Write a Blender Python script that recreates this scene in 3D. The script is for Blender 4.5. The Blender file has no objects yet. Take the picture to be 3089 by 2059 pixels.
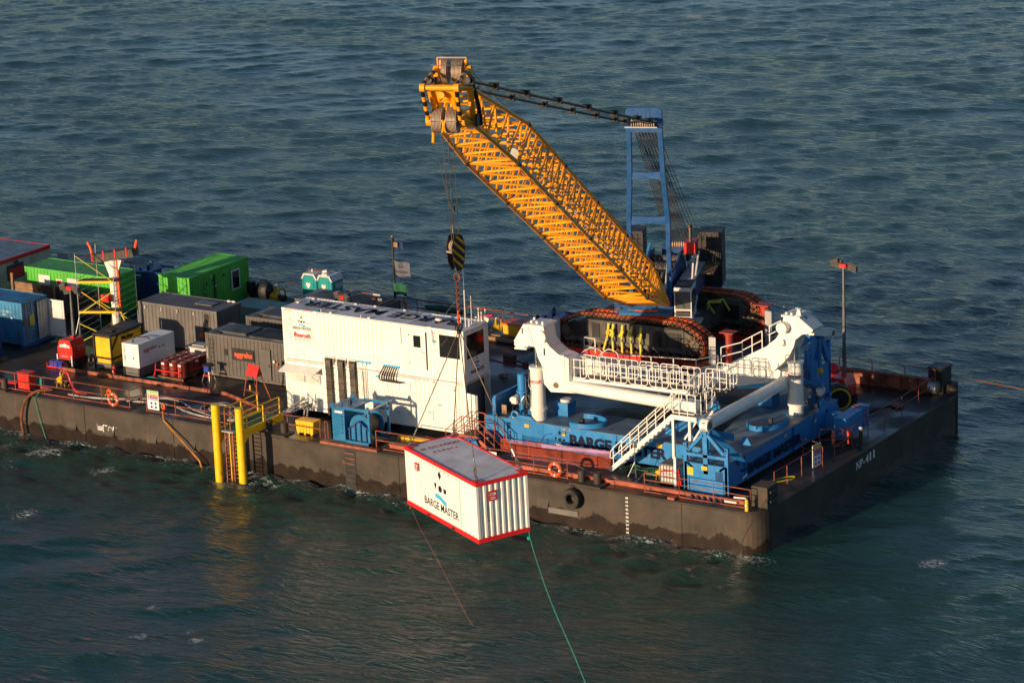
import bpy, math, random
import numpy as np
from mathutils import Vector as V, Matrix as Mx
random.seed(7); rng = np.random.RandomState(5)
S = bpy.context.scene; COL = S.collection
PI = math.pi; rad = math.radians
# ---------------------------------------------------------------- camera
cd = bpy.data.cameras.new('camera'); cam = bpy.data.objects.new('camera', cd); COL.objects.link(cam)
cam.matrix_world = Mx(((0.840805, -0.114878, 0.529008, 72.3763), (0.539992, 0.246860, -0.804655, -131.9554),
                       (-0.038154, 0.962218, 0.269595, 51.5163), (0, 0, 0, 1)))
cd.sensor_width = 36; cd.lens = 36 * 9539.4 / 3089; cd.clip_start = 1; cd.clip_end = 20000
S.camera = cam
# ---------------------------------------------------------------- light
SUN_EL, SUN_AZ = rad(9.0), rad(190.5)            # azimuth clockwise from +Y
W = bpy.data.worlds.new("World"); S.world = W; W.use_nodes = True
nt = W.node_tree; nt.nodes.clear()
sky = nt.nodes.new('ShaderNodeTexSky'); sky.sky_type = 'NISHITA'; sky.sun_disc = False
sky.sun_elevation = SUN_EL; sky.sun_rotation = SUN_AZ; sky.air_density = 0.75; sky.dust_density = 0.35; sky.ozone_density = 2.0
bg = nt.nodes.new('ShaderNodeBackground'); bg.inputs[1].default_value = 0.068
wo = nt.nodes.new('ShaderNodeOutputWorld'); nt.links.new(sky.outputs[0], bg.inputs[0]); nt.links.new(bg.outputs[0], wo.inputs[0])
sd = bpy.data.lights.new('sun', 'SUN'); sd.energy = 3.5; sd.angle = rad(0.55); sd.color = (1.0, 0.72, 0.44)
sun = bpy.data.objects.new('sun', sd); COL.objects.link(sun)
sv = V((math.sin(SUN_AZ) * math.cos(SUN_EL), math.cos(SUN_AZ) * math.cos(SUN_EL), math.sin(SUN_EL)))
sun.rotation_euler = sv.to_track_quat('Z', 'Y').to_euler()
vs = S.view_settings; S.display_settings.display_device = 'sRGB'
vs.view_transform = 'Standard'; vs.look = 'None'; vs.exposure = 0.8; vs.gamma = 1; vs.use_curve_mapping = False
S.render.engine = 'CYCLES'

# ---------------------------------------------------------------- materials
MATS = {}
def mat(name, col, rough=0.5, metal=0.0, var=0.12, rust=0.0, streak=0.0, bump=0.0, scale=1.0, spec=None, alpha=1.0, rustcol=(0.16, 0.05, 0.02), coat=0.0):
    m = bpy.data.materials.new(name); m.use_nodes = True; N = m.node_tree.nodes; L = m.node_tree.links
    b = N['Principled BSDF']; b.inputs['Roughness'].default_value = rough; b.inputs['Metallic'].default_value = metal
    b.inputs['Base Color'].default_value = (*col, 1)
    if spec is not None: b.inputs['Specular IOR Level'].default_value = spec
    if coat: b.inputs['Coat Weight'].default_value = coat
    g = N.new('ShaderNodeNewGeometry')
    def noise(sc, det=4, vec=None, stretch=None):
        n = N.new('ShaderNodeTexNoise'); n.inputs['Scale'].default_value = sc; n.inputs['Detail'].default_value = det
        src = g.outputs['Position']
        if stretch:
            mp = N.new('ShaderNodeMapping'); mp.inputs['Scale'].default_value = stretch; L.new(src, mp.inputs[0]); src = mp.outputs[0]
        L.new(src, n.inputs['Vector']); return n.outputs['Fac']
    def ramp(f, a, c, lo=0.0, hi=1.0):
        r = N.new('ShaderNodeMapRange'); r.inputs[1].default_value = a; r.inputs[2].default_value = c
        r.inputs[3].default_value = lo; r.inputs[4].default_value = hi; L.new(f, r.inputs[0]); return r.outputs[0]
    def mix(f, c1, c2):
        x = N.new('ShaderNodeMix'); x.data_type = 'RGBA'
        if isinstance(f, float): x.inputs[0].default_value = f
        else: L.new(f, x.inputs[0])
        for i, c in ((6, c1), (7, c2)):
            if isinstance(c, tuple): x.inputs[i].default_value = (*c, 1)
            else: L.new(c, x.inputs[i])
        return x.outputs[2]
    cur = col
    if var:
        d = tuple(c * (1 - 2.2 * var) for c in col); u = tuple(min(1, c * (1 + var)) for c in col)
        cur = mix(ramp(noise(1.3 * scale, 6), 0.35, 0.65), d, u)
    if streak:
        d = tuple(c * 0.45 for c in col)
        f = ramp(noise(1.0, 5, stretch=(6, 6, 0.5)), 0.5, 0.75, 0, streak); cur = mix(f, cur, d)
    if rust:
        f = ramp(noise(2.2 * scale, 8), 0.68 - 0.25 * rust, 0.74 - 0.22 * rust); cur = mix(f, cur, rustcol)
        f2 = ramp(noise(1.0, 4, stretch=(5, 5, .35)), 0.62, 0.8, 0, min(1, rust * 1.3)); cur = mix(f2, cur, rustcol)
    if not isinstance(cur, tuple): L.new(cur, b.inputs['Base Color'])
    if var: L.new(ramp(noise(3 * scale, 3), 0.3, 0.7, max(0.05, rough - .1), min(1, rough + .12)), b.inputs['Roughness'])
    if bump:
        bp = N.new('ShaderNodeBump'); bp.inputs['Strength'].default_value = 0.6; bp.inputs['Distance'].default_value = bump
        L.new(noise(4 * scale, 5), bp.inputs['Height']); L.new(bp.outputs[0], b.inputs['Normal'])
    MATS[name] = m; return m
mat('white', (.80, .79, .74), .42, var=.03, streak=.12)
mat('white2', (.78, .77, .72), .4, var=.04, streak=.15)
mat('roofwhite', (.62, .64, .68), .5, var=.10, streak=.0)
mat('lightgrey', (.42, .43, .42), .5, var=.1, streak=.3)
mat('bmblue', (.022, .20, .50), .38, var=.06, streak=.15)
mat('bmtop', (.09, .17, .27), .55, var=.2, rust=.18, scale=.5)  # grey-blue carries the sky reflection on beam tops as colour; rust is wear
mat('winchblue', (.015, .16, .36), .35, var=.08, rust=.05)
mat('deepblue', (.010, .055, .20), .4, var=.1, rust=.05)
mat('craneblue', (.007, .075, .24), .35, var=.06)
mat('crane_yellow', (.93, .37, .008), .38, var=.05)
mat('yellow', (.82, .52, .01), .38, var=.05, rust=.07)
mat('yellow2', (.80, .45, .01), .45, var=.08)
mat('stripeyellow', (.36, .22, .01), .6, var=.2)
mat('palegold', (.55, .50, .03), .5, var=.1)
mat('black', (.012, .012, .014), .5, var=.2)
mat('darkmetal', (.035, .033, .032), .5, .3, var=.25)
mat('rubber', (.018, .017, .016), .75, var=.3, bump=.01)
mat('tyre', (.045, .040, .036), .8, var=.3, bump=.02)
mat('steel', (.42, .41, .39), .35, .8, var=.15)
mat('chrome', (.6, .6, .6), .18, 1.0, var=0)
mat('wire', (.10, .085, .07), .6, .3, var=.2)
mat('slingwire', (.16, .12, .08), .6, .3, var=.2)
mat('rustchain', (.20, .06, .025), .8, var=.3)
mat('mastgrey', (.13, .135, .14), .5, .3, var=.15)
mat('columnred', (.34, .035, .022), .5, var=.12)
mat('alu', (.50, .50, .48), .4, .6, var=.15)
mat('red', (.62, .022, .016), .4, var=.06)
mat('liftred', (.72, .020, .022), .38, var=.05)
mat('drumred', (.19, .022, .012), .4, var=.15, rust=.05)
mat('railred', (.30, .075, .045), .6, var=.2, rust=.25, rustcol=(.12, .04, .025))
mat('railred2', (.36, .085, .045), .6, var=.2, rust=.2, rustcol=(.12, .04, .025))
mat('coaming', (.30, .085, .045), .6, var=.25, rust=.3, rustcol=(.11, .045, .03), scale=1.5)
mat('orange', (.75, .10, .015), .5, var=.08)
mat('lifering', (.78, .075, .02), .5, var=.04)
mat('trackorange', (.66, .12, .03), .85, var=.25)
mat('trackrust', (.13, .055, .03), .8, var=.35, rust=.3)
mat('trackframe', (.095, .085, .07), .6, var=.25, streak=.5)
mat('green', (.09, .44, .05), .45, var=.06, streak=.1)
mat('greenroof', (.10, .40, .09), .45, var=.10)
mat('palegreen', (.22, .36, .28), .5, var=.1)
mat('contblue', (.04, .22, .42), .5, var=.15, rust=.22, streak=.3)
mat('contgrey', (.14, .13, .125), .5, var=.1, streak=.25)
mat('aggrey', (.105, .095, .088), .5, var=.06, streak=.2)
mat('aggroof', (.14, .15, .17), .45, var=.2)
mat('vent', (.07, .067, .065), .5, .2, var=.3)
mat('creamcabin', (.50, .47, .38), .5, var=.08, streak=.2)
mat('cabinroof', (.09, .115, .15), .35, var=.15)
mat('timber', (.10, .05, .028), .8, var=.3, streak=.3, bump=.01)
mat('timber2', (.26, .15, .08), .8, var=.25, bump=.01)
mat('teal', (.01, .27, .27), .4, var=.05)
mat('plastwhite', (.65, .62, .60), .5, var=.05)
mat('ibc', (.55, .54, .50), .4, var=.08)
mat('glass', (.012, .013, .014), .06, var=0, spec=.6)
mat('cabglass', (.10, .10, .09), .12, var=0, spec=.7)
mat('navy', (.012, .016, .045), .85, var=0, spec=.15)
mat('inkblack', (.012, .012, .014), .85, var=0, spec=.15)
mat('inkred', (.55, .03, .02), .85, var=0, spec=.15)
mat('inkwhite', (.75, .75, .72), .5, var=0)
mat('inkgrey', (.40, .40, .40), .85, var=0, spec=.15)
mat('inkorange', (.90, .09, .02), .45, var=0)
mat('skyblue', (.05, .42, .72), .5, var=0)
mat('stickyellow', (.80, .42, .02), .5, var=.05)
mat('pumpyellow', (.62, .38, .01), .4, var=.1)
mat('hose', (.30, .29, .28), .5, var=.2)
mat('redhose', (.60, .02, .03), .5, var=.1)
mat('tealrope', (.02, .30, .22), .7, var=.1)
mat('orangerope', (.50, .20, .03), .8, var=.2, bump=.01)
mat('grating', (.12, .115, .10), .7, var=.2)
mat('greengrate', (.02, .10, .05), .7, var=.2)
mat('deckplate', (.10, .115, .13), .5, var=.2)
mat('hivis', (.10, .55, .04), .7, var=.05)
mat('skin', (.45, .26, .18), .6, var=0)
mat('trouser', (.03, .035, .06), .8, var=.1)
mat('net', (.50, .075, .035), .7, var=.15)
mat('purple', (.35, .22, .42), .7, var=.1)
mat('flagblue', (.008, .03, .09), .8, var=.05)
mat('flagwhite_shade', (.12, .12, .15), .8, var=.05)  # white cloth, its shade put into the colour as dark grey
mat('flaggreen_shade', (.01, .09, .05), .8, var=.05)  # green cloth darkened in the colour, as the flag is backlit
mat('bluejug', (.012, .05, .38), .4, var=.05)
mat('bronze', (.28, .18, .10), .5, .3, var=.2)
mat('sheave', (.40, .30, .23), .5, .2, var=.15)
mat('cw', (.035, .032, .034), .55, var=.3)
mat('lampglass', (.12, .12, .11), .15, .3, var=0)
mat('netgreen', (.03, .12, .07), .8, var=.2)

def hullmat():
    m = bpy.data.materials.new('hull'); m.use_nodes = True; N = m.node_tree.nodes; L = m.node_tree.links; b = N['Principled BSDF']
    g = N.new('ShaderNodeNewGeometry'); sp = N.new('ShaderNodeSeparateXYZ'); L.new(g.outputs['Position'], sp.inputs[0])
    def noise(sc, det, st=(1, 1, 1)):
        mp = N.new('ShaderNodeMapping'); mp.inputs['Scale'].default_value = st; L.new(g.outputs['Position'], mp.inputs[0])
        n = N.new('ShaderNodeTexNoise'); n.inputs['Scale'].default_value = sc; n.inputs['Detail'].default_value = det; n.inputs['Roughness'].default_value = .62; L.new(mp.outputs[0], n.inputs['Vector']); return n.outputs['Fac']
    def mr(f, a, c, lo=0., hi=1.):
        r = N.new('ShaderNodeMapRange'); r.inputs[1].default_value = a; r.inputs[2].default_value = c; r.inputs[3].default_value = lo; r.inputs[4].default_value = hi; L.new(f, r.inputs[0]); return r.outputs[0]
    def mix(f, a, c):
        x = N.new('ShaderNodeMix'); x.data_type = 'RGBA'; L.new(f, x.inputs[0])
        for i, k in ((6, a), (7, c)):
            if isinstance(k, tuple): x.inputs[i].default_value = (*k, 1)
            else: L.new(k, x.inputs[i])
        return x.outputs[2]
    def math_(op, a, c):
        x = N.new('ShaderNodeMath'); x.operation = op
        for i, k in ((0, a), (1, c)):
            if isinstance(k, (int, float)): x.inputs[i].default_value = k
            else: L.new(k, x.inputs[i])
        return x.outputs[0]
    c = mix(mr(noise(.55, 7), .35, .65), (.022, .017, .0135), (.060, .046, .035))
    c = mix(mr(noise(1, 5, (3.5, 3.5, .25)), .5, .75, 0, .55), c, (.06, .046, .034))
    c = mix(mr(noise(1, 6, (2.0, 2.0, .3)), .60, .72, 0, .8), c, (.15, .055, .025))
    c = mix(mr(noise(1, 7, (.35, .35, 4.0)), .60, .68, 0, .45), c, (.020, .015, .012))
    c = mix(mr(noise(1.7, 9), .66, .70, 0, .9), c, (.13, .045, .02))
    edge = math_('ADD', sp.outputs['Z'], mr(noise(.9, 12, (1, 1, .6)), .3, .7, -.42, .42))
    wet = mr(edge, -1.60, -1.56, 1, 0)
    c2 = mix(mr(noise(1.1, 6), .4, .66), (.012, .008, .006), (.030, .018, .013))
    c2 = mix(mr(noise(2.5, 6, (1, 1, 3)), .66, .70, 0, .5), c2, (.12, .10, .085))
    c = mix(wet, c, c2); L.new(c, b.inputs['Base Color'])
    L.new(mr(wet, 0, 1, .68, .30), b.inputs['Roughness'])
    bp = N.new('ShaderNodeBump'); bp.inputs['Strength'].default_value = .5; bp.inputs['Distance'].default_value = .07
    L.new(noise(.6, 8, (1, 1, .6)), bp.inputs['Height']); L.new(bp.outputs[0], b.inputs['Normal']); MATS['hull'] = m
hullmat()
def deckmat():
    m = bpy.data.materials.new('deck'); m.use_nodes = True; N = m.node_tree.nodes; L = m.node_tree.links; b = N['Principled BSDF']
    g = N.new('ShaderNodeNewGeometry')
    def noise(sc, det, st=(1, 1, 1)):
        mp = N.new('ShaderNodeMapping'); mp.inputs['Scale'].default_value = st; L.new(g.outputs['Position'], mp.inputs[0])
        n = N.new('ShaderNodeTexNoise'); n.inputs['Scale'].default_value = sc; n.inputs['Detail'].default_value = det; L.new(mp.outputs[0], n.inputs['Vector']); return n.outputs['Fac']
    def mr(f, a, c, lo=0., hi=1.):
        r = N.new('ShaderNodeMapRange'); r.inputs[1].default_value = a; r.inputs[2].default_value = c; r.inputs[3].default_value = lo; r.inputs[4].default_value = hi; L.new(f, r.inputs[0]); return r.outputs[0]
    def mix(f, a, c):
        x = N.new('ShaderNodeMix'); x.data_type = 'RGBA'; L.new(f, x.inputs[0])
        for i, k in ((6, a), (7, c)):
            if isinstance(k, tuple): x.inputs[i].default_value = (*k, 1)
            else: L.new(k, x.inputs[i])
        return x.outputs[2]
    c = mix(mr(noise(.35, 8), .38, .62), (.014, .012, .011), (.034, .027, .024))
    c = mix(mr(noise(1.1, 8), .60, .72, 0, .8), c, (.055, .030, .020))
    c = mix(mr(noise(.8, 6, (1, 3, 1)), .66, .74, 0, .5), c, (.06, .055, .055))
    L.new(c, b.inputs['Base Color']); L.new(mr(noise(.25, 6), .45, .58, .62, .22), b.inputs['Roughness'])
    bp = N.new('ShaderNodeBump'); bp.inputs['Strength'].default_value = .35; bp.inputs['Distance'].default_value = .02
    L.new(noise(1.6, 6), bp.inputs['Height']); L.new(bp.outputs[0], b.inputs['Normal']); MATS['deck'] = m
deckmat()
def watermat():
    m = bpy.data.materials.new('water'); m.use_nodes = True; N = m.node_tree.nodes; L = m.node_tree.links; b = N['Principled BSDF']
    b.inputs['Base Color'].default_value = (.009, .042, .036, 1); b.inputs['Roughness'].default_value = .09; b.inputs['IOR'].default_value = 1.333
    g = N.new('ShaderNodeNewGeometry')
    def noise(sc, det, rot, st, dist=0.0):
        mp = N.new('ShaderNodeMapping'); mp.inputs['Rotation'].default_value = (0, 0, rot); mp.inputs['Scale'].default_value = st; L.new(g.outputs['Position'], mp.inputs[0])
        n = N.new('ShaderNodeTexNoise'); n.inputs['Scale'].default_value = sc; n.inputs['Detail'].default_value = det; n.inputs['Distortion'].default_value = dist
        L.new(mp.outputs[0], n.inputs['Vector']); return n.outputs['Fac']
    a = noise(1.5, 8, rad(-24), (.5, 1.6, 1), .9); c = noise(5.5, 5, rad(20), (.7, 1.4, 1), .4)
    ad = N.new('ShaderNodeMath'); ad.operation = 'MULTIPLY_ADD'; L.new(c, ad.inputs[0]); ad.inputs[1].default_value = .22; L.new(a, ad.inputs[2])
    bp = N.new('ShaderNodeBump'); bp.inputs['Strength'].default_value = 1.0; bp.inputs['Distance'].default_value = .19
    gu = N.new('ShaderNodeMapRange'); gu.inputs[1].default_value = .35; gu.inputs[2].default_value = .65; gu.inputs[3].default_value = .35; gu.inputs[4].default_value = 1.3; L.new(noise(.045, 3, rad(-30), (.5, 1.6, 1), .5), gu.inputs[0]); L.new(gu.outputs[0], bp.inputs['Strength'])
    L.new(ad.outputs[0], bp.inputs['Height']); L.new(bp.outputs[0], b.inputs['Normal'])
    at = N.new('ShaderNodeAttribute'); at.attribute_name = 'foam'
    fn = noise(3.5, 9, .4, (1, 1.8, 1), 1.2)
    mu = N.new('ShaderNodeMath'); mu.operation = 'ADD'; L.new(at.outputs['Fac'], mu.inputs[0]); L.new(fn, mu.inputs[1])
    r = N.new('ShaderNodeMapRange'); r.inputs[1].default_value = .90; r.inputs[2].default_value = 1.04; L.new(mu.outputs[0], r.inputs[0])
    mx = N.new('ShaderNodeMix'); mx.data_type = 'RGBA'; L.new(r.outputs[0], mx.inputs[0]); mx.inputs[6].default_value = (.009, .042, .036, 1); mx.inputs[7].default_value = (.45, .47, .45, 1)
    L.new(mx.outputs[2], b.inputs['Base Color'])
    r2 = N.new('ShaderNodeMapRange'); r2.inputs[3].default_value = .07; r2.inputs[4].default_value = .7; L.new(r.outputs[0], r2.inputs[0]); L.new(r2.outputs[0], b.inputs['Roughness'])
    MATS['water'] = m
watermat()

# ---------------------------------------------------------------- helpers
def setp(o, label=None, cat=None, group=None, kind=None):
    if label: o['label'] = label
    if cat: o['category'] = cat
    if group: o['group'] = group
    if kind: o['kind'] = kind
    return o
def thing(name, label, cat, loc=(0, 0, 0), rz=0.0, group=None, rot=None):
    o = bpy.data.objects.new(name, None); COL.objects.link(o); o.empty_display_size = .2
    mw = Mx.Translation(loc) @ (Mx.Rotation(rz, 4, 'Z') if rot is None else rot)
    o.matrix_world = mw; o['_x'] = 1; ROOTS[o.name] = mw.inverted(); return setp(o, label, cat, group)
ROOTS = {}
def rootinv(parent):
    p = parent
    while p.parent is not None: p = p.parent
    return ROOTS.get(p.name, Mx.Identity(4))
class MB:
    def __init__(s): s.v = []; s.f = []; s.sm = False
    def add(s, vs_, fs):
        n = len(s.v); s.v += [tuple(a) for a in vs_]; s.f += [tuple(i + n for i in f) for f in fs]; return s
    def box(s, x0, x1, y0, y1, z0, z1):
        return s.add([(x0, y0, z0), (x1, y0, z0), (x1, y1, z0), (x0, y1, z0), (x0, y0, z1), (x1, y0, z1), (x1, y1, z1), (x0, y1, z1)],
                     [(3, 2, 1, 0), (4, 5, 6, 7), (0, 1, 5, 4), (1, 2, 6, 5), (2, 3, 7, 6), (3, 0, 4, 7)])
    def ob(s, c, ax, ay, az):
        c, ax, ay, az = V(c), V(ax), V(ay), V(az)
        return s.add([c - ax - ay - az, c + ax - ay - az, c + ax + ay - az, c - ax + ay - az, c - ax - ay + az, c + ax - ay + az, c + ax + ay + az, c - ax + ay + az],
                     [(3, 2, 1, 0), (4, 5, 6, 7), (0, 1, 5, 4), (1, 2, 6, 5), (2, 3, 7, 6), (3, 0, 4, 7)])
    def prism(s, poly, vec):
        n = len(poly); vec = V(vec); P = [V(p) for p in poly]
        return s.add(P + [p + vec for p in P], [tuple(range(n))[::-1], tuple(range(n, 2 * n))] + [(i, (i + 1) % n, n + (i + 1) % n, n + i) for i in range(n)])
    def beam(s, p, q, w, h, up=(0, 0, 1)):
        p, q = V(p), V(q); d = (q - p); L = d.length; d = d / L; up = V(up)
        sd_ = d.cross(up)
        if sd_.length < 1e-4: sd_ = d.cross(V((1, 0, 0)))
        sd_.normalize(); u = sd_.cross(d)
        return s.ob((p + q) / 2, d * L / 2, sd_ * w / 2, u * h / 2)
    def tube(s, path, r, n=6, closed=False, caps=True, r2=None):
        s.sm = True; P = [V(p) for p in path]; m = len(P); base = len(s.v); rings = []
        prev = None
        for i in range(m):
            a = P[(i - 1) % m] if (i > 0 or closed) else P[i]; c = P[(i + 1) % m] if (i < m - 1 or closed) else P[i]
            t = (c - a); t = t.normalized() if t.length > 1e-9 else V((0, 0, 1))
            if prev is None:
                u = t.cross(V((0, 0, 1)));
                if u.length < .05: u = t.cross(V((1, 0, 0)))
            else: u = prev - t * prev.dot(t)
            u.normalize(); w = t.cross(u); prev = u
            rr = r if r2 is None else r + (r2 - r) * i / (m - 1)
            s.v += [tuple(P[i] + (u * math.cos(2 * PI * k / n) + w * math.sin(2 * PI * k / n)) * rr) for k in range(n)]
        for i in range(m if closed else m - 1):
            j = (i + 1) % m
            for k in range(n):
                s.f.append((base + i * n + k, base + i * n + (k + 1) % n, base + j * n + (k + 1) % n, base + j * n + k))
        if caps and not closed:
            s.f.append(tuple(base + k for k in range(n))[::-1]); s.f.append(tuple(base + (m - 1) * n + k for k in range(n)))
        return s
    def cyl(s, p, q, r, n=12, r2=None): return s.tube([p, q], r, n, r2=r2)
    def torus(s, c, ax, R, r, nu=20, nv=8):
        ax = V(ax).normalized(); u = ax.cross(V((0, 0, 1)))
        if u.length < .05: u = ax.cross(V((1, 0, 0)))
        u.normalize(); w = ax.cross(u); c = V(c)
        return s.tube([c + (u * math.cos(2 * PI * i / nu) + w * math.sin(2 * PI * i / nu)) * R for i in range(nu)], r, nv, closed=True)
    def sph(s, c, r, n=10, m=7, sc=(1, 1, 1)):
        s.sm = True; c = V(c); base = len(s.v); s.v.append(tuple(c + V((0, 0, -r * sc[2]))))
        for i in range(1, m):
            a = -PI / 2 + PI * i / m
            for k in range(n): s.v.append(tuple(c + V((r * sc[0] * math.cos(a) * math.cos(2 * PI * k / n), r * sc[1] * math.cos(a) * math.sin(2 * PI * k / n), r * sc[2] * math.sin(a)))))
        s.v.append(tuple(c + V((0, 0, r * sc[2])))); t = len(s.v) - 1
        for k in range(n): s.f.append((base, base + 1 + (k + 1) % n, base + 1 + k)); s.f.append((t, t - n + k, t - n + (k + 1) % n))
        for i in range(m - 2):
            for k in range(n): s.f.append((base + 1 + i * n + k, base + 1 + i * n + (k + 1) % n, base + 1 + (i + 1) * n + (k + 1) % n, base + 1 + (i + 1) * n + k))
        return s
    def corr(s, o, u, w, nrm, L, H, pitch=.28, depth=.045):
        """trapezoid-corrugated sheet: o corner, u along, w up, nrm outward"""
        o, u, w, nrm = V(o), V(u), V(w), V(nrm); n = max(1, round(L / pitch)); p = L / n; pts = []
        for i in range(n):
            a = i * p
            pts += [(a, 0), (a + p * .30, 0), (a + p * .5, depth), (a + p * .8, depth)]
        pts.append((L, 0)); base = len(s.v)
        for a, d in pts:
            s.v.append(tuple(o + u * a - nrm * d)); s.v.append(tuple(o + u * a - nrm * d + w * H))
        for i in range(len(pts) - 1): s.f.append((base + 2 * i, base + 2 * i + 2, base + 2 * i + 3, base + 2 * i + 1))
        return s
def finish(me, sm=True):
    if sm:
        for p in me.polygons: p.use_smooth = True
        me.set_sharp_from_angle(angle=rad(38))
def part(name, mb, m, parent=None, label=None, world=True, kind=None):
    me = bpy.data.meshes.new(name); vv = mb.v
    if parent is not None and world:
        inv = rootinv(parent); vv = [inv @ V(a) for a in vv]
    me.from_pydata(vv, [], mb.f); me.materials.append(MATS[m]); me.update()
    if mb.sm: finish(me)
    o = bpy.data.objects.new(name, me); COL.objects.link(o)
    if parent is not None: o.parent = parent
    return setp(o, label, kind=kind)
UC = {}
def unitcyl(m, n=6):
    k = (m, n)
    if k not in UC:
        b = MB(); b.cyl((0, 0, 0), (0, 0, 1), 1, n); me = bpy.data.meshes.new('rod'); me.from_pydata(b.v, [], b.f); me.materials.append(MATS[m]); finish(me); UC[k] = me
    return UC[k]
def unitbox(m):
    if m not in UC:
        b = MB(); b.box(-.5, .5, -.5, .5, 0, 1); me = bpy.data.meshes.new('bar'); me.from_pydata(b.v, [], b.f); me.materials.append(MATS[m]); UC[m] = me
    return UC[m]
def rod(name, p, q, r, m, parent, n=6, box=None):
    p, q = V(p), V(q); d = q - p; L = d.length
    R_ = d.to_track_quat('Z', 'Y').to_matrix().to_4x4()
    o = bpy.data.objects.new(name, unitbox(m) if box else unitcyl(m, n)); COL.objects.link(o)
    sc = (box[0], box[1], L) if box else (r, r, L)
    mw = Mx.Translation(p) @ R_ @ Mx.Diagonal((*sc, 1))
    if parent is not None: o.parent = parent; o.matrix_local = rootinv(parent) @ mw
    else: o.matrix_world = mw
    return o
def kids(o): return [c for c in bpy.data.objects if c.parent == o]
def copy_tree(o, loc=None, rz=None, label=None, parent=None):
    c = o.copy(); COL.objects.link(c)
    if parent is not None: c.parent = parent
    if loc is not None:
        mw = Mx.Translation(loc) @ Mx.Rotation(rz or 0, 4, 'Z'); c.matrix_world = mw; ROOTS[c.name] = mw.inverted()
    if label: c['label'] = label
    for k in kids(o): copy_tree(k, parent=c)
    return c
def text(name, s, o, right, up, size, m, parent, width=None, bold=.0, th=.006):
    """flat lettering; o = left end of baseline, size = cap height"""
    cu = bpy.data.curves.new('t', 'FONT'); cu.body = s; cu.size = 1.0; cu.offset = bold; cu.fill_mode = 'FRONT'; cu.resolution_u = 3
    to = bpy.data.objects.new('t', cu); COL.objects.link(to); dg = bpy.context.evaluated_depsgraph_get(); dg.update()
    me = bpy.data.meshes.new_from_object(to.evaluated_get(dg)); bpy.data.objects.remove(to); bpy.data.curves.remove(cu)
    xs = [v.co.x for v in me.vertices]; x0, x1 = min(xs), max(xs); right = V(right).normalized(); up = V(up).normalized(); nr = right.cross(up); o = V(o)
    k = size / .70; kx = (width / (x1 - x0)) if width else k
    inv = rootinv(parent)
    for v in me.vertices: v.co = inv @ (o + right * ((v.co.x - x0) * kx) + up * (v.co.y * k) + nr * th)
    me.materials.clear(); me.materials.append(MATS[m]); me.name = name
    ob = bpy.data.objects.new(name, me); COL.objects.link(ob); ob.parent = parent; return ob
def plaque(name, o, right, up, pts, m, parent, th=.006):
    o, right, up = V(o), V(right).normalized(), V(up).normalized(); nr = right.cross(up); b = MB()
    b.prism([o + right * a + up * c + nr * th for a, c in pts], nr * .004); return part(name, b, m, parent)
def circ(cx, cy, r, n=16): return [(cx + r * math.cos(2 * PI * i / n), cy + r * math.sin(2 * PI * i / n)) for i in range(n)]
def bm_emblem(o, right, up, s, parent, dark='navy', wave='skyblue', nm='emblem'):
    """square, triangle, dot, bar over a wavy band, overall width s, origin at the dot"""
    plaque(nm, o, right, up, [(0, .42 * s), (.14 * s, .62 * s), (0, .82 * s), (-.14 * s, .62 * s)], dark, parent)
    plaque(nm, o, right, up, circ(0, 0, .15 * s), dark, parent)
    plaque(nm, o, right, up, [(-.5 * s, .17 * s), (-.42 * s, -.13 * s), (-.3 * s, .17 * s)][::-1], dark, parent)
    plaque(nm, o, right, up, [(.3 * s, -.10 * s), (.52 * s, -.10 * s), (.52 * s, .10 * s), (.3 * s, .10 * s)], dark, parent)
    if wave:
        top = [(-.45 * s + .95 * s * i / 8, -.30 * s - .12 * s * (i / 8) + .05 * s * math.sin(i / 8 * PI * 1.6)) for i in range(9)]
        plaque(nm, o, right, up, [(a, c - .20 * s) for a, c in top] + top[::-1], wave, parent)
def railing(name, label, pts, h=1.05, levels=(1.0, .5), m='railred', z=0.0, r=.024, cat='railing', group=None, parent=None, subs=1.6, toe=False):
    t = parent or thing(name, label, cat, (pts[0][0], pts[0][1], z), group=group)
    P = [V((p[0], p[1], p[2] if len(p) > 2 else z)) for p in pts]
    for i, p in enumerate(P): rod('post', p, p + V((0, 0, h)), r * 1.1, m, t)
    for lv in levels:
        for a, c in zip(P[:-1], P[1:]): rod('rail', a + V((0, 0, h * lv)), c + V((0, 0, h * lv)), r, m, t)
    if toe:
        for a, c in zip(P[:-1], P[1:]): rod('toe_rail', a + V((0, 0, .06)), c + V((0, 0, .06)), r * 1.2, m, t)
    return t
def steps(a, c, n): a, c = V(a), V(c); return [a + (c - a) * (i / n) for i in range(n + 1)]
def arc(c, u, w, R, a0, a1, n): c, u, w = V(c), V(u), V(w); return [c + (u * math.cos(a0 + (a1 - a0) * i / n) + w * math.sin(a0 + (a1 - a0) * i / n)) * R for i in range(n + 1)]
def sag(p, q, d, n=12): p, q = V(p), V(q); return [p + (q - p) * (i / n) - V((0, 0, d * 4 * (i / n) * (1 - i / n))) for i in range(n + 1)]
def smooth(pts, k=6):
    P = [V(p) for p in pts]; out = []
    for i in range(len(P) - 1):
        p0 = P[max(i - 1, 0)]; p1 = P[i]; p2 = P[i + 1]; p3 = P[min(i + 2, len(P) - 1)]
        for j in range(k):
            t = j / k; out.append(.5 * ((2 * p1) + (p2 - p0) * t + (2 * p0 - 5 * p1 + 4 * p2 - p3) * t * t + (3 * p1 - p0 - 3 * p2 + p3) * t ** 3))
    out.append(P[-1]); return out
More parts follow.
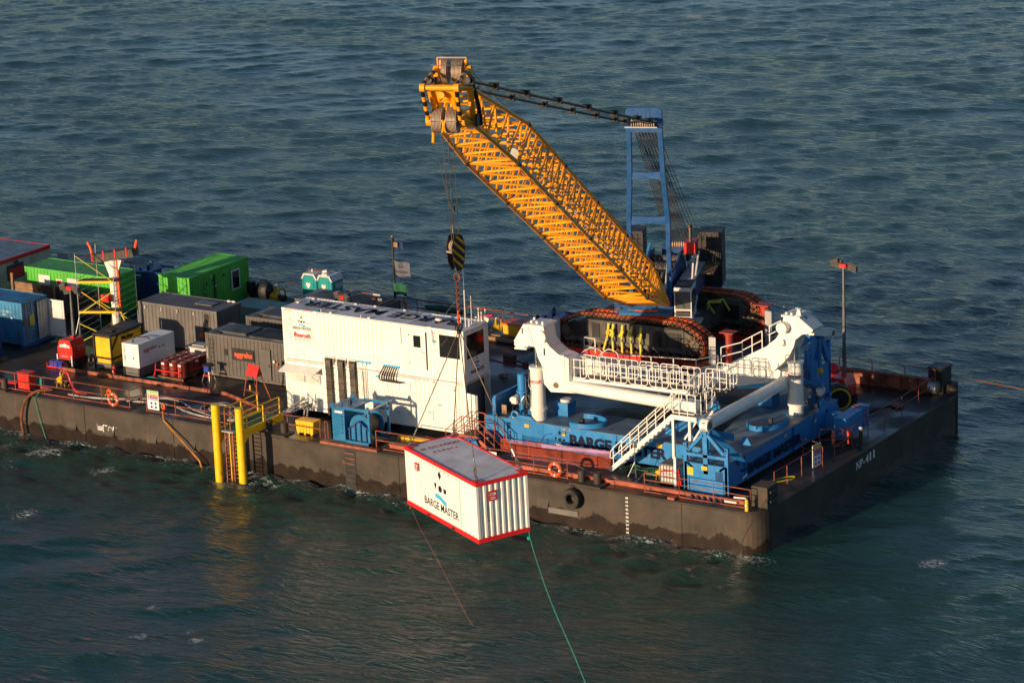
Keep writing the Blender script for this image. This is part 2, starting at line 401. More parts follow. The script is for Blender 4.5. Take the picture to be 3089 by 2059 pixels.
def single(name, mb, m, label, cat, loc, group=None, kind=None):
    """a thing that is one mesh, authored in world coordinates"""
    me = bpy.data.meshes.new(name); l = V(loc); me.from_pydata([V(a) - l for a in mb.v], [], mb.f); me.materials.append(MATS[m]); me.update()
    if mb.sm: finish(me)
    o = bpy.data.objects.new(name, me); COL.objects.link(o); o.location = l; ROOTS[o.name] = Mx.Translation(l).inverted()
    return setp(o, label, cat, group, kind)
X, Y, Z = V((1, 0, 0)), V((0, 1, 0)), V((0, 0, 1))
# ================================================================ sea
WZ = -2.3
def sea():
    fx = np.arange(-165, 30.01, .27); fy = np.arange(-38, 172.01, .27)
    gl = lambda a: a * np.array([1.02, 1.08, 1.25, 1.8, 3, 6, 15, 40, 100])
    def ext(f): return np.concatenate([f[0] - np.cumsum(.27 * 1.75 ** np.arange(1, 18))[::-1], f, f[-1] + np.cumsum(.27 * 1.75 ** np.arange(1, 18))])
    xs, ys = ext(fx), ext(fy); Xg, Yg = np.meshgrid(xs, ys)
    mask = np.clip(np.minimum(np.minimum(Xg + 164, 29 - Xg), np.minimum(Yg + 37, 171 - Yg)) / 6, 0, 1)
    r = np.random.RandomState(11); H = np.zeros_like(Xg); DX = np.zeros_like(Xg); DY = np.zeros_like(Xg)
    for i in range(170):
        lam = 1.2 * (11 / 1.2) ** (r.rand() ** 1.0); k = 2 * PI / lam
        th = rad(-62) + r.randn() * .55                       # travel direction
        kx, ky = k * math.cos(th), k * math.sin(th); ph = r.rand() * 2 * PI
        a = .0026 * lam ** .74 * (.6 + .8 * r.rand())
        # patchy wave groups so that no train runs on for ever
        g = .65 + .35 * np.sin(Xg * (r.randn() * .06) + Yg * (r.randn() * .06) + r.rand() * 6)
        p = kx * Xg + ky * Yg + ph; H += a * g * np.cos(p); s_ = a * g * np.sin(p) * .95
        DX -= s_ * math.cos(th); DY -= s_ * math.sin(th)
    # smaller waves in the shelter of the hull are steeper and confused
    near = np.clip(1 - (-Yg) / 14, 0, 1) * (Yg < 1) * (Xg < 0)
    for i in range(24):
        lam = .9 + 2.2 * r.rand(); k = 2 * PI / lam; th = r.rand() * 2 * PI
        H += .012 * lam * near * np.cos(k * (math.cos(th) * Xg + math.sin(th) * Yg) + r.rand() * 6)
    H *= mask; DX *= mask; DY *= mask
    foam = np.clip((H - .30) * .9, 0, .32)
    hull_d = np.where((Xg < 0) & (Xg > -76), np.abs(Yg + 0.0), np.hypot(Xg, Yg)); foam += np.where((Yg < 0.3), np.clip(.44 - hull_d * .13, 0, .44), 0)
    for cx_, cy_, rr, am in ((-32.6, -2.3, 1.1, .45), (-31.0, -2.3, 1.2, .5), (-30.0, -1.5, 1.6, .42), (-52, -2.5, 5, .40), (-46, -6, 4, .30), (-40, -12, 5, .26), (-30, -24, 4, .27), (-48, -3, 2, .42), (-18.5, -22.1, .5, .62), (-21.3, -23.0, .6, .55), (-23.2, -19.8, .5, .55), (-19.6, -21.4, .45, .5), (-80.8, 136, 1.6, .6), (-71, 104, 1.2, .5), (8, 3.1, 1.2, .5), (-31.0, -.8, .9, .6), (-39.7, -3.6, 1.3, .5), (-45, -2.6, 2.0, .5), (-38.6, -11.4, 1.1, .48), (-29.0, -1.0, .8, .55)):
        foam = np.maximum(foam, am * np.exp(-((Xg - cx_) ** 2 + (Yg - cy_) ** 2) / (rr * rr)))
    v = np.stack([Xg + DX, Yg + DY, WZ + H], -1).reshape(-1, 3).astype('f')
    ny, nx = Xg.shape; idx = np.arange(ny * nx).reshape(ny, nx)
    q_ = np.stack([idx[:-1, :-1], idx[:-1, 1:], idx[1:, 1:], idx[1:, :-1]], -1).reshape(-1, 4).astype('i')
    me = bpy.data.meshes.new('sea'); me.vertices.add(len(v)); me.vertices.foreach_set('co', v.ravel())
    me.loops.add(q_.size); me.loops.foreach_set('vertex_index', q_.ravel()); me.polygons.add(len(q_))
    me.polygons.foreach_set('loop_start', np.arange(0, q_.size, 4, dtype='i')); me.polygons.foreach_set('loop_total', np.full(len(q_), 4, dtype='i'))
    me.polygons.foreach_set('use_smooth', np.ones(len(q_), dtype=bool)); me.update(calc_edges=True)
    at = me.attributes.new('foam', 'FLOAT', 'POINT'); at.data.foreach_set('value', foam.ravel().astype('f'))
    me.materials.append(MATS['water']); o = bpy.data.objects.new('sea', me); COL.objects.link(o); o['kind'] = 'structure'
sea()

# ================================================================ barge
BW = 24.5
barge = thing('cargo_barge', 'long flat dark steel cargo barge with rust streaks carrying all the equipment', 'barge', (-38, 12, -2.3))
def outline(z):
    R_ = 1.3; p = [(-76, 0.02)]
    p += [(-R_ + R_ * math.sin(a), 0.02 + R_ - R_ * math.cos(a)) for a in [PI / 2 * i / 8 for i in range(9)]]
    p += [(0, BW - 1.5), (-.9, BW - .2), (-1.6, BW), (-76, BW)]
    return [(a, c, z) for a, c in p]
b = MB(); o0 = outline(-5.0); n = len(o0); b.v = o0 + outline(-.004)
b.f = [(i, (i + 1) % n, n + (i + 1) % n, n + i) for i in range(n)] + [tuple(range(n))[::-1]]
part('hull', b, 'hull', barge)
b = MB(); b.v = outline(0.0); b.f = [tuple(range(n))]; part('deck', b, 'deck', barge)
# rubbing strake / deck-edge lip
b = MB(); b.tube([(a, c, -.05) for a, c, z in outline(0)[:11]], .055, 6); part('gunwale_bar', b, 'hull', barge)
# doubler plates with wedge-shaped notches along the hull side
for x in (-45.2, -42.4, -39.3, -36.5):
    b = MB(); b.prism([(x - .1, -.10, -1.62), (x + .55, -.10, -1.62), (x + .62, .02, -1.15), (x - .1, .02, -1.15)], (0, .09, 0)); part('hull_bracket', b, 'hull', barge)
b = MB(); b.prism([(-13.2, -.12, -1.55), (-12.5, -.12, -1.50), (-12.45, .02, -1.02), (-13.15, .02, -1.05)], (0, .1, 0)); part('hull_bracket', b, 'hull', barge)
b = MB(); b.box(-12.5, -10.7, -.03, .03, -1.75, -1.45); part('hull_patch', b, 'contgrey', barge)
# long seams
for z in (-1.62,): b = MB(); b.box(-60, -34.5, -.03, .05, z - .03, z + .02); part('hull_seam', b, 'hull', barge)
for x in (-44, -37.5, -33, -22, -15.5, -4.5): b = MB(); b.box(x - .02, x + .02, -.012, .05, -3, -.1); part('hull_seam', b, 'hull', barge)
# recessed hull ladder
b = MB(); b.box(-25.55, -24.85, -.012, .03, -2.6, -.15); part('ladder_recess', b, 'darkmetal', barge)
for i in range(8):
    z = -.22 - i * .29; b = MB(); b.box(-25.5, -24.9, -.05, .0, z - .09, z - .055); part('rung', b, 'railred' if i < 3 else 'darkmetal', barge)
    b = MB(); b.box(-25.5, -24.9, -.02, .0, z - .05, z + .05); part('rung_pocket', b, 'black', barge)
b = MB(); b.box(-33.4, -32.9, -.012, .03, -2.6, -.15); part('ladder_recess', b, 'darkmetal', barge)
# draught marks
for i, s in enumerate(['48', '46', '44', '42', '40', '38', '36', '34', '32', '30']):
    text('draught_mark', s, (-7.80, .0, -.30 - i * .208), X, Z, .11, 'inkwhite', barge, width=.17, bold=.02, th=.012)
# white builder's emblem on the hull
def hq(pts, o=(-43.2, 0, -1.5)): plaque('emblem', (o[0], .012, o[2]), X, Z, pts, 'inkwhite', barge, th=.012)
for i in range(4): hq([(.16 + .02 * i, .12 + .07 * i), (.62, .12 + .07 * i), (.62, .155 + .07 * i), (.16 + .02 * i, .155 + .07 * i)])
hq([(.56, .06), (.62, .06), (.62, .44), (.90, .44), (.90, .48), (.56, .48)]); hq([(.13, .18), (.15, .18), (.15, .5), (.13, .5)])
b = MB(); b.torus((-43.2 + 1.12, -.015, -1.5 + .24), Y, .17, .018, 20, 5); part('emblem', b, 'inkwhite', barge)
hq([(.93, .23), (1.32, .23), (1.32, .26), (.93, .26)]); hq([(1.28, .27), (1.34, .27), (1.38, .48), (1.34, .48)])
for i, ch in enumerate('VBOV'): text('emblem_lettering', ch, (-42.44 + .25 * i, .012, -1.12), X, Z, .08, 'inkwhite', barge, width=.07, th=.012)
for i, (ch, dy, w_) in enumerate((('N', 0, .36), ('P', .46, .30), ('-', .84, .16), ('4', 1.08, .36), ('1', 1.56, .18), ('1', 1.98, .18))): text('hull_number', ch, (.0, 10.75 + dy, -.80 + .02 * i), Y, Z, .44, 'inkwhite', barge, width=w_, bold=.02, th=.012)
# coaming around the lower deck area
def coam(a, c, h=.20):
    a, c = V(a), V(c); L = (c - a).length; nseg = max(1, int(L / 1.5))
    for i in range(nseg):
        p = a + (c - a) * (i / nseg); q_ = a + (c - a) * ((i + 1) / nseg) - (c - a).normalized() * .025
        b = MB(); b.beam(p + V((0, 0, h / 2 + random.uniform(-.01, .01))), q_ + V((0, 0, h / 2)), .07, h); part('coaming_plate', b, 'coaming', barge)
coam((-49.8, 5.05, 0), (-37.6, 5.12, 0)); coam((-37.6, 5.12, 0), (-34.2, 3.7, 0)); coam((-49.85, 5.1, 0), (-50.0, 8.6, 0)); coam((-34.0, 3.5, 0), (-32.9, 2.9, 0))
# deck-edge fender beams in rusty orange
for x0, x1 in ((-27.2, -23.4),): b = MB(); b.box(x0, x1, .02, .34, .0, .14); part('kerb_beam', b, 'coaming', barge)
for x0, x1, y in ((-23.2, -9.0, .95), (-9.4, -1.4, 1.0)):
    b = MB(); b.box(x0, x1, y, y + .10, .0, .24); b.box(x0, x1, y - .12, y + .10, .24, .27); part('kerb_beam', b, 'railred2', barge)
b = MB(); b.box(-5.35, -4.95, .1, .5, 0, .12); part('kerb_beam', b, 'railred2', barge)
# welded pad eyes
for x, y in ((-37.4, .35), (-36.9, .38), (-27.9, .32), (-5.9, .4), (-5.6, .42), (-2.95, .4), (-28.2, .35)):
    b = MB()
    for k in range(5): b.torus((x + .09 * k, y, .05), X if k % 2 else Y, .05, .014, 8, 5)
    part('lashing_ring', b, 'darkmetal', barge)
# bulwark along the far bow side and stern rail of timber
b = MB(); b.box(-9.5, -1.0, BW - 1.75, BW - 1.60, 0, .75); part('bulwark', b, 'coaming', barge)
b = MB(); b.box(-9.5, -1.0, BW - 1.85, BW - 1.5, .75, .82); part('bulwark_cap', b, 'coaming', barge)
for k in range(9): b = MB(); b.box(-9.4 + k * 1.03, -9.34 + k * 1.03, BW - 1.95, BW - 1.75, 0, .7); part('bulwark_stay', b, 'coaming', barge)
# corner fairlead boxes
b = MB(); b.box(-.98, -.08, 1.05, 2.15, 0, 1.08); part('fairlead_box', b, 'hull', barge)
b = MB(); b.box(-.078, -.06, 1.25, 2.0, .15, .95); part('fairlead_opening', b, 'black', barge)
for z in (.3, .8): b = MB(); b.cyl((-.04, 1.25, z), (-.04, 2.0, z), .07, 10); part('fairlead_roller', b, 'darkmetal', barge)
b = MB(); b.box(-1.6, -.7, 22.9, 24.0, 0, 1.42); part('fairlead_box', b, 'darkmetal', barge)
b = MB(); b.box(-1.64, -.66, 22.86, 24.04, 1.42, 1.48); part('fairlead_cap', b, 'darkmetal', barge)
b = MB(); b.cyl((-1.35, 22.55, .45), (-.85, 22.55, .45), .36, 16); part('fairlead_roller', b, 'steel', barge)
b = MB(); b.cyl((-.55, 23.6, -4), (-.55, 23.6, .5), .42, 14); part('corner_fender', b, 'hull', barge)

# ---- bollards
def bollard(x, y, label, h=.62, r=.2):
    t = thing('mooring_bollard', label, 'bollard', (x, y, 0), group='mooring bollards along the near deck edge')
    b = MB(); b.cyl((x, y, 0), (x, y, h), r, 14); part('post', b, 'hull', t)
    b = MB(); b.cyl((x, y, h), (x, y, h + .035), r * 1.12, 14); part('cap', b, 'hull', t); return t
for x, y, l in ((-31.05, .55, 'rusty bollard nearest the yellow boat landing'), (-30.05, .60, 'rusty bollard beside the yellow plastic crate'),
                (-10.75, .55, 'rusty bollard just above the tyre fender'), (-9.80, .58, 'rusty bollard right of the one above the tyre'), (-50.35, .45, 'bollard cut by the left picture edge beside red cabinet')):
    b = bollard(x, y, l)
for x0, x1, y0, y1 in ((-31.6, -29.6, .03, .95), (-11.2, -9.3, .03, .95), (-51, -49.9, .03, .9)):
    b = MB(); b.box(x0, x1, y0 - .04, y1, .0, .07); part('bollard_base', b, 'hull', barge)
# tyre fender
t = thing('tyre_fender', 'big black tyre hung on the hull side as a fender', 'tyre', (-10.9, -.25, -.68))
b = MB()
prof = [(.55, .0), (.56, .10), (.52, .20), (.42, .235), (.30, .20), (.25, .16), (.25, .02)]
P = prof + [(r_, -z_) for r_, z_ in prof[::-1] if z_ > 0]
nu = 28; b.v = [(-10.9 + r_ * math.cos(2 * PI * i / nu), -.25 + z_, -.68 + r_ * math.sin(2 * PI * i / nu)) for i in range(nu) for r_, z_ in P]
k = len(P); b.f = [(i * k + j, ((i + 1) % nu) * k + j, ((i + 1) % nu) * k + (j + 1) % k, i * k + (j + 1) % k) for i in range(nu) for j in range(k)]; b.sm = True
part('tyre', b, 'tyre', t)
b = MB(); b.tube([(-10.9, -.25, -.15), (-10.8, .1, .1)], .02); b.tube([(-10.9, -.25, -.15), (-11.1, .1, .1)], .02); part('chain', b, 'rustchain', t)

# ---- railings
railing('deck_railing', 'rusty red near deck railing at the left with the hose cabinet behind it', [(-53.0, .5), (-51.2, .52), (-49.6, .55), (-47.4, .57), (-45.2, .6), (-43.1, .62), (-41.05, .62), (-40.95, 1.5)], group='rust red deck railings', levels=(1, .52), toe=True)
railing('deck_railing', 'rusty red railing carrying the notice board left of yellow piles', [(-39.75, .55), (-37.7, .6), (-35.6, .62), (-33.4, .62)], group='rust red deck railings', levels=(1, .55), toe=True)
railing('deck_railing', 'rusty red railing between yellow piles and yellow crate', [(-31.4, .72), (-29.9, .75), (-27.7, .75)], group='rust red deck railings', levels=(1, .5))
railing('deck_railing', 'short bent red gate rail just left of near blue winch', [(-27.35, .75), (-27.0, .55)], group='rust red deck railings', levels=(1,))
railing('deck_railing', 'rusty red railing right of near blue winch', [(-23.75, .5), (-21.5, .5), (-19.0, .52), (-16.4, .55), (-13.7, .6), (-11.65, .62)], group='rust red deck railings', toe=True)
railing('deck_railing', 'rusty red railing in front of the blue front pylon', [(-6.95, .55), (-4.9, .55), (-2.9, .55), (-.75, .52)], group='rust red deck railings', levels=(1, .66, .33), toe=True)
railing('deck_railing', 'rusty red bow railing along the near right deck edge', [(-1.05, 3.6), (-1.0, 4.9), (-1.0, 6.5), (-1.0, 8.2)], group='rust red deck railings', levels=(1,))
railing('deck_railing', 'rusty red bow railing running to the far corner', [(-1.0, 10.2), (-1.0, 12.3), (-1.02, 14.2), (-1.03, 16.2), (-1.05, 18.4), (-1.1, 20.6), (-1.15, 22.9)], group='rust red deck railings', levels=(1, .5))
railing('deck_railing', 'red gate frame at the bow behind the second notice board', [(-2.4, 9.3), (-1.2, 8.9), (-.7, 8.3)], group='rust red deck railings', levels=(1, .5, .15))
railing('deck_railing', 'red ladder-like gate frame at the bow beside life ring', [(-2.3, 11.0), (-1.25, 11.7), (-1.1, 12.4)], group='rust red deck railings', levels=(1, .45, .1))
railing('deck_railing', 'dark railing on top of the rusty far bow bulwark', [(-6.95, BW - 2.0, .35), (-4.9, BW - 2.0, .35), (-2.85, BW - 2.0, .35), (-1.0, BW - 2.0, .35)], h=1.15, group='rust red deck railings', levels=(1, .5))
railing('deck_railing', 'dark far-side railing beyond the containers and toilets', [(-75 + 2.45 * i, 24.25) for i in range(19)], group='rust red deck railings', levels=(1, .5), m='railred')
railing('deck_railing', 'far-side railing between the flag pole and far winch', [(-30 - 2.4 * i, 24.1) for i in range(-1, 4)][::-1], group='rust red deck railings', levels=(1, .5), m='railred2')
# life rings
def lifering(p, ax, label, m='lifering', R_=.31, rr=.075, coilonly=False):
    t = thing('life_ring', label, 'life ring', p, group='orange life rings on the railings')
    b = MB(); b.torus(p, ax, R_, rr, 24, 8); part('ring', b, m, t)
    a = V(ax).normalized(); u = a.cross(Z).normalized()
    for k in range(4):
        an = PI / 4 + k * PI / 2 + PI / 4; c = V(p) + (u * math.cos(an) + Z * math.sin(an)) * R_; tg = (-u * math.sin(an) + Z * math.cos(an))
        b = MB(); b.cyl(c - tg * .03, c + tg * .03, rr * 1.08, 10); part('band', b, 'inkwhite', t)
    b = MB(); b.torus(p, ax, R_ + rr + .02, .012, 24, 5); part('grab_line', b, 'orangerope', t); return t
lifering((-42.15, .48, .42), Y, 'orange life ring on left railing between cabinet and notice board')
lifering((-12.3, .42, .50), Y, 'orange life ring above and left of the tyre fender')
lifering((-1.7, 11.45, .55), X + Y * .6, 'dark red life ring on the bow gate frame')
lifering((-38.3, 24.0, .6), Y, 'small far life ring on the railing beside flag pole')
# rope coil in the holder
t = thing('rope_coil', 'orange rope coil in a small stand behind the left life ring', 'rope', (-43.3, 1.4, 0))
b = MB()
for k in range(5): b.torus((-43.3 + .03 * k, 1.4, .45), X * .3 + Y, .13 + .02 * k, .02, 14, 5)
part('coil', b, 'orange', t); b = MB(); b.tube([(-43.5, 1.4, 0), (-43.5, 1.4, .3), (-43.0, 1.4, .3), (-43.0, 1.4, 0)], .02); part('stand', b, 'pumpyellow', t)
b = MB()
for k in range(4): b.torus((-38.55 + .02 * k, .50, .45), X * .2 + Y, .10 + .015 * k, .022, 12, 5)
single('rope_coil', b, 'orange', 'orange rope coil hung on the post right of notice board', 'rope', (-38.5, .5, .45))
# notice boards
def notice(o, right, label, w=.82, h=1.12):
    t = thing('notice_board', label, 'sign', o); o = V(o); right = V(right).normalized(); nr = right.cross(Z)
    b = MB(); b.prism([o, o + right * w, o + right * w + Z * h, o + Z * h], -nr * .03); part('panel', b, 'inkwhite', t)
    def band(z0, z1, m, x0=.05, x1=.95): plaque('print', o, right, Z, [(x0 * w, z0 * h), (x1 * w, z0 * h), (x1 * w, z1 * h), (x0 * w, z1 * h)], m, t)
    band(.90, .98, 'green'); band(.78, .87, 'stickyellow', .2); band(.69, .76, 'red', .2); band(.60, .67, 'bluejug', .2); band(.50, .58, 'purple', .2); band(.52, .87, 'inkorange', .06, .14)
    for cx in (.35, .72):
        for cz in (.34, .14): plaque('print', o, right, Z, circ(cx * w, cz * h, .08, 12), 'bluejug', t)
    text('lettering', 'SAFETY NOTICE', o + right * .08 + Z * (h * .915), right, Z, .06, 'inkwhite', t, width=.62); return t
notice((-39.6, .48, .2), X, 'white safety notice board with coloured bands on left railing')
notice((-1.0, 7.75, .05), X * .10 + Y, 'safety notice board turned to the bow beside the red gate', w=.8, h=1.2)
plate = MB(); plate.box(-40.6, -39.5, 24.2, 24.23, .45, 1.1); single('notice_plate', plate, 'lightgrey', 'blank pale plate on far railing left of the flag pole', 'sign', (-40, 24.2, .5))
plate = MB(); plate.box(-66.6, -65.7, 24.2, 24.23, .3, 1.1); single('notice_plate', plate, 'lightgrey', 'blank pale plate on far railing behind the first green container', 'sign', (-66, 24.2, .5))

# ================================================================ containers
def container(name, label, cat, o, L=6.06, Wd=2.44, H=2.6, rz=0.0, m='contgrey', roof=None, framem=None, group=None, side='corr', doors=False, rot=None, front=None, roofcorr=True, endpat=None, railm=None):
    t = thing(name, label, cat, o, rz, group, rot=rot); P_ = dict(world=False); fm = framem or m; rm = railm or fm; roof = roof or m
    e = .09
    for x in (0, L - .11):
        for y in (0, Wd - .11): b = MB(); b.box(x, x + .11, y, y + .11, .12, H - .12); part('corner_post', b, fm, t, **P_)
    for x in (-.01, L - .16):
        for y in (-.01, Wd - .15):
            for z in (0, H - .118):
                b = MB(); b.box(x, x + .17, y, y + .16, z, z + .125); part('corner_casting', b, rm, t, **P_)
    for z0, z1 in ((.0, .14), (H - .10, H)):
        for y in (.005, Wd - .07): b = MB(); b.box(.16, L - .16, y, y + .065, z0, z1); part('side_rail', b, rm, t, **P_)
        for x in (.005, L - .07): b = MB(); b.box(x, x + .065, .15, Wd - .15, z0, z1); part('end_rail', b, rm, t, **P_)
    b = MB()
    for seg in (front or [(.11, L - .11, 'c')]):
        x0, x1, kind = seg[:3]; z0, z1 = (seg[3], seg[4]) if len(seg) > 4 else (.14, H - .10)
        if kind == 'c': b.corr((x0, .02, z0), X, Z, -Y, x1 - x0, z1 - z0)
        else: b.box(x0, x1, .035, .06, z0, z1)
    part('side_panel', b, m, t, **P_)
    b = MB(); b.corr((L - .11, Wd - .02, .14), -X, Z, Y, L - .22, H - .24); part('side_panel', b, m, t, **P_)
    b = MB(); b.corr((0.02, Wd - .11, .14), -Y, Z, -X, Wd - .22, H - .24); part('end_panel', b, m, t, **P_)
    if endpat == 'doors' or doors:
        for k, (y0, y1) in enumerate(((.12, Wd / 2 - .01), (Wd / 2 + .01, Wd - .12))):
            b = MB(); b.box(L - .06, L - .02, y0, y1, .15, H - .12); d = part('door', b, m, t, **P_)
            for yy in (y0 + .25, y1 - .25): b = MB(); b.cyl((L + .01, yy, .2), (L + .01, yy, H - .15), .018, 6); part('locking_bar', b, 'steel', d, **P_)
    elif endpat == 'wide': b = MB(); b.corr((L - .02, .11, .14), Y, Z, X, Wd - .22, H - .24, pitch=.277, depth=.07); part('end_panel', b, m, t, **P_)
    elif endpat != 'none': b = MB(); b.corr((L - .02, .11, .14), Y, Z, X, Wd - .22, H - .24); part('end_panel', b, m, t, **P_)
    b = MB()
    if roofcorr: b.corr((.07, .07, H - .015), X, Y, Z, L - .14, Wd - .14, pitch=.21, depth=.022)
    else: b.box(.07, L - .07, .07, Wd - .07, H - .04, H - .012)
    part('roof', b, roof, t, **P_)
    b = MB(); b.box(.05, L - .05, .05, Wd - .05, .10, .14); part('floor', b, 'timber', t, **P_)
    return t
def tb(t, name, m, *bx, label=None):
    b = MB(); b.box(*bx); return part(name, b, m, t, label, world=False)
def LP(t, x, y, z): return ROOTS[t.name].inverted() @ V((x, y, z))

# --- far left: white cabin with red band
c = container('site_cabin', 'large cream cabin with dark red roof band at far left', 'cabin', (-72.5, 16.2, .1), 8.6, 6.0, 2.65, m='creamcabin', framem='creamcabin', railm='liftred', roof='cabinroof', roofcorr=False)
c.matrix_world = Mx.Translation((-63.9, 11.9, .1)) @ Mx.Rotation(rad(90), 4, 'Z'); ROOTS[c.name] = c.matrix_world.inverted()
tb(c, 'red_fascia', 'red', 0, 8.6, -.03, -.015, 2.40, 2.64)
tb(c, 'window', 'trouser', 4.3, 5.9, -.035, -.015, 1.2, 2.15); tb(c, 'window_board', 'red', 4.4, 5.8, -.05, -.037, 1.3, 1.95); tb(c, 'emblem', 'flagblue', 5.0, 5.4, -.045, -.032, 2.2, 2.36)
for xx in (1.5, 3.0, 6.8): tb(c, 'panel_joint', 'lightgrey', xx, xx + .04, -.02, -.012, .15, 2.4)
tb(c, 'roof_batten', 'plastwhite', 3.0, 3.12, .1, 3.2, 2.64, 2.68)
# --- green container with white doors
c = container('green_container', 'bright green container with two white doors behind timber wall', 'container', (-61.95, 15.75, .1), 7.1, 2.44, 2.5, m='green', roof='greenroof', group='green containers')
for x0 in (1.15, 3.55):
    d = tb(c, 'door', 'plastwhite', x0, x0 + .95, -.03, .015, .25, 2.1); tb(d, 'door_handle', 'steel', x0 + .82, x0 + .88, -.06, -.03, 1.1, 1.25)
w = tb(c, 'window', 'plastwhite', 2.62, 3.14, -.03, .015, 1.42, 1.95); tb(w, 'pane', 'red', 2.70, 3.06, -.04, -.031, 1.50, 1.87)
# --- green container end-on with a window
c = container('green_container', 'bright green container seen end-on with white framed window', 'container', (-49.45, 16.95, .1), 6.06, 2.44, 2.75, rz=rad(90), m='green', group='green containers', endpat='corr')
tb(c, 'panel_stiffener', 'green', 1.5, 1.56, -.05, .02, .2, 2.5); tb(c, 'panel_stiffener', 'green', 2.6, 2.66, -.05, .02, .2, 2.5)
w = tb(c, 'window', 'plastwhite', 4.2, 5.05, -.05, .0, .95, 2.25); tb(w, 'pane', 'glass', 4.29, 4.96, -.06, -.051, 1.05, 2.15)
for i, (xx, zz) in enumerate(((1.6, 1.9), (2.1, 2.3), (2.3, 2.0), (1.35, 1.5), (1.4, 1.1), (2.5, 1.6), (3.4, 2.1))): tb(c, 'wall_fitting', 'plastwhite' if i % 2 else 'darkmetal', xx, xx + .11, -.06, .0, zz, zz + .11)
tb(c, 'cable_duct', 'darkmetal', 2.42, 2.46, -.05, .0, .9, 2.4)
# --- blue container
c = container('blue_container', 'weathered light blue container at the left with number marks', 'container', (-61.35, 7.85, .15), 6.06, 2.35, 2.65, m='contblue', doors=True)
text('marking', '111101 1', LP(c, 4.45, 0, 1.95), X, Z, .13, 'inkwhite', c, width=.75); text('marking', '22U', LP(c, 4.45, 0, 1.76), X, Z, .12, 'inkwhite', c, width=.3)
plaque('marking', LP(c, 5.2, 0, 1.6), X, Z, circ(0, 0, .09, 10), 'inkwhite', c)
plaque('door_plate', LP(c, 6.06, .62, 1.1), Y, Z, [(0, 0), (.42, 0), (.42, .65), (0, .65)], 'palegold', c, th=.04)
plaque('door_plate', LP(c, 6.06, .1, 1.1), Y, Z, [(0, 0), (.2, 0), (.2, .4), (0, .4)], 'bronze', c, th=.04)
tb(c, 'skid_beam', 'deepblue', 6.0, 6.3, -.3, 2.6, -.12, .0)
d = tb(c, 'open_door', 'plastwhite', 6.2, 7.4, 2.33, 2.39, .1, 2.4, label='white inner face of the open container door')
for zz in (.3, .85, 1.4, 1.95): tb(d, 'door_panel', 'plastwhite', 6.35, 7.25, 2.305, 2.329, zz - .14, zz + .3)
b = MB(); b.corr((6.15, 1.3, .1), Y, Z, X, 1.1, 2.35); part('inner_wall', b, 'lightgrey', c, world=False)
tb(c, 'door_opening', 'black', 6.065, 6.075, 1.3, 2.3, .2, 2.35)  # black sheet over the door stands for the shade inside
# blue thing cut by left edge
c = container('blue_container', 'blue container end cut off by the left picture edge', 'container', (-60.75, 2.8, .2), 6.06, 2.4, 2.0, m='deepblue')
tb(c, 'skid_beam', 'timber2', -.1, 6.3, 2.2, 2.5, -.2, .0)
# --- timber bulkhead
t = thing('timber_wall', 'tall dark wall of stacked timber planks before the green container', 'wall', (-59, 14.8, 0))
for k in range(8):
    x = -62.0
    while x < -55.0:
        L_ = random.uniform(1.6, 2.6); x1 = min(x + L_, -55.0); b = MB(); b.box(x, x1 - .02, 14.75 + random.uniform(-.02, .02), 14.9, .05 + k * .225, .26 + k * .225)
        part('plank', b, 'timber2' if (k > 4 and x < -60.5) else 'timber', t); x = x1
for x in (-62.1, -58.6, -55.1): b = MB(); b.box(x - .09, x + .09, 14.62, 14.74, 0, 2.0 if x > -62 else 2.4); part('post', b, 'timber2', t)
# --- grey container
c = container('grey_container', 'dark grey container with a rusty corner and cable hatch', 'container', (-49.4, 11.85, .05), 6.06, 2.44, 2.6, m='contgrey', doors=False)
tb(c, 'cable_hatch', 'black', 5.1, 5.42, -.02, .02, 1.95, 2.35); tb(c, 'roof_hatch', 'aggroof', 3.7, 5.0, .9, 1.7, 2.59, 2.66)
tb(c, 'warning_flag', 'inkorange', 4.75, 5.05, -.12, -.02, .9, 1.15)
for k in range(4): tb(c, 'lashing_lug', 'lightgrey', .5 + k * 1.25, .58 + k * 1.25, -.03, .0, 2.2, 2.38)
for k in range(3):
    b = MB(); b.tube(smooth([(5.2 + .05 * k, -.02, 2.05), (5.15 + .07 * k, -.18, 1.7), (5.18 + .1 * k, -.16, 1.2), (5.3 + .14 * k, -.2, .8)]), .028, 6); part('cable', b, 'black', c, world=False)
b = MB(); b.sph((5.4, 2.1, 2.68), .1, sc=(1.6, .8, .7)); b.sph((5.75, 2.1, 2.68), .1, sc=(1.6, .8, .7)); part('sandbag', b, 'plastwhite', c, world=False)
# --- pale green low container and bench behind
c = container('pale_green_skip', 'low pale green skip container behind the grey container', 'container', (-47.2, 18.0, .0), 6.0, 2.0, 1.15, m='palegreen')
# --- dark generator containers
def genset(label, o, front=None, L=6.06, Wd=2.44):
    c = container('generator_container', label, 'container', o, L, Wd, 2.55, m='aggrey', roof='aggroof', roofcorr=False, group='dark grey generator containers', front=front)
    r = tb(c, 'roof_vent', 'vent', .75, 2.7, .45, 2.1, 2.54, 2.66)
    r = tb(c, 'roof_vent', 'vent', 3.1, 5.9, .25, 2.2, 2.54, 2.64)
    for k in range(12): tb(r, 'vent_slat', 'darkmetal', 3.2 + k * .22, 3.26 + k * .22, .35, 2.1, 2.641, 2.66)
    tb(c, 'roof_step', 'black', .35, .95, .15, .5, 2.54, 2.60)
    b = MB()
    for k in range(8): b.box(.30, .62, -.06, -.03, .35 + k * .26, .37 + k * .26)
    b.box(.28, .31, -.06, -.03, .2, 2.3); b.box(.61, .64, -.06, -.03, .2, 2.3); part('ladder', b, 'darkmetal', c, world=False)
    return c
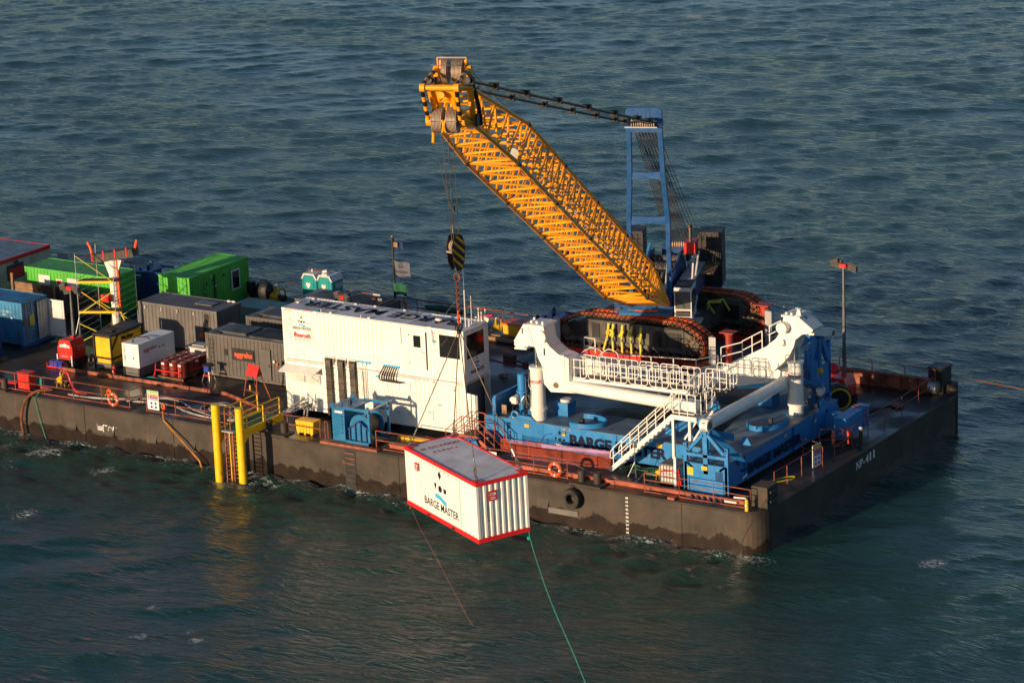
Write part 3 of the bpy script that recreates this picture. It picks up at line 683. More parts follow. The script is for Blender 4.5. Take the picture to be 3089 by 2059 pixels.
c = genset('dark grey generator container with an orange lettered sign panel', (-41.2, 8.0, .05), L=8.6)
text('lettering', 'GENSET', LP(c, .07, .0, 1.7), -Z, X, .07, 'inkwhite', c, width=.7, th=.02)
s_ = tb(c, 'sign_panel', 'black', 1.95, 3.55, -.05, -.02, 1.15, 1.85); text('lettering', 'aggreko', LP(c, 2.15, -.05, 1.38), X, Z, .30, 'inkorange', s_, width=1.3, bold=.04)
d = tb(c, 'door', 'aggrey', 3.95, 4.75, -.035, .01, .2, 2.05); tb(d, 'door_handle', 'black', 4.62, 4.68, -.07, -.036, 1.0, 1.15)
tb(c, 'air_inlet', 'black', 1.35, 1.58, -.03, .02, 1.35, 1.7); tb(c, 'lamp', 'inkwhite', 4.95, 5.06, -.06, .0, 1.3, 1.45); tb(c, 'socket', 'orange', 5.2, 5.3, -.06, .0, 1.2, 1.32)
c = genset('second generator container with black roof vents just behind the sign one', (-41.25, 12.0, .05)); c = genset('farthest generator container behind control room with folded lamp mast', (-41.0, 16.6, .05), L=6.06, Wd=2.6)
b = MB(); b.cyl((4.9, 1.5, 2.6), (4.9, 1.5, 2.8), .16, 12); part('exhaust_flap', b, 'rustchain', c, world=False)
tb(c, 'tool_tray', 'steel', 5.2, 5.5, 1.4, 1.5, 2.62, 2.78)
# --- white bin between
t = thing('plastic_bin', 'worn white lidded bin between drums and dark container', 'bin', (-43.2, 10.0, 0))
b = MB(); b.prism([(-43.75, 9.6, 0), (-42.55, 9.6, 0), (-42.45, 9.5, 1.0), (-43.85, 9.5, 1.0)], (0, 1.0, 0)); part('body', b, 'plastwhite', t)
b = MB(); b.box(-43.95, -42.35, 9.42, 10.6, 1.0, 1.09); b.box(-43.6, -42.7, 9.7, 10.3, 1.09, 1.15); part('lid', b, 'lightgrey', t)

# ================================================================ scaffold, column, far winches
t = thing('scaffold_tower', 'aluminium scaffold tower with yellow braces around white column', 'scaffold', (-52.6, 12, 0))
A = [(-52.3, 10.0), (-51.95, 13.2), (-54.4, 13.6), (-54.7, 10.6)]
A = {'nl': V((-52.85, 10.3, 0)), 'nr': V((-50.75, 11.3, 0)), 'fl': V((-53.4, 12.9, 0)), 'fr': V((-51.2, 13.9, 0))}
for k, p in A.items(): rod('leg', p, p + Z * (5.6 if k in ('nl', 'fl') else 4.2), .03, 'alu', t)
for a, c in (('nl', 'fl'), ('nr', 'fr')):
    for i in range(13):
        z = .4 + i * .4
        if a == 'nr' and z > 4.1: break
        rod('rung', A[a] + Z * z, A[c] + Z * z, .02, 'alu', t)
for (a, za), (c, zc) in ((('nl', 5.5), ('nr', 3.8)), (('nl', 3.4), ('nr', 1.7)), (('nl', 1.8), ('nr', 3.3)), (('nl', 1.2), ('nr', .1)), (('fl', 1.9), ('fr', .4)), (('fl', .1), ('fr', 1.7)), (('nl', .05), ('nr', 1.2))):
    rod('brace', A[a] + Z * za, A[c] + Z * zc, .032, 'palegold' if za != 3.4 else 'yellow2', t)
for z in (1.95, 3.85):
    p = [A['nl'] + Z * z, A['nr'] + Z * z, A['nr'] + Y * .7 + Z * z, A['nl'] + Y * .7 + Z * z]; b = MB(); b.prism(p, (0, 0, .06)); part('platform', b, 'timber', t)
    rod('toe_board', A['nl'] + Z * (z - .02), A['nr'] + Z * (z - .02), 0, 'yellow', t, box=(.04, .14))
for a, d in (('nl', V((-.1, -.6, 0))), ('nr', V((.5, -.3, 0))), ('nl', V((-.3, .2, 0)))): rod('stabiliser', A[a] + Z * 1.6, A[a] + d, .025, 'alu', t)
b = MB(); b.box(-52.3, -51.7, 11.8, 12.1, 2.3, 2.75); single('red_lamp_box', b, 'red', 'small red box lamp hanging inside the scaffold tower', 'lamp', (-52.6, 11.6, 2.5))
t = thing('boom_rest', 'thick white column with a dark cradle and red horns on top', 'column', (-52.6, 13.1, 0))
cx, cy = -51.75, 12.5
b = MB(); b.cyl((cx, cy, 0), (cx, cy, 4.9), .27, 18); part('column', b, 'white2', t)
b = MB(); b.box(cx + .30, cx + .45, cy - .06, cy + .08, 1.5, 4.9); part('cable_duct', b, 'orange', t)
b = MB(); b.prism([(cx - .75, cy - .05, 4.9), (cx - .27, cy - .05, 3.8), (cx + .27, cy - .05, 3.8), (cx + .75, cy - .05, 4.9)], (0, .1, 0)); part('bracket', b, 'white2', t)
b = MB(); b.beam((cx - 1.1, cy - .3, 4.95), (cx + 1.55, cy + .4, 5.45), .9, .5); part('cradle', b, 'darkmetal', t)
for k in range(4): b = MB(); p = V((cx - 1.0 + .75 * k, cy - .75 + .2 * k, 5.0 + .14 * k)); b.box(p.x - .05, p.x + .05, p.y, p.y + .06, p.z - .2, p.z + .35); part('cradle_clamp', b, 'liftred', t)
b = MB(); b.tube([(cx - .95, cy - .6, 4.7), (cx - 1.25, cy - .5, 5.6), (cx - 1.5, cy - .45, 5.9)], .09, 8); part('horn', b, 'orange', t)
b = MB(); b.tube([(cx + 1.5, cy + .4, 5.5), (cx + 1.7, cy + .45, 6.2)], .10, 8); part('horn', b, 'orange', t)
b = MB(); b.tube([(cx + .3, cy - .1, 2.0), (cx + 1.1, cy - .4, .9), (cx + 1.35, cy - .5, 0)], .05, 8); part('stay', b, 'palegold', t)
b = MB(); b.tube([(cx - 1.2, cy + .8, 0), (cx - .2, cy, 2.0)], .045, 8); part('stay', b, 'railred', t)

def winch(label, o, m, rz=0.0, drum='timber', sx=1.0, sxy=1.0, group='blue winch units'):
    """powered winch: louvred engine cabinet on the left, open frame with drum on the right"""
    t = thing('winch_unit', label, 'winch', o, rz, group); K = dict(world=False); L_, D_, H_ = 2.6 * sx, 1.95 * sxy, 2.05
    b = MB(); b.box(0, .95, 0, D_, .1, 1.92); cab = part('cabinet', b, m, t, **K)
    for i in range(5): b = MB(); b.prism([(.14, -.002, 1.58 - i * .22), (.80, -.002, 1.58 - i * .22), (.80, -.06, 1.48 - i * .22), (.14, -.06, 1.48 - i * .22)], (0, .001, -.05)); part('louvre', b, m, cab, **K)
    b = MB(); b.box(-.02, 1.4, -.02, D_ + .02, 1.92, 1.98); part('cabinet_roof', b, m, t, **K)
    for x in (0, L_ - .12):
        for y in (0, D_ - .12): b = MB(); b.box(x, x + .12, y, y + .12, 0, H_ - .05); part('frame_post', b, m, t, **K)
    for y in (0, D_ - .1): b = MB(); b.box(.96, L_, y, y + .1, H_ - .14, H_); part('frame_rail', b, m, t, **K); b = MB(); b.box(.96, L_, y, y + .1, .05, .2); part('frame_rail', b, m, t, **K)
    b = MB(); b.cyl((L_ - .05, -.05, H_ - .06), (L_ - .05, D_ + .25, H_ - .0), .05, 8); part('cross_bar', b, 'steel', t, **K)
    for x, y in ((.05, .0), (L_ - .22, .0), (.05, D_ - .1), (L_ - .22, D_ - .1)):
        b = MB(); b.prism([(x - .05, y + .02, H_ - .06), (x + .25, y + .02, H_ - .06), (x + .18, y + .02, H_ + .14), (x + .10, y + .02, H_ + .2), (x + .02, y + .02, H_ + .14)], (0, .06, 0)); part('lifting_lug', b, m, t, **K)
        b = MB(); b.cyl((x + .1, y + .01, H_ + .09), (x + .1, y + .09, H_ + .09), .035, 8); part('lug_hole', b, 'black', t, **K)
    cx_, cz_ = 1.85 * sx, .95
    for y, f in ((.22, 'flange'), (D_ - .55, 'flange')): b = MB(); b.cyl((cx_, y, cz_), (cx_, y + .05, cz_), .72, 28); part('drum_flange', b, m, t, **K)
    b = MB(); b.cyl((cx_, .27, cz_), (cx_, D_ - .55, cz_), .50, 24)
    part('wire_drum', b, drum, t, **K)
    b = MB(); b.prism([(1.15 * sx, .06, .25), (2.55 * sx, .06, .25), (2.55 * sx, .06, .95), (1.9 * sx, .06, 1.38), (1.15 * sx, .06, .85)], (0, .05, 0)); part('bearing_plate', b, m, t, **K)
    for k in range(4): b = MB(); x = 1.25 * sx + k * .36 * sx; b.box(x, x + .06, -.04, .06, .2, .95 + (.25 if 0 < k < 3 else 0)); part('stiffener', b, 'deepblue', t, **K)
    for p, q_ in (((1.15, .85), (1.9, 1.38)), ((1.9, 1.38), (2.55, .95))): rod_b = MB(); rod_b.beam((p[0] * sx, 0, p[1]), (q_[0] * sx, 0, q_[1]), .12, .05); part('plate_rim', rod_b, 'deepblue', t, **K)
    b = MB(); b.cyl((.75, D_ * .45, 1.98), (.75, D_ * .45, 2.22), .10, 12); part('exhaust', b, 'black', t, **K)
    b = MB(); b.cyl((.42, D_ * .25, 1.98), (.42, D_ * .25, 2.12), .08, 12); part('filler_cap', b, m, t, **K)
    b = MB(); b.box(.32, .82, -.012, 0, 1.68, 1.80); part('sticker', b, 'inkwhite', t, **K)
    b = MB(); b.cyl((L_ - .9, D_ - .2, 1.7), (L_ - .2, D_ - .2, 1.7), .06, 8); part('fairlead_roller', b, m, t, **K)
    b = MB(); b.box(-.02, L_ + .02, .0, D_, .0, .06); part('skid', b, 'darkmetal', t, **K)
    return t
wn = winch('bright blue winch unit with rope drum at near deck edge', (-26.62, .32, .12), 'winchblue', drum='wire')
winch('dark blue winch unit behind the white column', (-56.3, 19.5, .05), 'deepblue', sx=1.15); winch('dark blue winch unit beyond the white gooseneck numbered 1', (-26.2, 20.6, .05), 'deepblue', sx=1.3)
# ================================================================ site plant
def light_tower(label, loc, rz, mast_h, heads='folded', scale=1.0, group='red lighting towers', jugs=False):
    t = thing('lighting_tower', label, 'lighting tower', loc, rz, group); K = dict(world=False)
    b = MB(); b.box(0, 1.15, -.02, 1.35, .25, .45); part('chassis', b, 'darkmetal', t, **K)
    b = MB(); b.prism([(0, 0, .4), (1.15, 0, .4), (1.15, 0, 1.15), (.98, 0, 1.62), (.2, 0, 1.62), (0, 0, 1.15)], (0, 1.2, 0)); body = part('canopy', b, 'red', t, **K)
    b = MB(); b.box(.10, 1.05, -.012, 0, .55, 1.05); part('door', b, 'red', body, **K)
    plaque('print', LPw(t, .16, -.0, 1.18), RX(t), Z, [(0, 0), (.82, 0), (.78, .14), (.5, .2), (.42, .27), (.34, .2), (.05, .14)], 'inkwhite', t, th=.015)
    text('lettering', 'OLOXAM', LPw(t, .24, 0, 1.20), RX(t), Z, .08, 'inkred', t, width=.6, th=.026); text('lettering', '800 101058', LPw(t, .3, 0, .60), RX(t), Z, .07, 'inkwhite', t, width=.5, th=.018)
    text('lettering', 'LOXAM', LPw(t, 1.15, .5, 1.15), RY(t), Z, .09, 'inkwhite', t, width=.6, th=.018); text('lettering', '02 1000', LPw(t, 1.15, .5, .98), RY(t), Z, .06, 'inkwhite', t, width=.6, th=.018)
    for y in (.3, 1.0): b = MB(); b.cyl((1.12, y, .25), (1.22, y, .25), .25, 16); b.cyl((-.07, y, .25), (.03, y, .25), .25, 16); part('wheel', b, 'rubber', t, **K)
    for x in (0.02, 1.13): b = MB(); b.box(x - .04, x + .04, -.1, -.02, 0, .75); part('outrigger', b, 'plastwhite', t, **K)
    b = MB(); b.box(.52, .72, .65, .95, 1.55, 1.72); part('mast_foot', b, 'red', t, **K)
    r = .085; z = 1.5; seg = (mast_h - 1.5) / 4
    for i in range(4): b = MB(); rr = r * (1 - .13 * i); b.box(.62 - rr, .62 + rr, .85 - rr, .85 + rr, z + i * seg, z + (i + 1) * seg); part('mast_section', b, 'mastgrey', t, **K)
    b = MB(); b.box(.42, .82, .70, 1.0, mast_h, mast_h + .22); hd = part('lamp_bracket', b, 'red', t, **K)
    offs = [(-.45, -.1, .10), (.55, -.15, .05), (-.35, .1, -.2), (.45, .1, -.15)] if heads == 'folded' else [(-.55, .05, .15), (.62, -.05, -.05), (-.4, .25, .05), (.42, .2, -.08)]
    for i, (dx, dy, dz) in enumerate(offs):
        c_ = V((.62 + dx, .85 + dy, mast_h + .1 + dz)); tl = .25 if dx < 0 else -.3
        b = MB(); b.ob(c_, V((.22, 0, tl * .22)), V((0, .10, .04)), V((-.05 * tl, -.05, .17))); f = part('floodlight', b, 'contgrey', t, **K)
        b = MB(); b.ob(c_ + V((0, -.105, -.04)), V((.19, 0, tl * .19)), V((0, .012, 0)), V((0, -.03, .13))); part('lens', b, 'lampglass', f, **K)
        b = MB(); b.cyl((.62, .85, mast_h + .1), c_, .03, 6); part('lamp_arm', b, 'red', t, **K)
    return t
def LPw(t, x, y, z): return ROOTS[t.name].inverted() @ V((x, y, z))
def RX(t): return (ROOTS[t.name].inverted().to_3x3() @ X)
def RY(t): return (ROOTS[t.name].inverted().to_3x3() @ Y)
lt = light_tower('red lighting tower with short mast beside the yellow generator', (-50.75, 5.75, 0), 0, 4.55)
for i in range(3): b = MB(); b.box(-50.95 + i * .33, -50.66 + i * .33, 5.15, 5.5, .1, .42); b.cyl((-50.8 + i * .33, 5.3, .42), (-50.8 + i * .33, 5.3, .47), .04, 8); single('jerrycan', b, 'bluejug', ['leftmost', 'middle', 'rightmost'][i] + ' of three blue jerrycans in front of red lighting tower', 'jerrycan', (-50.8 + i * .33, 5.3, .1), group='blue jerrycans')
b = MB(); b.tube([(-51.1, 5.1, .3), (-50.5, 5.1, .33), (-49.95, 5.1, .3), (-49.95, 5.5, .3)], .02); b.box(-51.1, -49.9, 5.1, 5.5, .03, .1); b.tube([(-51.1, 5.1, 0), (-51.1, 5.1, .35)], .025); single('jerrycan_rack', b, 'liftred', 'low red rack holding the three blue jerrycans', 'rack', (-50.5, 5.3, .05))
light_tower('red lighting tower with tall mast near the far right bow corner', (-5.55, 18.3, 0), 0.0, 7.75, heads='up')
light_tower('red lighting tower whose lamp head shows above control room roof', (-35.9, 12.9, 0), rad(-20), 4.0)
# yellow generator
t = thing('yellow_generator', 'yellow diesel generator in a black frame lettered Muller', 'generator', (-48.2, 6.4, 0)); G = (-48.35, 6.35)
x0, x1, y0, y1 = -48.3, -47.0, 6.3, 9.25
b = MB(); b.prism([(x0 + .08, y0 + .02, .75), (x1 - .05, y0 + .02, .75), (x1 - .05, y0 + .02, 1.95), (x0 + .08, y0 + .02, 1.95)], (0, y1 - y0 - .1, 0)); bd = part('housing', b, 'yellow2', t)
b = MB(); b.box(x0 + .12, x1 - .1, y0 - .0, y0 + .02, .85, 1.85); part('front_door', b, 'yellow2', t)
b = MB(); b.box(x0 + .15, x1 - .1, y0 + .02, y1 - .3, .38, .70); part('tank', b, 'yellow2', t)
b = MB(); b.box(x0, x1, y0, y1, .08, .36); part('base_frame', b, 'contgrey', t)
for x in (x0 - .04, x1 - .05):
    for y in (y0 - .08, y1 - .08): b = MB(); b.box(x, x + .09, y, y + .09, 0, 2.1); part('frame_post', b, 'black', t)
for z in (.66, 2.05): b = MB(); b.box(x0, x1, y0 - .08, y0 + .0, z, z + .08); b.box(x1 - .04, x1 + .04, y0, y1, z, z + .08); part('frame_rail', b, 'black', t)
b = MB(); b.box(x0 - .06, x1 + .05, y0 - .1, y1 + .05, 2.12, 2.18); b.box(x0 + .4, x0 + .9, y0 + .6, y0 + 1.0, 2.18, 2.24); part('roof', b, 'black', t)
b = MB(); b.beam((x1 + .0, y0, 1.2), (x1 + .0, y0 + .7, 2.05), .05, .08); part('frame_brace', b, 'black', t)
text('lettering', 'Muller', (x1 - .05, y0 + 1.0, 1.60), Y, Z, .28, 'inkblack', t, width=1.15, bold=.03, th=.02)
b = MB()
for k in range(3): b.torus((x0 - .15 - .03 * k, y0 - .2, .52), X + Y * .3, .34, .035, 20, 6)
part('cable_coil', b, 'black', t)
t = thing('white_generator', 'white aggreko generator on a black base next to the yellow one', 'generator', (-45, 7, 0)); x0, x1, y0, y1 = -45.62, -44.38, 5.65, 9.0
t['label'] = 'white box generator with dark red lettering on a black base'
b = MB(); b.box(x0, x1, y0, y1, .62, 2.05); hs = part('housing', b, 'white', t)
b = MB(); b.box(x0 + .05, x1 - .05, y0 + .05, y1 - .05, .05, .62); part('base', b, 'contgrey', t)
for x in (x0 + .0, x1 - .1): b = MB(); b.box(x, x + .1, y0 - .02, y0 + .06, 0, .62); part('base_post', b, 'black', t)
b = MB(); b.box(x0 + .35, x1 - .25, y0 - .015, y0, .7, 1.8); dr = part('door', b, 'white', t); b = MB(); b.box(x1 - .45, x1 - .35, y0 - .03, y0 - .016, 1.15, 1.25); part('door_handle', b, 'darkmetal', dr)
b = MB(); b.tube([(x0 + .15, y0 + 1.0, 2.06), (x0 + .2, y0 + 1.0, 2.2), (x1 - .3, y0 + 1.25, 2.2), (x1 - .15, y0 + 1.3, 2.06)], .035); part('lifting_bow', b, 'black', t)
b = MB(); b.cyl((x0 + .55, y0 + .35, 2.05), (x0 + .55, y0 + .35, 2.22), .06, 8); part('exhaust_stub', b, 'darkmetal', t)
text('lettering', 'aggreko', (x1, y0 + .45, 1.48), Y, Z, .26, 'inkred', t, width=1.25, bold=.01, th=.01); text('lettering', 'aggreko', (x0 + .22, y0, .95), Z, -X, .14, 'inkred', t, width=.95, th=.01)
for k in range(3): b = MB(); b.box(x1, x1 + .02, y0 + 1.85 + k * .22, y0 + 1.93 + k * .22, 1.42, 1.52); part('socket', b, 'darkmetal' if k != 1 else 'palegold', t)
# oil drums
t = thing('pallet', 'worn wooden pallet under the red oil drums', 'pallet', (-42.7, 7.2, 0), group='pallets')
for k in range(5): b = MB(); b.box(-43.6 + k * .42, -43.42 + k * .42, 6.3, 8.6, .10, .14); part('board', b, 'timber2', t)
for y in (6.32, 7.4, 8.5): b = MB(); b.box(-43.65, -41.7, y, y + .1, 0, .1); part('bearer', b, 'contblue' if y > 8 else 'timber2', t)
names = [['front left', 'front middle', 'front right'], ['second-row left', 'second-row middle', 'second-row right'], ['third-row left', 'third-row middle', 'third-row right'], ['back-row left', 'back-row middle', 'back-row right']]
proto = None
for r_ in range(4):
    for c_ in range(3):
        lx, ly = -43.22 + .62 * c_, 6.65 + .6 * r_; lb = names[r_][c_] + ' red oil drum on the pallet'
        if r_ == 3 and c_ == 1: lb = 'only dark grey drum, in the back row of pallet'
        if proto is None:
            proto = thing('oil_drum', lb, 'drum', (lx, ly, .14), group='red oil drums on a pallet')
            b = MB(); b.cyl((lx, ly, .14), (lx, ly, 1.02), .29, 20); part('body', b, 'drumred', proto)
            for z in (.45, .74, 1.02, .15): b = MB(); b.torus((lx, ly, z), Z, .29, .014, 20, 4); part('rim' if z in (1.02, .15) else 'rolling_hoop', b, 'drumred', proto)
            b = MB(); b.cyl((lx + .15, ly, 1.02), (lx + .15, ly, 1.045), .035, 8); part('bung', b, 'steel', proto)
            plaque('sticker', (lx - .08, ly - .285, .82), X, Z, [(0, 0), (.2, 0), (.2, .12), (0, .12)], 'inkwhite', proto); b = MB(); b.box(lx - .1, lx + .05, ly - .05, ly + .07, 1.02, 1.028); part('top_label', b, 'lightgrey', proto)
        else:
            d = copy_tree(proto, (lx, ly, .14), 0 if r_ == 0 else random.uniform(0, 6), lb)
            if r_ == 3 and c_ == 1:
                for ch in kids(d):
                    if ch.name.startswith('body'): ch.data = ch.data.copy(); ch.data.materials[0] = MATS['contgrey']
b = MB(); b.tube([(-43.7, 6.15, 0), (-43.6, 6.2, .9)], .03); b.tube([(-41.9, 6.15, 0), (-41.85, 6.2, .9)], .03); b.tube([(-43.6, 6.2, .5), (-41.9, 6.2, .5)], .04); b.tube([(-41.9, 6.2, .5), (-41.3, 8.7, .5)], .025); b.tube([(-43.9, 6.2, 0), (-43.6, 6.2, .5)], .03)
single('drum_strap_frame', b, 'liftred', 'bright red strap frame across the front of oil drums', 'frame', (-42.8, 6.2, .4))
b = MB(); b.tube(smooth([(-44.8, 5.6, .03), (-44.2, 5.7, .04), (-43.8, 5.9, .1), (-43.3, 5.95, .05), (-42.8, 6.0, .04)]), .035); single('blue_rope', b, 'teal', 'teal rope lying on deck in front of oil drums', 'rope', (-43.5, 5.9, .03))
# folding stool / vice stand
t = thing('pipe_stand', 'small tripod pipe stand with dark round top by the container corner', 'stand', (-40.3, 7.1, 0))
for dx, dy in ((-.3, -.3), (.3, -.35), (-.1, .35), (.45, .1)): rod('leg', (-40.3 + dx, 7.0 + dy, 0), (-40.3 + dx * .3, 7.0 + dy * .3, .85), .02, 'alu', t)
b = MB(); b.cyl((-40.3, 7.0, .95), (-40.3, 7.0, 1.03), .34, 18); part('top', b, 'rubber', t); b = MB(); b.box(-40.5, -40.15, 6.8, 7.1, .6, .93); part('blue_case', b, 'bluejug', t); b = MB(); b.box(-40.55, -40.0, 6.75, 7.0, .36, .42); part('tray', b, 'liftred', t)
# extinguisher
def extinguisher(p, label, m='red'):
    x, y = p; t = thing('fire_extinguisher', label, 'extinguisher', (x, y, 0), group='fire extinguishers'); b = MB(); b.cyl((x, y, 0), (x, y, .52), .10, 12); b.sph((x, y, .52), .10); part('cylinder', b, m, t); b = MB(); b.cyl((x, y, .6), (x, y, .7), .035, 8); b.box(x - .12, x + .1, y - .02, y + .02, .68, .72); part('valve', b, 'black', t)
    plaque('sticker', (x - .05, y - .1, .25), X, Z, [(0, 0), (.1, 0), (.1, .12), (0, .12)], 'inkwhite', t)
extinguisher((-46.15, 5.4), 'red fire extinguisher in front of the yellow generator')
extinguisher((-.85, .3), 'small yellow gas bottle hung at near corner rail', 'yellow')
# red A-frame box on legs
t = thing('rail_stand', 'red wedge shaped box standing on four splayed legs', 'stand', (-35.5, 5.3, 0))
b = MB(); b.prism([(-36.15, 5.2, 1.35), (-36.15, 5.75, 1.35), (-36.15, 5.5, 1.95)], (.85, -.08, 0)); part('box', b, 'red', t)
for p, q_ in (((-36.1, 5.25, 1.35), (-36.35, 5.15, 0)), ((-35.35, 5.2, 1.35), (-35.2, 4.85, 0)), ((-36.1, 5.65, 1.35), (-36.0, 6.1, 0)), ((-35.35, 5.6, 1.35), (-34.65, 5.5, 0))): rod('leg', p, q_, .035, 'railred2', t)
rod('stretcher', (-36.25, 5.2, .5), (-35.25, 4.95, .5), .02, 'railred2', t); b = MB(); b.cyl((-35.8, 5.1, .55), (-35.8, 5.1, .85), .05, 8); part('lamp', b, 'stickyellow', t)
# hose cabinet
t = thing('hose_cabinet', 'bright red fire hose cabinet on the left railing', 'cabinet', (-49, .9, 0)); b = MB(); b.box(-49.55, -48.68, .75, 1.3, .08, 1.05); part('body', b, 'red', t)
b = MB(); b.box(-49.52, -48.71, .72, .745, .12, 1.0); d = part('door', b, 'red', t); b = MB(); b.box(-49.15, -49.1, .70, .718, .5, .55); part('latch', b, 'steel', d); b = MB(); b.box(-49.58, -48.65, .7, 1.33, 1.05, 1.08); part('lid', b, 'red', t)
# pumps
def pump(label, x, y, z=0.0, rz=0.0, s=1.0, ring=True):
    t = thing('pump', label, 'pump', (x, y, z), rz, group='yellow trailer pumps'); K = dict(world=False)
    b = MB(); b.cyl((-.35 * s, 0, .62 * s), (.1 * s, 0, .62 * s), .22 * s, 14); part('casing', b, 'pumpyellow', t, **K)
    b = MB(); b.cyl((-.5 * s, 0, .62 * s), (-.35 * s, 0, .62 * s), .12 * s, 12); b.cyl((-.15 * s, 0, .75 * s), (-.15 * s, 0, 1.15 * s), .09 * s, 10); part('inlet', b, 'pumpyellow', t, **K)
    b = MB(); b.tube(smooth([(-.15 * s, 0, 1.1 * s), (-.1 * s, 0, 1.28 * s), (.1 * s, 0, 1.32 * s)]), .07 * s); part('elbow', b, 'steel', t, **K)
    if ring: b = MB(); b.torus((.25 * s, 0, .75 * s), X, .42 * s, .06 * s, 22, 8); part('guard_ring', b, 'pumpyellow', t, **K)
    b = MB(); b.cyl((.1 * s, 0, .55 * s), (.55 * s, 0, .55 * s), .2 * s, 12); part('motor', b, 'darkmetal', t, **K)
    b = MB(); b.tube([(-.4 * s, -.25 * s, 0), (-.35 * s, -.2 * s, .45 * s), (.35 * s, -.2 * s, .45 * s), (.4 * s, -.25 * s, 0)], .025 * s); b.tube([(-.4 * s, .25 * s, 0), (-.35 * s, .2 * s, .45 * s), (.35 * s, .2 * s, .45 * s), (.4 * s, .25 * s, 0)], .025 * s); b.prism([(-.6 * s, -.25 * s, .4 * s), (-.3 * s, -.25 * s, .4 * s), (-.3 * s, .25 * s, .4 * s), (-.6 * s, .25 * s, .4 * s)], (0, 0, .04 * s)); part('frame', b, 'pumpyellow', t, **K); return t
pump('yellow pump with ring guard feeding red hoses at the left', -47.3, 2.1, s=.8)
pump('yellow pump unit in front of the teal toilets', -46.7, 22.3, s=1.1); pump('yellow pump beside yellow box behind the control room', -30.2, 22.6, s=.85, rz=rad(30)); pump('yellow pump half hidden behind the white IBC tank', -7.1, 2.6, s=.7, ring=False)
b = MB(); b.tube(smooth([(-47.2, 2.1, 1.02), (-46.75, 2.0, .95), (-46.5, 1.9, .5), (-46.0, 1.6, .25), (-45.5, 1.5, .06), (-45.0, 1.6, .06)]), .06); b.tube(smooth([(-46.4, 1.9, .4), (-45.8, 1.5, .1), (-45.4, 1.2, .06), (-45.0, 1.15, .06), (-44.4, 1.3, .06)]), .05)
single('red_hose', b, 'redhose', 'red fire hose curling down from the left yellow pump', 'hose', (-46, 1.8, .3))
b = MB(); b.tube(smooth([(-54, 1.6, .05), (-51, 1.5, .05), (-49, 1.55, .05), (-47.6, 1.5, .05)]), .05); single('red_hose', b, 'redhose', 'straight red hose on deck behind the red hose cabinet', 'hose', (-50, 1.5, .05))
b = MB(); b.tube([(-30.9, 22.2, 1.25), (-30.3, 22.2, 1.35)], .07); b.tube(smooth([(-30.9, 22.2, 1.25), (-31.2, 22.0, .9), (-31.4, 21.6, 0.05)]), .05); single('red_hose', b, 'redhose', 'red hose bend beside the antennas behind control room', 'hose', (-30.9, 22, 1))
b = MB(); b.tube(smooth([(-30.9, 18.4, .03), (-28.8, 18.2, .04), (-26.5, 17.6, .03), (-24.5, 17.3, .03), (-22.5, 17.0, .03)]), .028); single('red_hose', b, 'redhose', 'thin red hose on dark deck left of the white gooseneck 1', 'hose', (-27, 17.8, .03))
b = MB()
for pts in ([(-46.0, 1.05), (-44.5, 1.1), (-42.9, 1.5), (-41.3, 2.3), (-40.3, 2.9), (-39.2, 2.8), (-38.2, 2.3), (-37.5, 1.85), (-36.6, 1.55), (-35.9, 1.3), (-34.9, 1.1)], [(-42.0, 1.5), (-40.8, 1.8), (-39.7, 1.95), (-38.6, 1.8), (-37.8, 1.45), (-36.8, 1.15), (-35.9, 1.0), (-35.0, .95)], [(-36.2, 1.5), (-36.9, 1.9), (-37.3, 2.6), (-37.2, 3.2), (-36.7, 3.6), (-36.0, 3.5), (-35.2, 2.9), (-34.7, 1.9), (-34.0, 1.2), (-32.5, 1.6)], [(-36.0, 1.9), (-36.7, 2.4), (-36.8, 3.0), (-36.3, 3.3), (-35.7, 3.1), (-35.2, 2.4), (-34.2, 1.5)]):
    b.tube(smooth([(a, c, .075) for a, c in pts]), .062, 8)
single('grey_hoses', b, 'hose', 'bundle of thick grey hoses looping on deck left of yellow piles', 'hose', (-38, 2, .08))
b = MB()
for k in range(3): b.tube(smooth([(-31.0 + .18 * k, 3.83, .95 - .12 * k), (-31.1 + .18 * k, 3.35, .9 - .12 * k), (-31.8 + .1 * k, 2.4, .35), (-33.2, 1.6 - .1 * k, .1), (-34.3, 1.2 - .12 * k, .1)]), .055, 8)
for k in range(2): b.tube(smooth([(-30.7 + .2 * k, 3.83, .75), (-30.7 + .2 * k, 3.5, .65), (-30.6 + .22 * k, 3.1, .1), (-30.4 + .2 * k, 2.2, .06)]), .05, 8)
single('hydraulic_hoses', b, 'hose', 'grey hydraulic hoses leaving the lower left of control room', 'hose', (-31.3, 3, .5))
# hull side items
b = MB(); b.tube(smooth([(-46.9, .7, .35), (-47.6, .1, .30), (-48.15, -.25, -.2), (-48.45, -.35, -1.0), (-48.5, -.35, -1.8), (-48.35, -.3, -3)]), .085, 8); single('overboard_pipe', b, 'rustchain', 'rusty suction hose bent over the hull side at left', 'pipe', (-48, -.2, -1))
b = MB(); b.tube([(-47.42, .45, 1.0), (-47.45, .38, .3), (-47.62, -.08, -.02), (-47.3, -.1, -1.4), (-46.9, -.1, -2.6)], .022); b.tube([(-47.5, .45, 1.05), (-47.5, .42, .6)], .05); single('green_rope', b, 'tealrope', 'thin green rope from left railing down into the water', 'rope', (-47.5, .1, -.5))
b = MB(); b.tube([(-38.42, .35, .25), (-38.0, -.12, -.1), (-36.6, -.3, -1.1), (-35.3, -.5, -2.0), (-34.9, -.6, -2.9)], .05, 7); single('mooring_rope', b, 'orangerope', 'orange rope from under notice board down into the water', 'rope', (-36.6, -.2, -1))
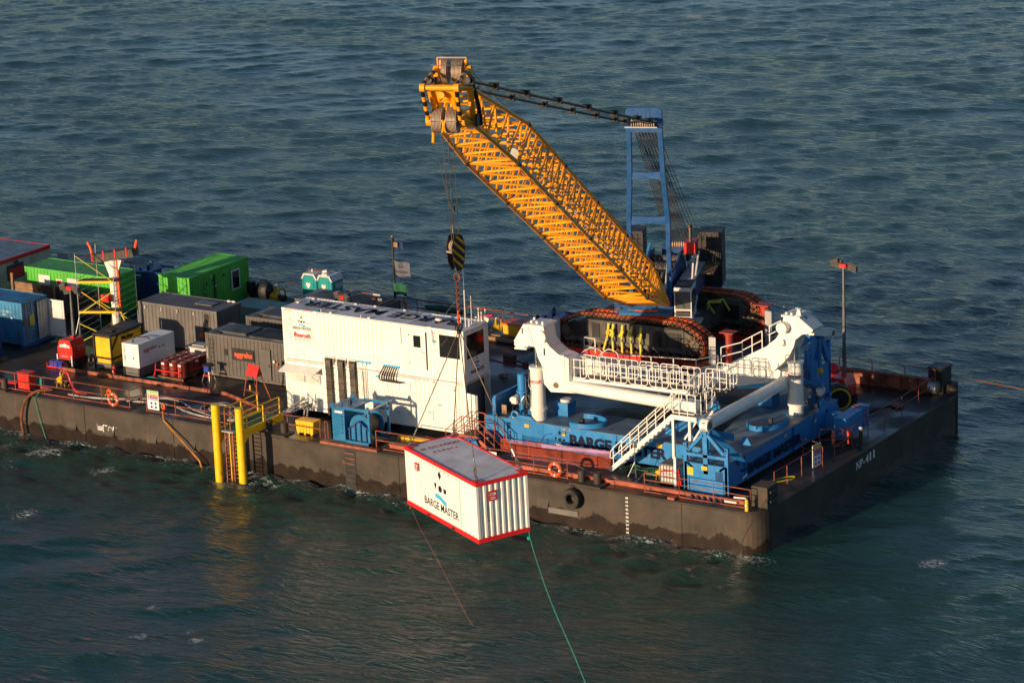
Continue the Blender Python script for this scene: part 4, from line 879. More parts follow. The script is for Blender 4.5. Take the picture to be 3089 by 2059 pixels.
b = MB(); b.tube([(-.15, 1.3, .6), (-.1, -1.2, -.6), (.2, -4.2, -2.6)], .018, 5); single('mooring_wire', b, 'wire', 'thin wire from near corner box down into the water', 'wire', (0, -1, -1))
b = MB(); b.tube(sag((-1.0, 23.8, .9), (26, 30.5, -1.5), .5), .012, 5); single('mooring_wire', b, 'orangerope', 'thin tow line leaving the far bow corner to the right', 'wire', (5, 25, 1))
b = MB(); b.tube(smooth([(-11.6, .62, 1.0), (-10.0, 1.0, .35), (-8.6, 1.1, .12), (-7.8, 1.0, .3), (-7.0, .6, 1.0)]), .015, 5); single('slack_wire', b, 'steel', 'slack thin wire hanging above the tyre fender bollards', 'wire', (-9, 1, .4))

# ================================================================ yellow boat landing
t = thing('boat_landing', 'yellow boat landing of two piles with platform and ladder', 'boat landing', (-32, -1.8, -2.3))
for x in (-32.72, -31.08):
    b = MB(); b.cyl((x, -2.0, -6), (x, -2.0, 2.0), .23, 24); p = part('pile', b, 'yellow', t); b = MB(); b.cyl((x, -2.0, 2.0), (x, -2.0, 2.05), .235, 24); part('pile_cap', b, 'palegold', p)
b = MB(); b.prism([(-32.6, -1.9, .55), (-31.2, -1.9, .55), (-31.2, 1.9, .55), (-32.6, 1.9, .55)], (0, 0, .06)); part('platform', b, 'greengrate', t)
for x in (-32.66, -31.14): b = MB(); b.box(x - .05, x + .05, -1.9, 1.95, .25, .68); part('side_beam', b, 'yellow', t); b = MB(); b.prism([(x - .04, -1.9, -.35), (x - .04, -1.2, .25), (x - .04, -1.9, .25)], (.08, 0, 0)); part('gusset', b, 'yellow', t)
for x in (-32.66, -31.14):
    pts = [(x, -1.3, .65), (x, .2, .65), (x, 1.7, .65)]; P = [V(p) for p in pts]
    for p in P: rod('handrail_post', p, p + Z * 1.02, .038, 'yellow', t, n=8)
    for h in (1.02, .66, .33): rod('handrail', P[0] + Z * h, P[-1] + Z * h, .034 if h > 1 else .022, 'yellow', t, n=8)
for x in (-32.15, -31.62): rod('ladder_stile', (x, -2.0, -3.2), (x, -1.95, .45), .05, 'railred2', t, box=(.05, .10)); rod('ladder_stile', (x, -1.6, -2.6), (x, -1.6, .4), .05, 'yellow', t, box=(.06, .06)) if x < -32 else None
for i in range(12): rod('rung', (-32.15, -1.98, .25 - .24 * i), (-31.62, -1.98, .25 - .24 * i), .018, 'railred2', t); rod('rung', (-32.1, -1.6, .2 - .24 * i), (-31.65, -1.6, .2 - .24 * i), .022, 'yellow', t)
for x in (-32.3, -31.95): rod('ladder_top', (x, -1.75, .4), (x, -1.75, 1.7), .03, 'railred2', t, n=8)
b = MB(); b.box(-32.3, -31.5, -2.1, -1.85, .56, .62); part('step', b, 'alu', t)
for k in range(3): b = MB(); b.cyl((-30.95, -1.9 + .0, 1.2 + .3 * k), (-30.8, -1.9, 1.2 + .3 * k), .03, 8); part('cleat', b, 'yellow2', t)
# yellow crate
t = thing('plastic_crate', 'bright yellow plastic crate behind the near railing', 'crate', (-28.9, 1.3, 0)); b = MB(); b.prism([(-29.42, .92, .1), (-28.3, .92, .1), (-28.25, .9, .78), (-29.47, .9, .78)], (0, .72, 0)); part('body', b, 'yellow2', t)
for k in range(5): b = MB(); b.box(-29.2 + .22 * k, -29.18 + .22 * k, .885, .9, .12, .7); part('rib', b, 'stickyellow', t)
for x in (-29.35, -28.9, -28.45): b = MB(); b.box(x - .06, x + .06, .95, 1.6, 0, .1); part('foot', b, 'yellow2', t)
# yellow box far
t = thing('plastic_crate', 'orange-yellow lidded box beyond the white gooseneck 1', 'crate', (-29.2, 22.8, 0)); b = MB(); b.prism([(-29.6, 22.3, .1), (-28.3, 22.3, .1), (-28.2, 22.3, .85), (-29.7, 22.3, .85)], (0, 1.0, 0)); part('body', b, 'yellow2', t); b = MB(); b.box(-29.75, -28.15, 22.2, 23.4, .85, .95); part('lid', b, 'orange', t); MATS
for k in range(2): b = MB(); b.box(-29.4 + .6 * k, -29.15 + .6 * k, 22.5, 22.7, .95, .956); part('sticker', b, 'lightgrey', t)
b = MB(); b.tube([(-33.5, 21.4, .18), (-25.5, 21.2, .18)], .14, 10); b.box(-33.5, -25.5, 21.6, 21.75, 0, .35); single('timber_bumper', b, 'timber2', 'long brown timber bumper on far deck behind control room', 'beam', (-30, 21.4, .1))
# toilets
def toilet(x, label, sticker):
    t = thing('portable_toilet', label, 'portable toilet', (x, 23.2, 0), group='teal portable toilets'); w = 1.12; y0, y1 = 22.75, 23.9
    x0, x1 = x - w / 2, x + w / 2; b = MB(); b.box(x0, x1, y0, y1, .1, 1.98); part('body', b, 'teal', t)
    b = MB(); b.box(x0 + .18, x1 - .24, y0 - .025, y0, .2, 1.95); d = part('door', b, 'teal', t); b = MB(); b.box(x1 - .34, x1 - .27, y0 - .06, y0 - .026, 1.0, 1.1); part('lock', b, 'black', d)
    plaque('heart_sign', (x - .08, y0 - .03, 1.55), X, Z, [(0, -.22), (.17, .02), (.15, .16), (.06, .19), (0, .14), (-.06, .19), (-.15, .16), (-.17, .02)], 'plastwhite', t)
    for xx in (x0 + .04, x1 - .08): b = MB(); b.box(xx, xx + .05, y0 - .03, y0, .12, 1.9); part('corner_rib', b, 'teal', t)
    b = MB(); b.prism([(x0, y0, 1.98), (x1, y0, 1.98), (x1 - .20, y0, 2.24), (x0 + .20, y0, 2.24)], (0, y1 - y0, 0)); part('body_top', b, 'teal', t)
    b = MB(); b.prism([(x0 - .05, y0 - .06, 1.95), (x0 + .03, y0 - .06, 1.95), (x0 + .23, y0 - .06, 2.23), (x1 - .23, y0 - .06, 2.23), (x1 - .03, y0 - .06, 1.95), (x1 + .05, y0 - .06, 1.95), (x1 - .16, y0 - .06, 2.33), (x0 + .16, y0 - .06, 2.33)], (0, y1 - y0 + .10, 0)); part('roof', b, 'plastwhite', t)
    b = MB(); b.cyl((x - .1, y0 + .5, 2.32), (x - .1, y0 + .5, 2.5), .06, 10); part('vent_pipe', b, 'plastwhite', t)
    for k in range(2): b = MB(); b.beam((x0 + .3, y0 - .03, .6 + .0), (x1 - .3, y0 - .03, 1.1), .01, .03); part('door_groove', b, 'deepblue', t)
    if sticker: plaque('sticker', (x1, y0 + .3, 1.45), Y, Z, [(0, 0), (.8, 0), (.8, .32), (0, .32)], 'lightgrey', t)
    return t
toilet(-44.45, 'left one of two teal portable toilets with heart signs', False); toilet(-43.25, 'right one of two teal portable toilets with side sticker', True)
b = MB(); b.tube([(-44.9, 23.3, 2.42), (-43.4, 23.2, 2.4), (-42.75, 23.1, 2.05), (-42.5, 22.9, .1)], .03); single('lashing_strap', b, 'railred', 'thin red lashing strap over the two teal toilets', 'strap', (-43.5, 23.2, 2.3))
b = MB(); b.box(-43.5, -43.1, 22.8, 23.1, 2.31, 2.4); b.cyl((-43.45, 22.9, 2.5), (-43.1, 22.9, 2.6), .1, 10); single('deck_lamp', b, 'plastwhite', 'small white lamp on top of the right toilet', 'lamp', (-43.3, 22.9, 2.4))
# dark bins by the railing
for x, l, w in ((-49.3, 'narrow dark drum on far deck right of green container', .3), (-48.2, 'bulky dark covered reel on far deck left of toilets', .62)):
    b = MB(); b.cyl((x, 23.0, .05), (x, 23.0, 1.25), w, 16) if w < .5 else b.sph((x, 23.0, .7), .75, sc=(1.05, .7, .95)); single('covered_drum', b, 'black', l, 'drum', (x, 23, 0))
extinguisher((-49.05, 22.3), 'dark red far extinguisher beside the narrow dark drum')
b = MB(); b.sph((-37.9, 24.0, .5), .62, 14, 8, (2.6, .4, .35)); single('net_heap', b, 'netgreen', 'long dark green net heap behind the control room roof', 'net', (-34.5, 24, .3)); bpy.data.objects['net_heap'].location = (-31.6, 24.0, .55)
# flag pole
t = thing('flag_pole', 'dark flag pole with three small flags behind control room', 'flag pole', (-37.2, 21.8, 0)); b = MB(); b.cyl((-37.2, 21.8, 0), (-37.2, 21.8, 5.6), .09, 10, r2=.06); part('pole', b, 'darkmetal', t); b = MB(); b.sph((-37.2, 21.8, 5.68), .1); part('finial', b, 'bronze', t)
def flag(z0, z1, w, m, label, ph, print_=None):
    b = MB(); nx, nz = 14, 5
    for i in range(nx + 1):
        for j in range(nz + 1):
            u = i / nx; v_ = j / nz; b.v.append((-37.27 + w * u, 21.8 + .10 * math.sin(u * 9 + ph + v_), z0 + (z1 - z0) * v_ - .12 * u + .05 * math.sin(u * 7 + ph)))
    b.f = [(i * (nz + 1) + j, (i + 1) * (nz + 1) + j, (i + 1) * (nz + 1) + j + 1, i * (nz + 1) + j + 1) for i in range(nx) for j in range(nz)]; b.sm = True
    return part('flag', b, m, t, label)
flag(4.9, 5.5, .85, 'flagblue', 'top flag, dark blue with a tan emblem', 0); flag(3.3, 4.2, 1.35, 'flagwhite_shade', 'middle flag, white coloured dark as in shade, with a dark name', 1.5); flag(2.1, 2.8, 1.0, 'flaggreen_shade', 'bottom flag, green', 3)
b = MB(); b.box(-37.05, -36.75, 21.68, 21.70, 5.05, 5.35); part('flag_emblem', b, 'bronze', t); text('lettering', 'BARGE MASTER', (-37.1, 21.66, 3.45), X, Z, .13, 'navy', t, width=1.0, th=.01); bm_emblem((-36.65, 21.66, 3.83), X, Z, .28, t, wave=None)
# person in hi-vis
t = thing('person', 'person in green hi-vis overall and yellow helmet bending at flag pole', 'person', (-37.45, 21.3, 0)); px_, py_ = -37.5, 21.2
me = bpy.data.meshes.new('body'); J = [(0, 0, .92), (0.06, 0, 1.15), (.20, -.05, 1.38), (.26, -.08, 1.48), (.30, -.12, 1.60), (-.02, .13, .88), (.04, .15, .48), (-.02, .15, .08), (.10, .12, .05), (-.02, -.13, .88), (.10, -.16, .48), (.0, -.16, .08), (.12, -.18, .05), (.22, .18, 1.36), (.38, .22, 1.12), (.52, .12, .96), (.20, -.24, 1.36), (.36, -.30, 1.12), (.52, -.22, .98)]
Ed = [(0, 1), (1, 2), (2, 3), (3, 4), (0, 5), (5, 6), (6, 7), (7, 8), (0, 9), (9, 10), (10, 11), (11, 12), (2, 13), (13, 14), (14, 15), (2, 16), (16, 17), (17, 18)]
Rr = [.15, .15, .15, .07, .09, .10, .075, .055, .045, .10, .075, .055, .045, .07, .055, .04, .07, .055, .04]
me.from_pydata([(px_ + a - (-37.45 - px_) * 0, py_ + c, z) for a, c, z in J], Ed, []); o = bpy.data.objects.new('body', me); COL.objects.link(o)
sk = o.modifiers.new('s', 'SKIN'); 
for i, r_ in enumerate(Rr): me.skin_vertices[0].data[i].radius = (r_, r_)
me.skin_vertices[0].data[0].use_root = True
ss = o.modifiers.new('u', 'SUBSURF'); ss.levels = 1; ss.render_levels = 1
dg = bpy.context.evaluated_depsgraph_get(); m2 = bpy.data.meshes.new_from_object(o.evaluated_get(dg)); bpy.data.objects.remove(o); inv = ROOTS[t.name]
for v in m2.vertices: v.co = inv @ v.co
m2.materials.clear(); m2.materials.append(MATS['hivis']); finish(m2); o = bpy.data.objects.new('body', m2); COL.objects.link(o); o.parent = t
b = MB(); b.sph((px_ + .33, py_ - .13, 1.66), .105, sc=(1, .9, 1.15)); part('head', b, 'skin', t); b = MB(); b.sph((px_ + .33, py_ - .13, 1.73), .135, sc=(1.1, 1, .75)); b.cyl((px_ + .35, py_ - .13, 1.70), (px_ + .36, py_ - .13, 1.715), .16, 12); part('helmet', b, 'yellow', t)
for (a, c) in ((.55, .10), (.55, -.20)): b = MB(); b.sph((px_ + a, py_ + c, .94), .05, 8, 5, (1.1, .8, 1.3)); part('glove', b, 'inkorange', t)
b = MB(); b.torus((px_ + .10, py_ - .02, 1.2), V((.4, 0, 1)), .165, .025, 16, 5); part('reflective_band', b, 'inkorange', t)
# ================================================================ control room: two stacked white containers
OX, OY = -32.26, 3.89; HC = 2.895
K = dict(world=False)
cl = container('control_room_lower', 'lower white forty-foot container of the stacked pair, with open door leaf', 'container', (OX, OY, .35), 12.19, 2.44, HC, m='white', group='stacked white control containers', front=[(.11, 2.7, 'c', .14, 1.5), (.11, 2.7, 'f', 1.5, 2.75), (2.7, 6.4, 'c'), (6.4, 8.8, 'f', 1.9, 2.75), (6.4, 8.8, 'c', .9, 1.9), (8.8, 10.2, 'c', .9, 2.75), (6.4, 10.2, 'f', .14, .9), (10.2, 11.6, 'f'), (11.6, 12.08, 'c')], endpat='none')
cu = container('control_room_upper', 'upper white forty-foot container with dark corner windows and big roof lettering', 'container', (OX, OY, .35 + HC + .02), 12.19, 2.44, HC, m='white', roof='roofwhite', group='stacked white control containers',
               front=[(.11, 2.2, 'c'), (2.2, 2.5, 'f'), (2.5, 6.85, 'c'), (6.85, 8.2, 'f'), (8.2, 8.5, 'c'), (8.5, 9.85, 'f'), (9.85, 10.4, 'c'), (10.4, 12.08, 'f', 1.15, 2.78), (10.4, 12.08, 'c', .14, 1.15)], endpat='none')
# upper
w = tb(cu, 'corner_window', 'white', 10.5, 12.05, -.03, .03, 1.22, 2.68); tb(w, 'pane', 'glass', 10.62, 11.95, -.04, -.031, 1.32, 2.58)
b = MB(); b.beam((10.75, -.045, 1.95), (11.2, -.045, 2.45), .02, .05); part('wiper', b, 'darkmetal', w, world=False)
tb(cu, 'end_wall', 'white', 12.13, 12.17, .11, 2.33, .14, 2.79)
w = tb(cu, 'end_window', 'white', 12.15, 12.20, .18, 2.05, 1.15, 2.72); tb(w, 'pane', 'glass', 12.20, 12.21, .28, 1.95, 1.27, 2.60)
b = MB(); b.corr((12.172, .11, .14), Y, Z, X, 2.2, 1.0, pitch=.3, depth=-.02); part('end_panel', b, 'white', cu, world=False)
d = tb(cu, 'door', 'white2', 8.6, 9.72, -.05, .03, .45, 2.58); tb(d, 'pane', 'glass', 8.93, 9.40, -.06, -.051, 1.68, 2.34); tb(d, 'door_handle', 'steel', 9.50, 9.66, -.09, -.051, 1.42, 1.46)
for zz in (.7, 2.3): tb(d, 'hinge', 'steel', 8.6, 8.68, -.07, -.05, zz, zz + .12)
tb(cu, 'door_gap', 'darkmetal', 9.72, 9.76, -.035, .03, .45, 2.58)
l = tb(cu, 'louvre_panel', 'white2', 6.96, 8.08, -.04, .03, 1.76, 2.68)
for k in range(14): b = MB(); b.box(7.04, 8.0, -.055, -.04, 1.82 + k * .06, 1.85 + k * .06); part('louvre_slat', b, 'lightgrey' if False else 'white', l, world=False)
for x in (2.32, 10.0): tb(cu, 'top_casting', 'white2', x - .12, x + .12, -.03, .1, 2.66, 2.92)
for x in (2.85, 10.0): tb(cl, 'top_casting', 'white2', x - .12, x + .12, -.03, .1, 2.66, 2.88)
for z in (2.80,): tb(cu, 'red_seam', 'liftred', .2, 2.2, -.012, -.002, z + .05, z + .08); tb(cu, 'red_seam', 'railred', 2.5, 9.8, -.012, -.002, z + .03, z + .05)
tb(cl, 'seam', 'railred', .2, 12.0, -.012, .0, 2.86, 2.885); tb(cl, 'seam', 'railred', 12.15, 12.20, .15, 2.3, 2.86, 2.885)
for cc in (cl, cu):
    for x in (.15, 11.6): tb(cc, 'warning_tape', 'stickyellow', x, x + .38, -.018, .0, 2.74, 2.78)
b = MB(); b.box(12.203, 12.206, .2, .5, 2.78, 2.82); b.box(12.203, 12.206, 1.95, 2.25, 2.78, 2.82); part('warning_tape', b, 'stickyellow', cu, world=False)
# cable openings and vertical cable runs
for i, (x0, x1) in enumerate(((2.88, 3.48), (3.72, 4.28), (4.52, 4.90))):
    tb(cu, 'cable_opening', 'contgrey', x0 - .08, x1 + .02, -.03, .03, .02, .42)
    g = tb(cu, 'opening_frame', 'white2', x0 - .12, x1 + .06, -.07, -.02, .36, .42)
    b = MB(); n = 9
    for k in range(n): b.tube(smooth([(x0 + .08 + .045 * k, .05, .36), (x0 + .08 + .043 * k, -.16, .26), (x0 + .10 + .04 * k, -.20, -.1), (x0 + .10 + .04 * k, -.16, -.8), (x0 + .12 + .04 * k, -.17, -2.0), (x0 + .12 + .04 * k, -.16, -2.95)], 3), .024, 5)
    part('cable_bundle', b, 'wire', cu, world=False)
    tb(cl, 'cable_tray', 'trackframe', x0 + .03, x0 + .46, -.12, -.04, .05, 2.85)
    for k in range(7): tb(cl, 'tray_clamp', 'darkmetal', x0 + .05, x0 + .50, -.20, -.19, .3 + k * .4, .34 + k * .4)
for x0, x1 in ((5.06, 5.92), (6.83, 7.88)): tb(cu, 'hook_rack', 'skyblue', x0, x1, -.07, -.02, .33, .43)
tb(cl, 'hook_rack', 'skyblue', 6.3, 6.5, -.07, -.02, 2.55, 2.66); tb(cu, 'hook_rack', 'skyblue', 10.15, 10.35, -.07, -.02, 2.1, 2.18)
b = MB()
for k in range(5): b.tube(smooth([(5.12 + .16 * k, -.06, .36), (5.3 + .09 * k, -.1, .0), (5.34 + .07 * k, -.08, -.8), (5.36 + .07 * k, -.08, -1.9)], 3), .014, 4)
part('hanging_chain', b, 'steel', cu, world=False)
b = MB()
for k in range(7): b.tube(smooth([(6.92 + .14 * k, -.08, .36), (6.75 + .15 * k, -.22, .0), (6.60 + .16 * k, -.18, -.32), (6.75 + .17 * k, -.2, -.46), (7.0 + .2 * k, -.15, -.42)], 4), .038, 6)
part('looped_cable', b, 'rubber', cu, world=False)
b = MB(); b.tube([(10.15, -.05, 2.75), (10.18, -.05, 2.2), (10.3, -.05, 1.95)], .015, 4); b.tube([(10.25, -.05, 2.7), (10.28, -.05, 2.2)], .012, 4); part('hanging_chain', b, 'wire', cu, world=False)
# canopy flap
b = MB(); b.prism([(.05, -.02, 2.52), (2.55, -.02, 2.52), (2.45, -.72, 2.28), (.05, -.72, 2.28)], (0, 0, .03)); f = part('canopy_flap', b, 'lightgrey', cl, world=False); f.data.materials[0] = MATS['white2']
for x in (.15, 2.3): b = MB(); b.tube([(x, -.7, 2.28), (x, -.02, 1.75)], .015, 4); part('flap_stay', b, 'steel', f, world=False)
for x in (.35, 1.45): l = tb(cl, 'vent_grille', 'lightgrey', x, x + 1.0, -.03, .02, 1.62, 2.12); [tb(l, 'grille_slat', 'white2', x + .04, x + .96, -.045, -.031, 1.66 + .075 * j, 1.69 + .075 * j) for j in range(6)]
tb(cl, 'mesh_patch', 'white2', 1.3, 2.0, -.04, .02, .35, 1.0)
for k in range(4):
    b = MB(); b.cyl((1.15 + .2 * (k % 3), -.12, .62 + .08 * (k // 2)), (1.15 + .2 * (k % 3), .02, .62 + .08 * (k // 2)), .07, 10); part('hose_coupling', b, 'steel', cl, world=False)
for x, w_, z0, z1 in ((6.5, .5, 1.95, 2.5), (7.05, .75, 1.95, 2.5), (7.85, .7, 1.95, 2.5)): tb(cl, 'hatch_panel', 'white2', x, x + w_, -.005, .036, z0, z1)
d = tb(cl, 'door', 'white2', 10.32, 11.52, -.02, .04, .3, 2.66); tb(d, 'door_handle', 'steel', 10.35, 10.62, -.05, -.021, 1.45, 1.5)
for zz in (.4, 2.4): tb(d, 'hinge', 'steel', 11.44, 11.52, -.04, -.02, zz, zz + .1)
d = tb(cl, 'hatch_door', 'white2', 9.55, 10.0, -.02, .04, .5, 1.1); tb(d, 'door_handle', 'steel', 9.7, 9.95, -.05, -.021, .95, 1.0)
for x in (7.7, 8.4): b = MB(); b.prism([(x, -.01, .72), (x + .06, -.01, .72), (x + .03, -.01, .62)], (0, .03, 0)); part('vent_drop', b, 'black', cl, world=False)
# open rear bay + door leaves at the +x end
tb(cl, 'inner_wall', 'contgrey', 11.95, 12.0, .1, 2.35, .15, 2.78)
b = MB(); b.prism([(12.13, .12, .02), (12.95, -.10, .02), (12.98, -.04, .02), (12.16, .18, .02)], (0, 0, 2.32)); d = part('door_leaf', b, 'white', cl, world=False)
b = MB(); b.box(12.15, 12.19, 1.9, 2.36, .1, 2.8); part('door_leaf', b, 'lightgrey', cl, world=False)
b = MB(); b.cyl((12.55, -.04, .05), (12.55, -.04, 2.4), .02, 6); b.cyl((12.9, -.12, .05), (12.9, -.12, 2.35), .025, 6); part('locking_bar', b, 'steel', d, world=False)
# lettering
def CU(x, y, z): return (OX + x, OY + y, .35 + HC + .02 + z)
bm_emblem(CU(1.32, .0, 2.20), X, Z, .42, cu); text('lettering', 'BARGE MASTER', CU(.69, .0, 1.74), X, Z, .17, 'inkblack', cu, width=1.28, th=.012)
text('lettering', 'Rexroth', CU(.77, .0, 1.30), X, Z, .26, 'inkred', cu, width=1.14, bold=.02, th=.012); text('lettering', 'Bosch Group', CU(.80, .0, 1.10), X, Z, .14, 'inkgrey', cu, width=1.1, th=.012)
for i, ch in enumerate('DEMU118810'): text('lettering', ch, CU(.42 + .005 * i, .0, 2.60 - .205 * i), X, Z, .11, 'inkgrey', cu, th=.012)
for i, ch in enumerate('DEMU118811'): text('lettering', ch, (OX + 11.70, OY, .35 + 2.45 - .19 * i), X, Z, .10, 'inkgrey', cl, th=.012)
bm_emblem((OX + 12.215, OY + 1.2, 3.27 + .90), Y, Z, .42, cu); text('lettering', 'BARGE MASTER', (OX + 12.215, OY + .58, 3.27 + .38), Y, Z, .17, 'inkblack', cu, width=1.3, bold=.02)
text('lettering', 'DEMU 118811 0', (OX + 12.215, OY + .75, 3.27 + 2.72 - .02), Y, Z, .08, 'inkgrey', cu, width=1.0)
zr = .35 + 2 * HC + .02 + .008
tb(cu, 'roof_plate', 'roofwhite', 2.6, 8.5, .05, 2.38, HC - .012, HC - .004)
text('roof_lettering', 'BARGE MASTER', (OX + 11.1, 4.75 + .95, zr), -X, -Y, .98, 'navy', cu, width=10.5, bold=.02, th=.012)
text('roof_lettering', 'DEMU 118811', (OX + 8.0, 6.15, zr), -X, -Y, .26, 'inkblack', cu, width=2.6, th=.012)
plaque('roof_lettering', (OX + 4.9, 6.05, zr), X, Y, [(0, 0), (.34, 0), (.34, .26), (0, .26)], 'inkblack', cu, th=.012); plaque('roof_lettering', (OX + 4.9, 6.05, zr), X, Y, [(.03, .03), (.31, .03), (.31, .23), (.03, .23)], 'roofwhite', cu, th=.018); text('roof_lettering', '0', (OX + 5.12, 6.24, zr), -X, -Y, .16, 'inkblack', cu, th=.024)
plaque('roof_lettering', (OX + 11.2, 5.2, zr), X, Y, [(0, -.3), (.12, -.3), (.3, .3), (.12, .3)], 'skyblue', cu, th=.012); plaque('roof_lettering', (OX + 11.6, 4.7, zr), X, Y, circ(0, 0, .1), 'navy', cu, th=.012)
for x, y in ((.6, 2.2), (.25, 1.2), (3.5, 2.25), (4.8, 2.3), (6.8, 2.3), (3.3, .12), (5.9, .12)): b = MB(); b.sph((x, y, HC + .03), .07, 8, 5, (1.6, 1, .8)); part('roof_fitting', b, 'plastwhite', cu, world=False)
for x, y in ((-29.6, 4.0), (-26.9, 4.0)): b = MB(); b.cyl((x, y, zr), (x, y, zr + .15), .03, 6); part('roof_stud', b, 'plastwhite', cu)
for x in (OX + .3, OX + 6, OX + 11.8): b = MB(); b.box(x, x + .3, OY + .05, OY + 2.4, 0, .35); single('support_beam', b, 'deepblue', {0: 'blue support beam under left end of control room', 1: 'blue support beam under middle of control room', 2: 'blue support beam under right end of control room'}[int(round((x - OX - .3) / 5.8))], 'beam', (x, OY, 0), group='support beams under control room')
# antennas
def antenna(x, y, h, label, r=.03, whip=None):
    t = thing('antenna', label, 'antenna', (x, y, zr), group='antennas on the control room roof'); b = MB(); b.cyl((x, y, zr), (x, y, zr + h), r, 8); part('mast', b, 'plastwhite', t)
    if whip: b = MB(); b.cyl((x, y, zr + h), (x - .03, y, zr + whip), .012, 5); part('whip', b, 'steel', t)
    return t
a = antenna(-20.5, 4.8, 2.05, 'tallest whip antenna mast on the control room roof, with guy wires', .035, 4.05)
for p in ((-22.4, 5.0, zr), (-21.4, 5.9, zr), (-20.2, 6.3, zr), (-19.9, 6.2, zr - .3)): b = MB(); b.tube([(-20.5, 4.8, zr + 2.0), p], .01, 4); part('guy_wire', b, 'steel', a)
antenna(-20.45, 5.35, 1.6, 'white rod antenna right of the tallest one', .035); antenna(-20.5, 6.1, .75, 'short white antenna at the roof rear corner', .04); antenna(-20.42, 6.25, .5, 'shortest stubby antenna at the roof rear corner', .05)
for k, (x, y) in enumerate(((-20.35, 4.9), (-20.4, 5.05))): antenna(x, y, .42, ['front', 'rear'][k] + ' thin stub antenna at foot of tallest antenna', .035)
t = thing('signal_light', 'small red and green signal lamp stack on the control roof', 'lamp', (-20.1, 6.3, zr)); b = MB(); b.cyl((-20.15, 6.25, zr), (-20.15, 6.25, zr + .5), .025, 8); part('pole', b, 'steel', t)
for k, m in enumerate(('green', 'plastwhite', 'liftred')): b = MB(); b.cyl((-20.15, 6.25, zr + .5 + .09 * k), (-20.15, 6.25, zr + .58 + .09 * k), .055, 10); part('lens', b, m, t)
for k, (x, y) in enumerate(((-21.0, 5.1), (-20.3, 5.55))): b = MB(); b.cyl((x, y, zr), (x, y, zr + .3), .02, 6); b.sph((x, y, zr + .36), .09, sc=(1, 1, .7)); single('dome_antenna', b, 'plastwhite', ['white dome antenna left of tallest mast', 'white dome antenna right of tallest mast'][k], 'antenna', (x, y, zr), group='dome antennas')
b = MB(); b.sph((-22.5, 5.15, zr + .08), .12, sc=(2, 1, .8)); single('roof_lamp', b, 'plastwhite', 'flat white lamp on control room roof left of chain', 'lamp', (-22.5, 5.15, zr))
b = MB(); b.ob((-19.95, 6.1, zr + .18), (.14, 0, -.06), (0, .09, 0), (.04, 0, .1)); single('camera_housing', b, 'plastwhite', 'white camera housing on far right roof corner', 'camera', (-19.95, 6.1, zr))

# ================================================================ lifted container
RM = Mx.Translation((-1.746, -27.767, 8.783)) @ Mx.Rotation(rad(-26.78), 4, 'Z') @ Mx.Rotation(rad(.82), 4, 'Y') @ Mx.Rotation(rad(1.19), 4, 'X')
lc = container('lifted_container', 'white container with red frame hanging in crane slings over the water', 'container', (0, 0, 0), 6.058, 2.438, 2.57, m='white', roof='roofwhite', rot=RM, roofcorr=False, railm='liftred', endpat='wide',
               front=[(.11, .42, 'f'), (.42, 1.2, 'c'), (1.2, 4.75, 'f'), (4.75, 5.95, 'c')])
for z0, z1 in ((-.02, .16), (2.44, 2.585)):
    tb(lc, 'side_rail', 'liftred', 0, 6.06, -.025, .06, z0, z1); tb(lc, 'side_rail', 'liftred', 0, 6.06, 2.38, 2.46, z0, z1); tb(lc, 'end_rail', 'liftred', 6.0, 6.085, 0, 2.44, z0, z1); tb(lc, 'end_rail', 'liftred', -.02, .06, 0, 2.44, z0, z1)
for x in (1.75, 3.85): tb(lc, 'forklift_pocket', 'black', x, x + .3, -.03, -.026, .0, .1)
for x, y in ((0, 0), (5.65, 0), (0, 2.1), (5.65, 2.1)):
    tb(lc, 'corner_plate', 'liftred', x, x + .4, y, y + .34, 2.585, 2.60)
for k in range(10): tb(lc, 'tarp_hook', 'steel', 1.45 + .33 * k, 1.52 + .33 * k, -.035, -.02, 2.30, 2.33)
def LW(x, y, z): return RM @ V((x, y, z))
R3 = RM.to_3x3(); lx_, ly_, lz_ = R3 @ X, R3 @ Y, R3 @ Z
b = MB(); b.box(1.38, 4.65, -.02, .03, .25, 2.36); part('banner', b, 'inkwhite', lc, world=False)
bm_emblem(LW(3.02, -.022, 1.50), lx_, lz_, .98, lc); text('lettering', 'BARGE MASTER', LW(1.60, -.022, .52), lx_, lz_, .33, 'navy', lc, width=2.9, bold=.012)
def ccc(o, r_, u_, s):
    plaque('logo', o, r_, u_, [(0, 0), (s, 0), (s, 1.18 * s), (0, 1.18 * s)], 'liftred', lc, th=.02)
    text('logo_lettering', 'CCC', V(o) + V(r_) * s * .1 + V(u_) * s * .62, r_, u_, s * .32, 'inkwhite', lc, width=s * .5, bold=.03, th=.03); plaque('logo_lettering', V(o) + V(r_) * s * .76 + V(u_) * s * .78, r_, u_, circ(0, 0, s * .16), 'inkwhite', lc, th=.03)
    for k in range(2): plaque('logo_lettering', o, r_, u_, [(s * .2, s * (.35 - .18 * k)), (s * .8, s * (.35 - .18 * k)), (s * .8, s * (.43 - .18 * k)), (s * .2, s * (.43 - .18 * k))], 'inkwhite', lc, th=.03)
ccc(LW(.86, 0, 1.76), lx_, lz_, .30); ccc(LW(6.06, .57, 1.70), ly_, lz_, .37)
text('lettering', 'OEFU 000250 8', LW(.84, 0, 1.65), -lz_, lx_, .06, 'inkblack', lc, width=.85); text('lettering', 'OEFU 000250 8', LW(6.065, .45, 2.15), -lz_, ly_, .08, 'inkblack', lc, width=1.3, th=.02)
